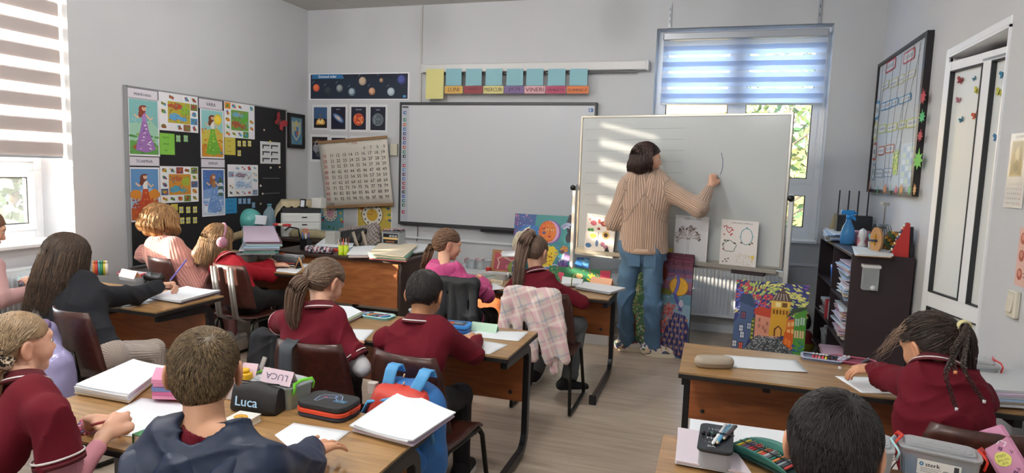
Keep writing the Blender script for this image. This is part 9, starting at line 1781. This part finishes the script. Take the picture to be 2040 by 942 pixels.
V,Q = nets(*field([Ell((0,0,.07),(.08,.05,.07),None,.02),Ell((.01,-.01,.16),(.05,.045,.05),None,.02),Ell((-.05,.0,.05),(.05,.04,.05),None,.02)],h=.007)); cc_ = np.where((V[:,2] > .1)[:,None],np.array(lin('8a2a30')),np.array(lin('8a8430'))); q = at_z(1600,690,0); tag(link('soft_toy',fast_mesh('soft_toy',V,Q,mats=[colattr('patterned_cloth',.7)],vcol=cc_),None,(.80,5.93,.0)),'red and olive soft toy on the floor between the town painting and the bookcase','toy')
mk = MB(); mk.lathe([(.03,-.02),(.07,-.02),(.07,.02),(.03,.02),(.03,-.02)],plain('black_wheel','1a1b1f',.5),(0,0,.0),18,rotm(0,90,20)); one('tape_roll','black roll resting on the soft toy by the bookcase','roll',mk,(.80,5.99,.27))
mk = MB(); mk.box((0,0,.006),(.22,.03,.012),plain('red_ruler','a82a30',.4)); q = at_z(1190,673,0); one('red_ruler','red stick lying on the floor behind the front centre desk','ruler',mk,(q[0],q[1],.0))

# ---------------- right wall ----------------
CB = empty('notice_board',(RWALL-.016,(4.97+6.36)/2,(1.405+2.50)/2),0,'black-framed notice board of paper tags and strings on the right wall','board'); L2,H2 = 6.36-4.97,1.095
mb = MB(); mb.box((0,0,0),(.024,L2-.04,H2-.04),plain('notice_white','b9c0c6',.7)); mb.build('panel',CB)
for c_,d_ in (((-.006,0,H2/2-.012),(.042,L2,.026)),((-.006,0,-H2/2+.012),(.042,L2,.026)),((-.006,L2/2-.012,0),(.04,.026,H2-.05)),((-.006,-L2/2+.022,0),(.044,.046,H2-.05))):mb = MB(); mb.box(c_,d_,plain('notice_frame','1d1a1e',.4)); mb.build('frame_rail',CB)
XR = RWALL-.031
def rtag(px0,py0,px1,py1,edge,words,lb,name='paper_tag'):
 loc,w,h = rect_right(px0,py0,px1,py1,X=XR); r = empty(name,loc,R_(-90),lb,'card'); mb = MB(); mb.prism(rrect(w,h,min(w,h)*.28,3,w/2,h/2),0,.0015,plain('edge_'+edge,edge,.6),rotm(90)); mb.prism(rrect(w*.86,h*.72,min(w,h)*.2,3,w/2,h/2),.0015,.0022,plain('tag_pale','c4cacf',.6),rotm(90)); mb.build('card',r)
 a = Art(w,h); a.text(words,.5,.5,h*.30,'4a505c',wid=w*.68); a.build('lettering',r,.6,loc=(0,-.0024,0)); return r
for args in (((1764,112,1786,148),'b04a54','REGULILE','pink-edged tag at the top left of the notice board'),((1799,92,1824,130),'b04a54','CLASEI','pink-edged tag at the top right of the notice board'),
((1755,158,1772,182),'b9b58f','RIDICĂ','first cream tag of the second row'),((1772,152,1790,178),'b9b58f','MÂNA','second cream tag of the second row'),((1790,146,1802,170),'b9b58f','CÂND','third cream tag of the second row'),((1800,136,1825,163),'b9b58f','RĂSPUNZI','fourth cream tag of the second row'),
((1741,199,1754,240),'3a7fae','FII','tall blue-edged tag at the left of the notice board'),((1755,202,1765,222),'3a7fae','CU','first blue tag of the third row'),((1763,197,1778,220),'3a7fae','ATENT','second blue tag of the third row'),((1776,193,1790,214),'3a7fae','LA','third blue tag of the third row'),((1791,184,1816,209),'3a7fae','COLEGI','wide blue tag at the right of the third row'),
((1740,243,1749,279),'b9bf6a','NU','tall yellow-edged tag on the left of the fourth row'),((1750,246,1766,267),'b9bf6a','VORBI','first yellow tag of the fourth row'),((1766,243,1788,264),'b9bf6a','NEÎNTREBAT','second yellow tag of the fourth row'),((1790,238,1806,258),'b9bf6a','ÎN','third yellow tag of the fourth row'),((1806,232,1829,256),'b9bf6a','TIMPUL OREI','wide yellow tag at the right of the fourth row'),
((1737,283,1748,320),'b0644a','AI','tall orange-edged tag of the fifth row'),((1749,290,1763,310),'b0644a','GRIJĂ','first orange tag of the fifth row'),((1763,286,1782,306),'b0644a','DE LUCRURI','second orange tag of the fifth row'),((1737,325,1744,360),'8a94a8','FII','tall grey tag at the bottom left'),((1744,336,1760,354),'8a94a8','BUN','first grey tag of the bottom row'),((1760,334,1779,353),'8a94a8','PRIETEN','second grey tag of the bottom row')):
 rtag(*args[0],args[1],args[2],args[3]+(' on the notice board' if 'notice board' not in args[3] else ''))
def gr(a):a.rect(.05,.03,.95,.97,'a9bccb'); [a.rect(.1+.28*i,.06+.15*j,.32+.28*i,.17+.15*j,('c9d4dc','b9cbb8','9ab0c8')[(i+j) % 3]) for i in range(3) for j in range(6)]
loc,w,h = rect_right(1790,282,1827,370,X=XR); poster('timetable','pale blue timetable at the bottom right of the notice board','timetable',loc,w,h,R_(-90),'b9c4cc',gr)
def gp(a):r = random.Random(2); a.rect(0,0,1,1,'9ab84a'); [a.ell(r.random(),r.random(),.012,.012,r.choice(('c8d06a','5f9a3a','d8d8a8')),n=7,up=False) for _ in range(60)]
loc,w,h = rect_right(1776,300,1791,348,X=XR); poster('green_leaflet','speckled green leaflet at the bottom of the notice board','leaflet',loc,w,h,R_(-90),'9ab84a',gp)
ST = empty('strings',(XR-.004,5.6,1.95),0,'thin dark strings criss-crossing the notice board','strings')
for k,(ya,za,yb,zb) in enumerate(((6.2,2.46,6.1,1.45),(6.05,2.46,6.25,1.5),(5.85,2.46,5.8,1.44),(5.6,2.46,5.7,1.44),(5.45,2.46,5.35,1.44),(5.3,2.47,5.6,1.5),(5.15,2.46,5.05,1.5),(5.1,2.47,5.45,1.7))):mb = MB(); mb.tube([(0,ya-5.6,za-1.95),(-.003,(ya+yb)/2-5.6+.02,(za+zb)/2-1.95),(0,yb-5.6,zb-1.95)],.001,plain('string_dark','3f3a3c',.8),5); mb.build('string',ST)
def leaf(label,px,py,s,col,grp):
 q = at_x(px,py,RWALL-.045); P_ = []
 for k in range(16):t = 2*math.pi*k/16; rr = s*(1 if k % 2 == 0 else .55)*(1.25 if k in (4,) else 1); P_.append((rr*math.cos(t),rr*math.sin(t)))
 mk = MB(); mk.prism(P_,0,.0015,plain('lf_'+col,col,.6),rotm(90)); return one('paper_leaf',label,'leaf',mk,tuple(q),(0,rng.uniform(-.5,.5),R_(-90)+rng.uniform(-.25,.25)),group=grp)
for k,(px,py,s,c,lb) in enumerate(((1839,193,.05,'b0283a','upper red paper leaf on the frame of the notice board'),(1837,233,.042,'3fae6a','green paper leaf between the two red ones on the notice board frame'),(1833,271,.038,'b0384a','lower red paper leaf on the notice board frame'),(1829,319,.065,'6fbf4a','large green paper leaf low on the notice board frame'),
(1731,375,.060,'cf7a5a','salmon paper leaf left of the bottom edge of the notice board'),(1748,380,.035,'5fa87a','first green leaf hanging under the notice board'),(1763,377,.042,'c8824a','first orange leaf hanging under the notice board'),(1774,379,.035,'5fa87a','second green leaf hanging under the notice board'),(1785,379,.032,'b85a6a','pink leaf hanging under the notice board'),(1795,378,.04,'c8924a','second orange leaf hanging under the notice board'),(1812,379,.036,'6fb47a','third green leaf hanging under the notice board'),(1822,378,.038,'c8924a','last orange leaf hanging under the notice board'))):leaf(lb,px,py,s,c,None)
# door stickers
hp_,ha_ = np.array([1.31,4.6,0.]),R_(-90+12.8); du_ = np.array([math.cos(ha_),math.sin(ha_),0]); dn_ = np.array([du_[1],-du_[0],0]); dn_ = dn_ if dn_[0] < 0 else -dn_
def on_door(px,py,off=.036):d = _ray(px,py); p0 = hp_+dn_*off; return CAMP+d*((p0-CAMP).dot(dn_)/d.dot(dn_))
for k,(px,py,s,c,lb) in enumerate(((1914,161,.030,'8f3438','dark red'),(1942,157,.016,'2f6f80','tiny teal'),(1947,181,.026,'b8b23a','yellow-green'),(1910,200,.024,'a86a7a','dusty pink'),(1944,230,.030,'b8502e','orange'),(1916,239,.022,'2f7a94','petrol blue'),(2000,149,.030,'2f7a9a','large teal'),(1992,184,.030,'b8b84a','yellow'),(1987,275,.030,'2f6fa0','blue'))):bfly('butterfly_sticker',lb+' butterfly sticker on the white door',on_door(px,py,.014),s*1.0,c,0,axis_rot=(0,R_(rng.uniform(-30,30)),ha_))
def dposter(name,label,px0,py0,px1,py1,draw,off=.013):a = on_door(px0,py1,off); b = on_door(px1,py0,off); return poster(name,label,'notice',tuple(a),math.hypot(*(b-a)[:2]),b[2]-a[2],ha_,'cfd4d6',draw,rough=.3)
dposter('door_notice','printed notice with a large V on the second door panel',1983,232,2030,318,lambda a:(a.text('V',.3,.86,a.h*.14,'3a3f44'),a.text('In',.3,.5,a.h*.12,'3a3f44'),a.text('T',.25,.2,a.h*.12,'3a3f44')))
dposter('door_sign','small framed paper sign at the top of the white door',1957,100,2022,122,lambda a:(a.rect(.02,.06,.98,.94,'9aa0a8'),a.rect(.2,.6,.8,.75,'5a606a'),a.rect(.1,.3,.9,.42,'7a808a')),.037)
# calendar, poster, switch, hook
loc,w,h = rect_right(1999,262,2052,412,X=RWALL-.006)
def cal(a):
 a.rect(.12,.42,.80,.90,'b0a487'); a.rect(.18,.45,.74,.88,'8f8468'); a.ell(.48,.70,a.w*.12,a.h*.12,'c8bc9a',wob=.15); a.ell(.45,.56,a.w*.16,a.h*.08,'6f6a58',wob=.15); a.text('OCTOMBRIE',.5,.95,a.h*.03,'8a8a90')
 for j in range(5):
  for i in range(7):a.text(str(j*7+i+1),.14+.12*i,.32-.065*j,a.h*.026,'a83a44' if i > 4 else '4a4e58')
poster('calendar','wall calendar with a sepia picture on the right wall by the door','calendar',loc,w,h,R_(-90),'d4d4d2',cal,.004,rough=.2)
loc,w,h = rect_right(2020,457,2058,566,X=RWALL-.004)
def pinkp(a):
 a.rect(0,0,1,1,'d8b0a4')
 for y in (.82,.52,.2):a.circ(.35,y,a.w*.22,'a85a48'); a.circ(.33,y+.02,a.w*.12,'c88a78'); a.rect(.62,y-.04,.95,y-.02,'8a6a64'); a.rect(.62,y+.02,.88,y+.04,'8a6a64')
poster('pink_poster','salmon pink strip poster with round pictures below the calendar','poster',loc,w,h,R_(-90),'d8b0a4',pinkp)
q = at_x(2025,606,RWALL); SWI = empty('light_switch',(RWALL,q[1],q[2]),0,'cream light switch on the right wall','switch'); mb = MB(); mb.box((-.012,0,0),(.024,.085,.12),plain('switch_cream','d0cbbb',.4),bev=.006); mb.build('plate',SWI); mb = MB(); mb.box((-.027,0,0),(.008,.05,.07),MATS['switch_cream'],rotm(0,6),bev=.002); mb.build('rocker',SWI)
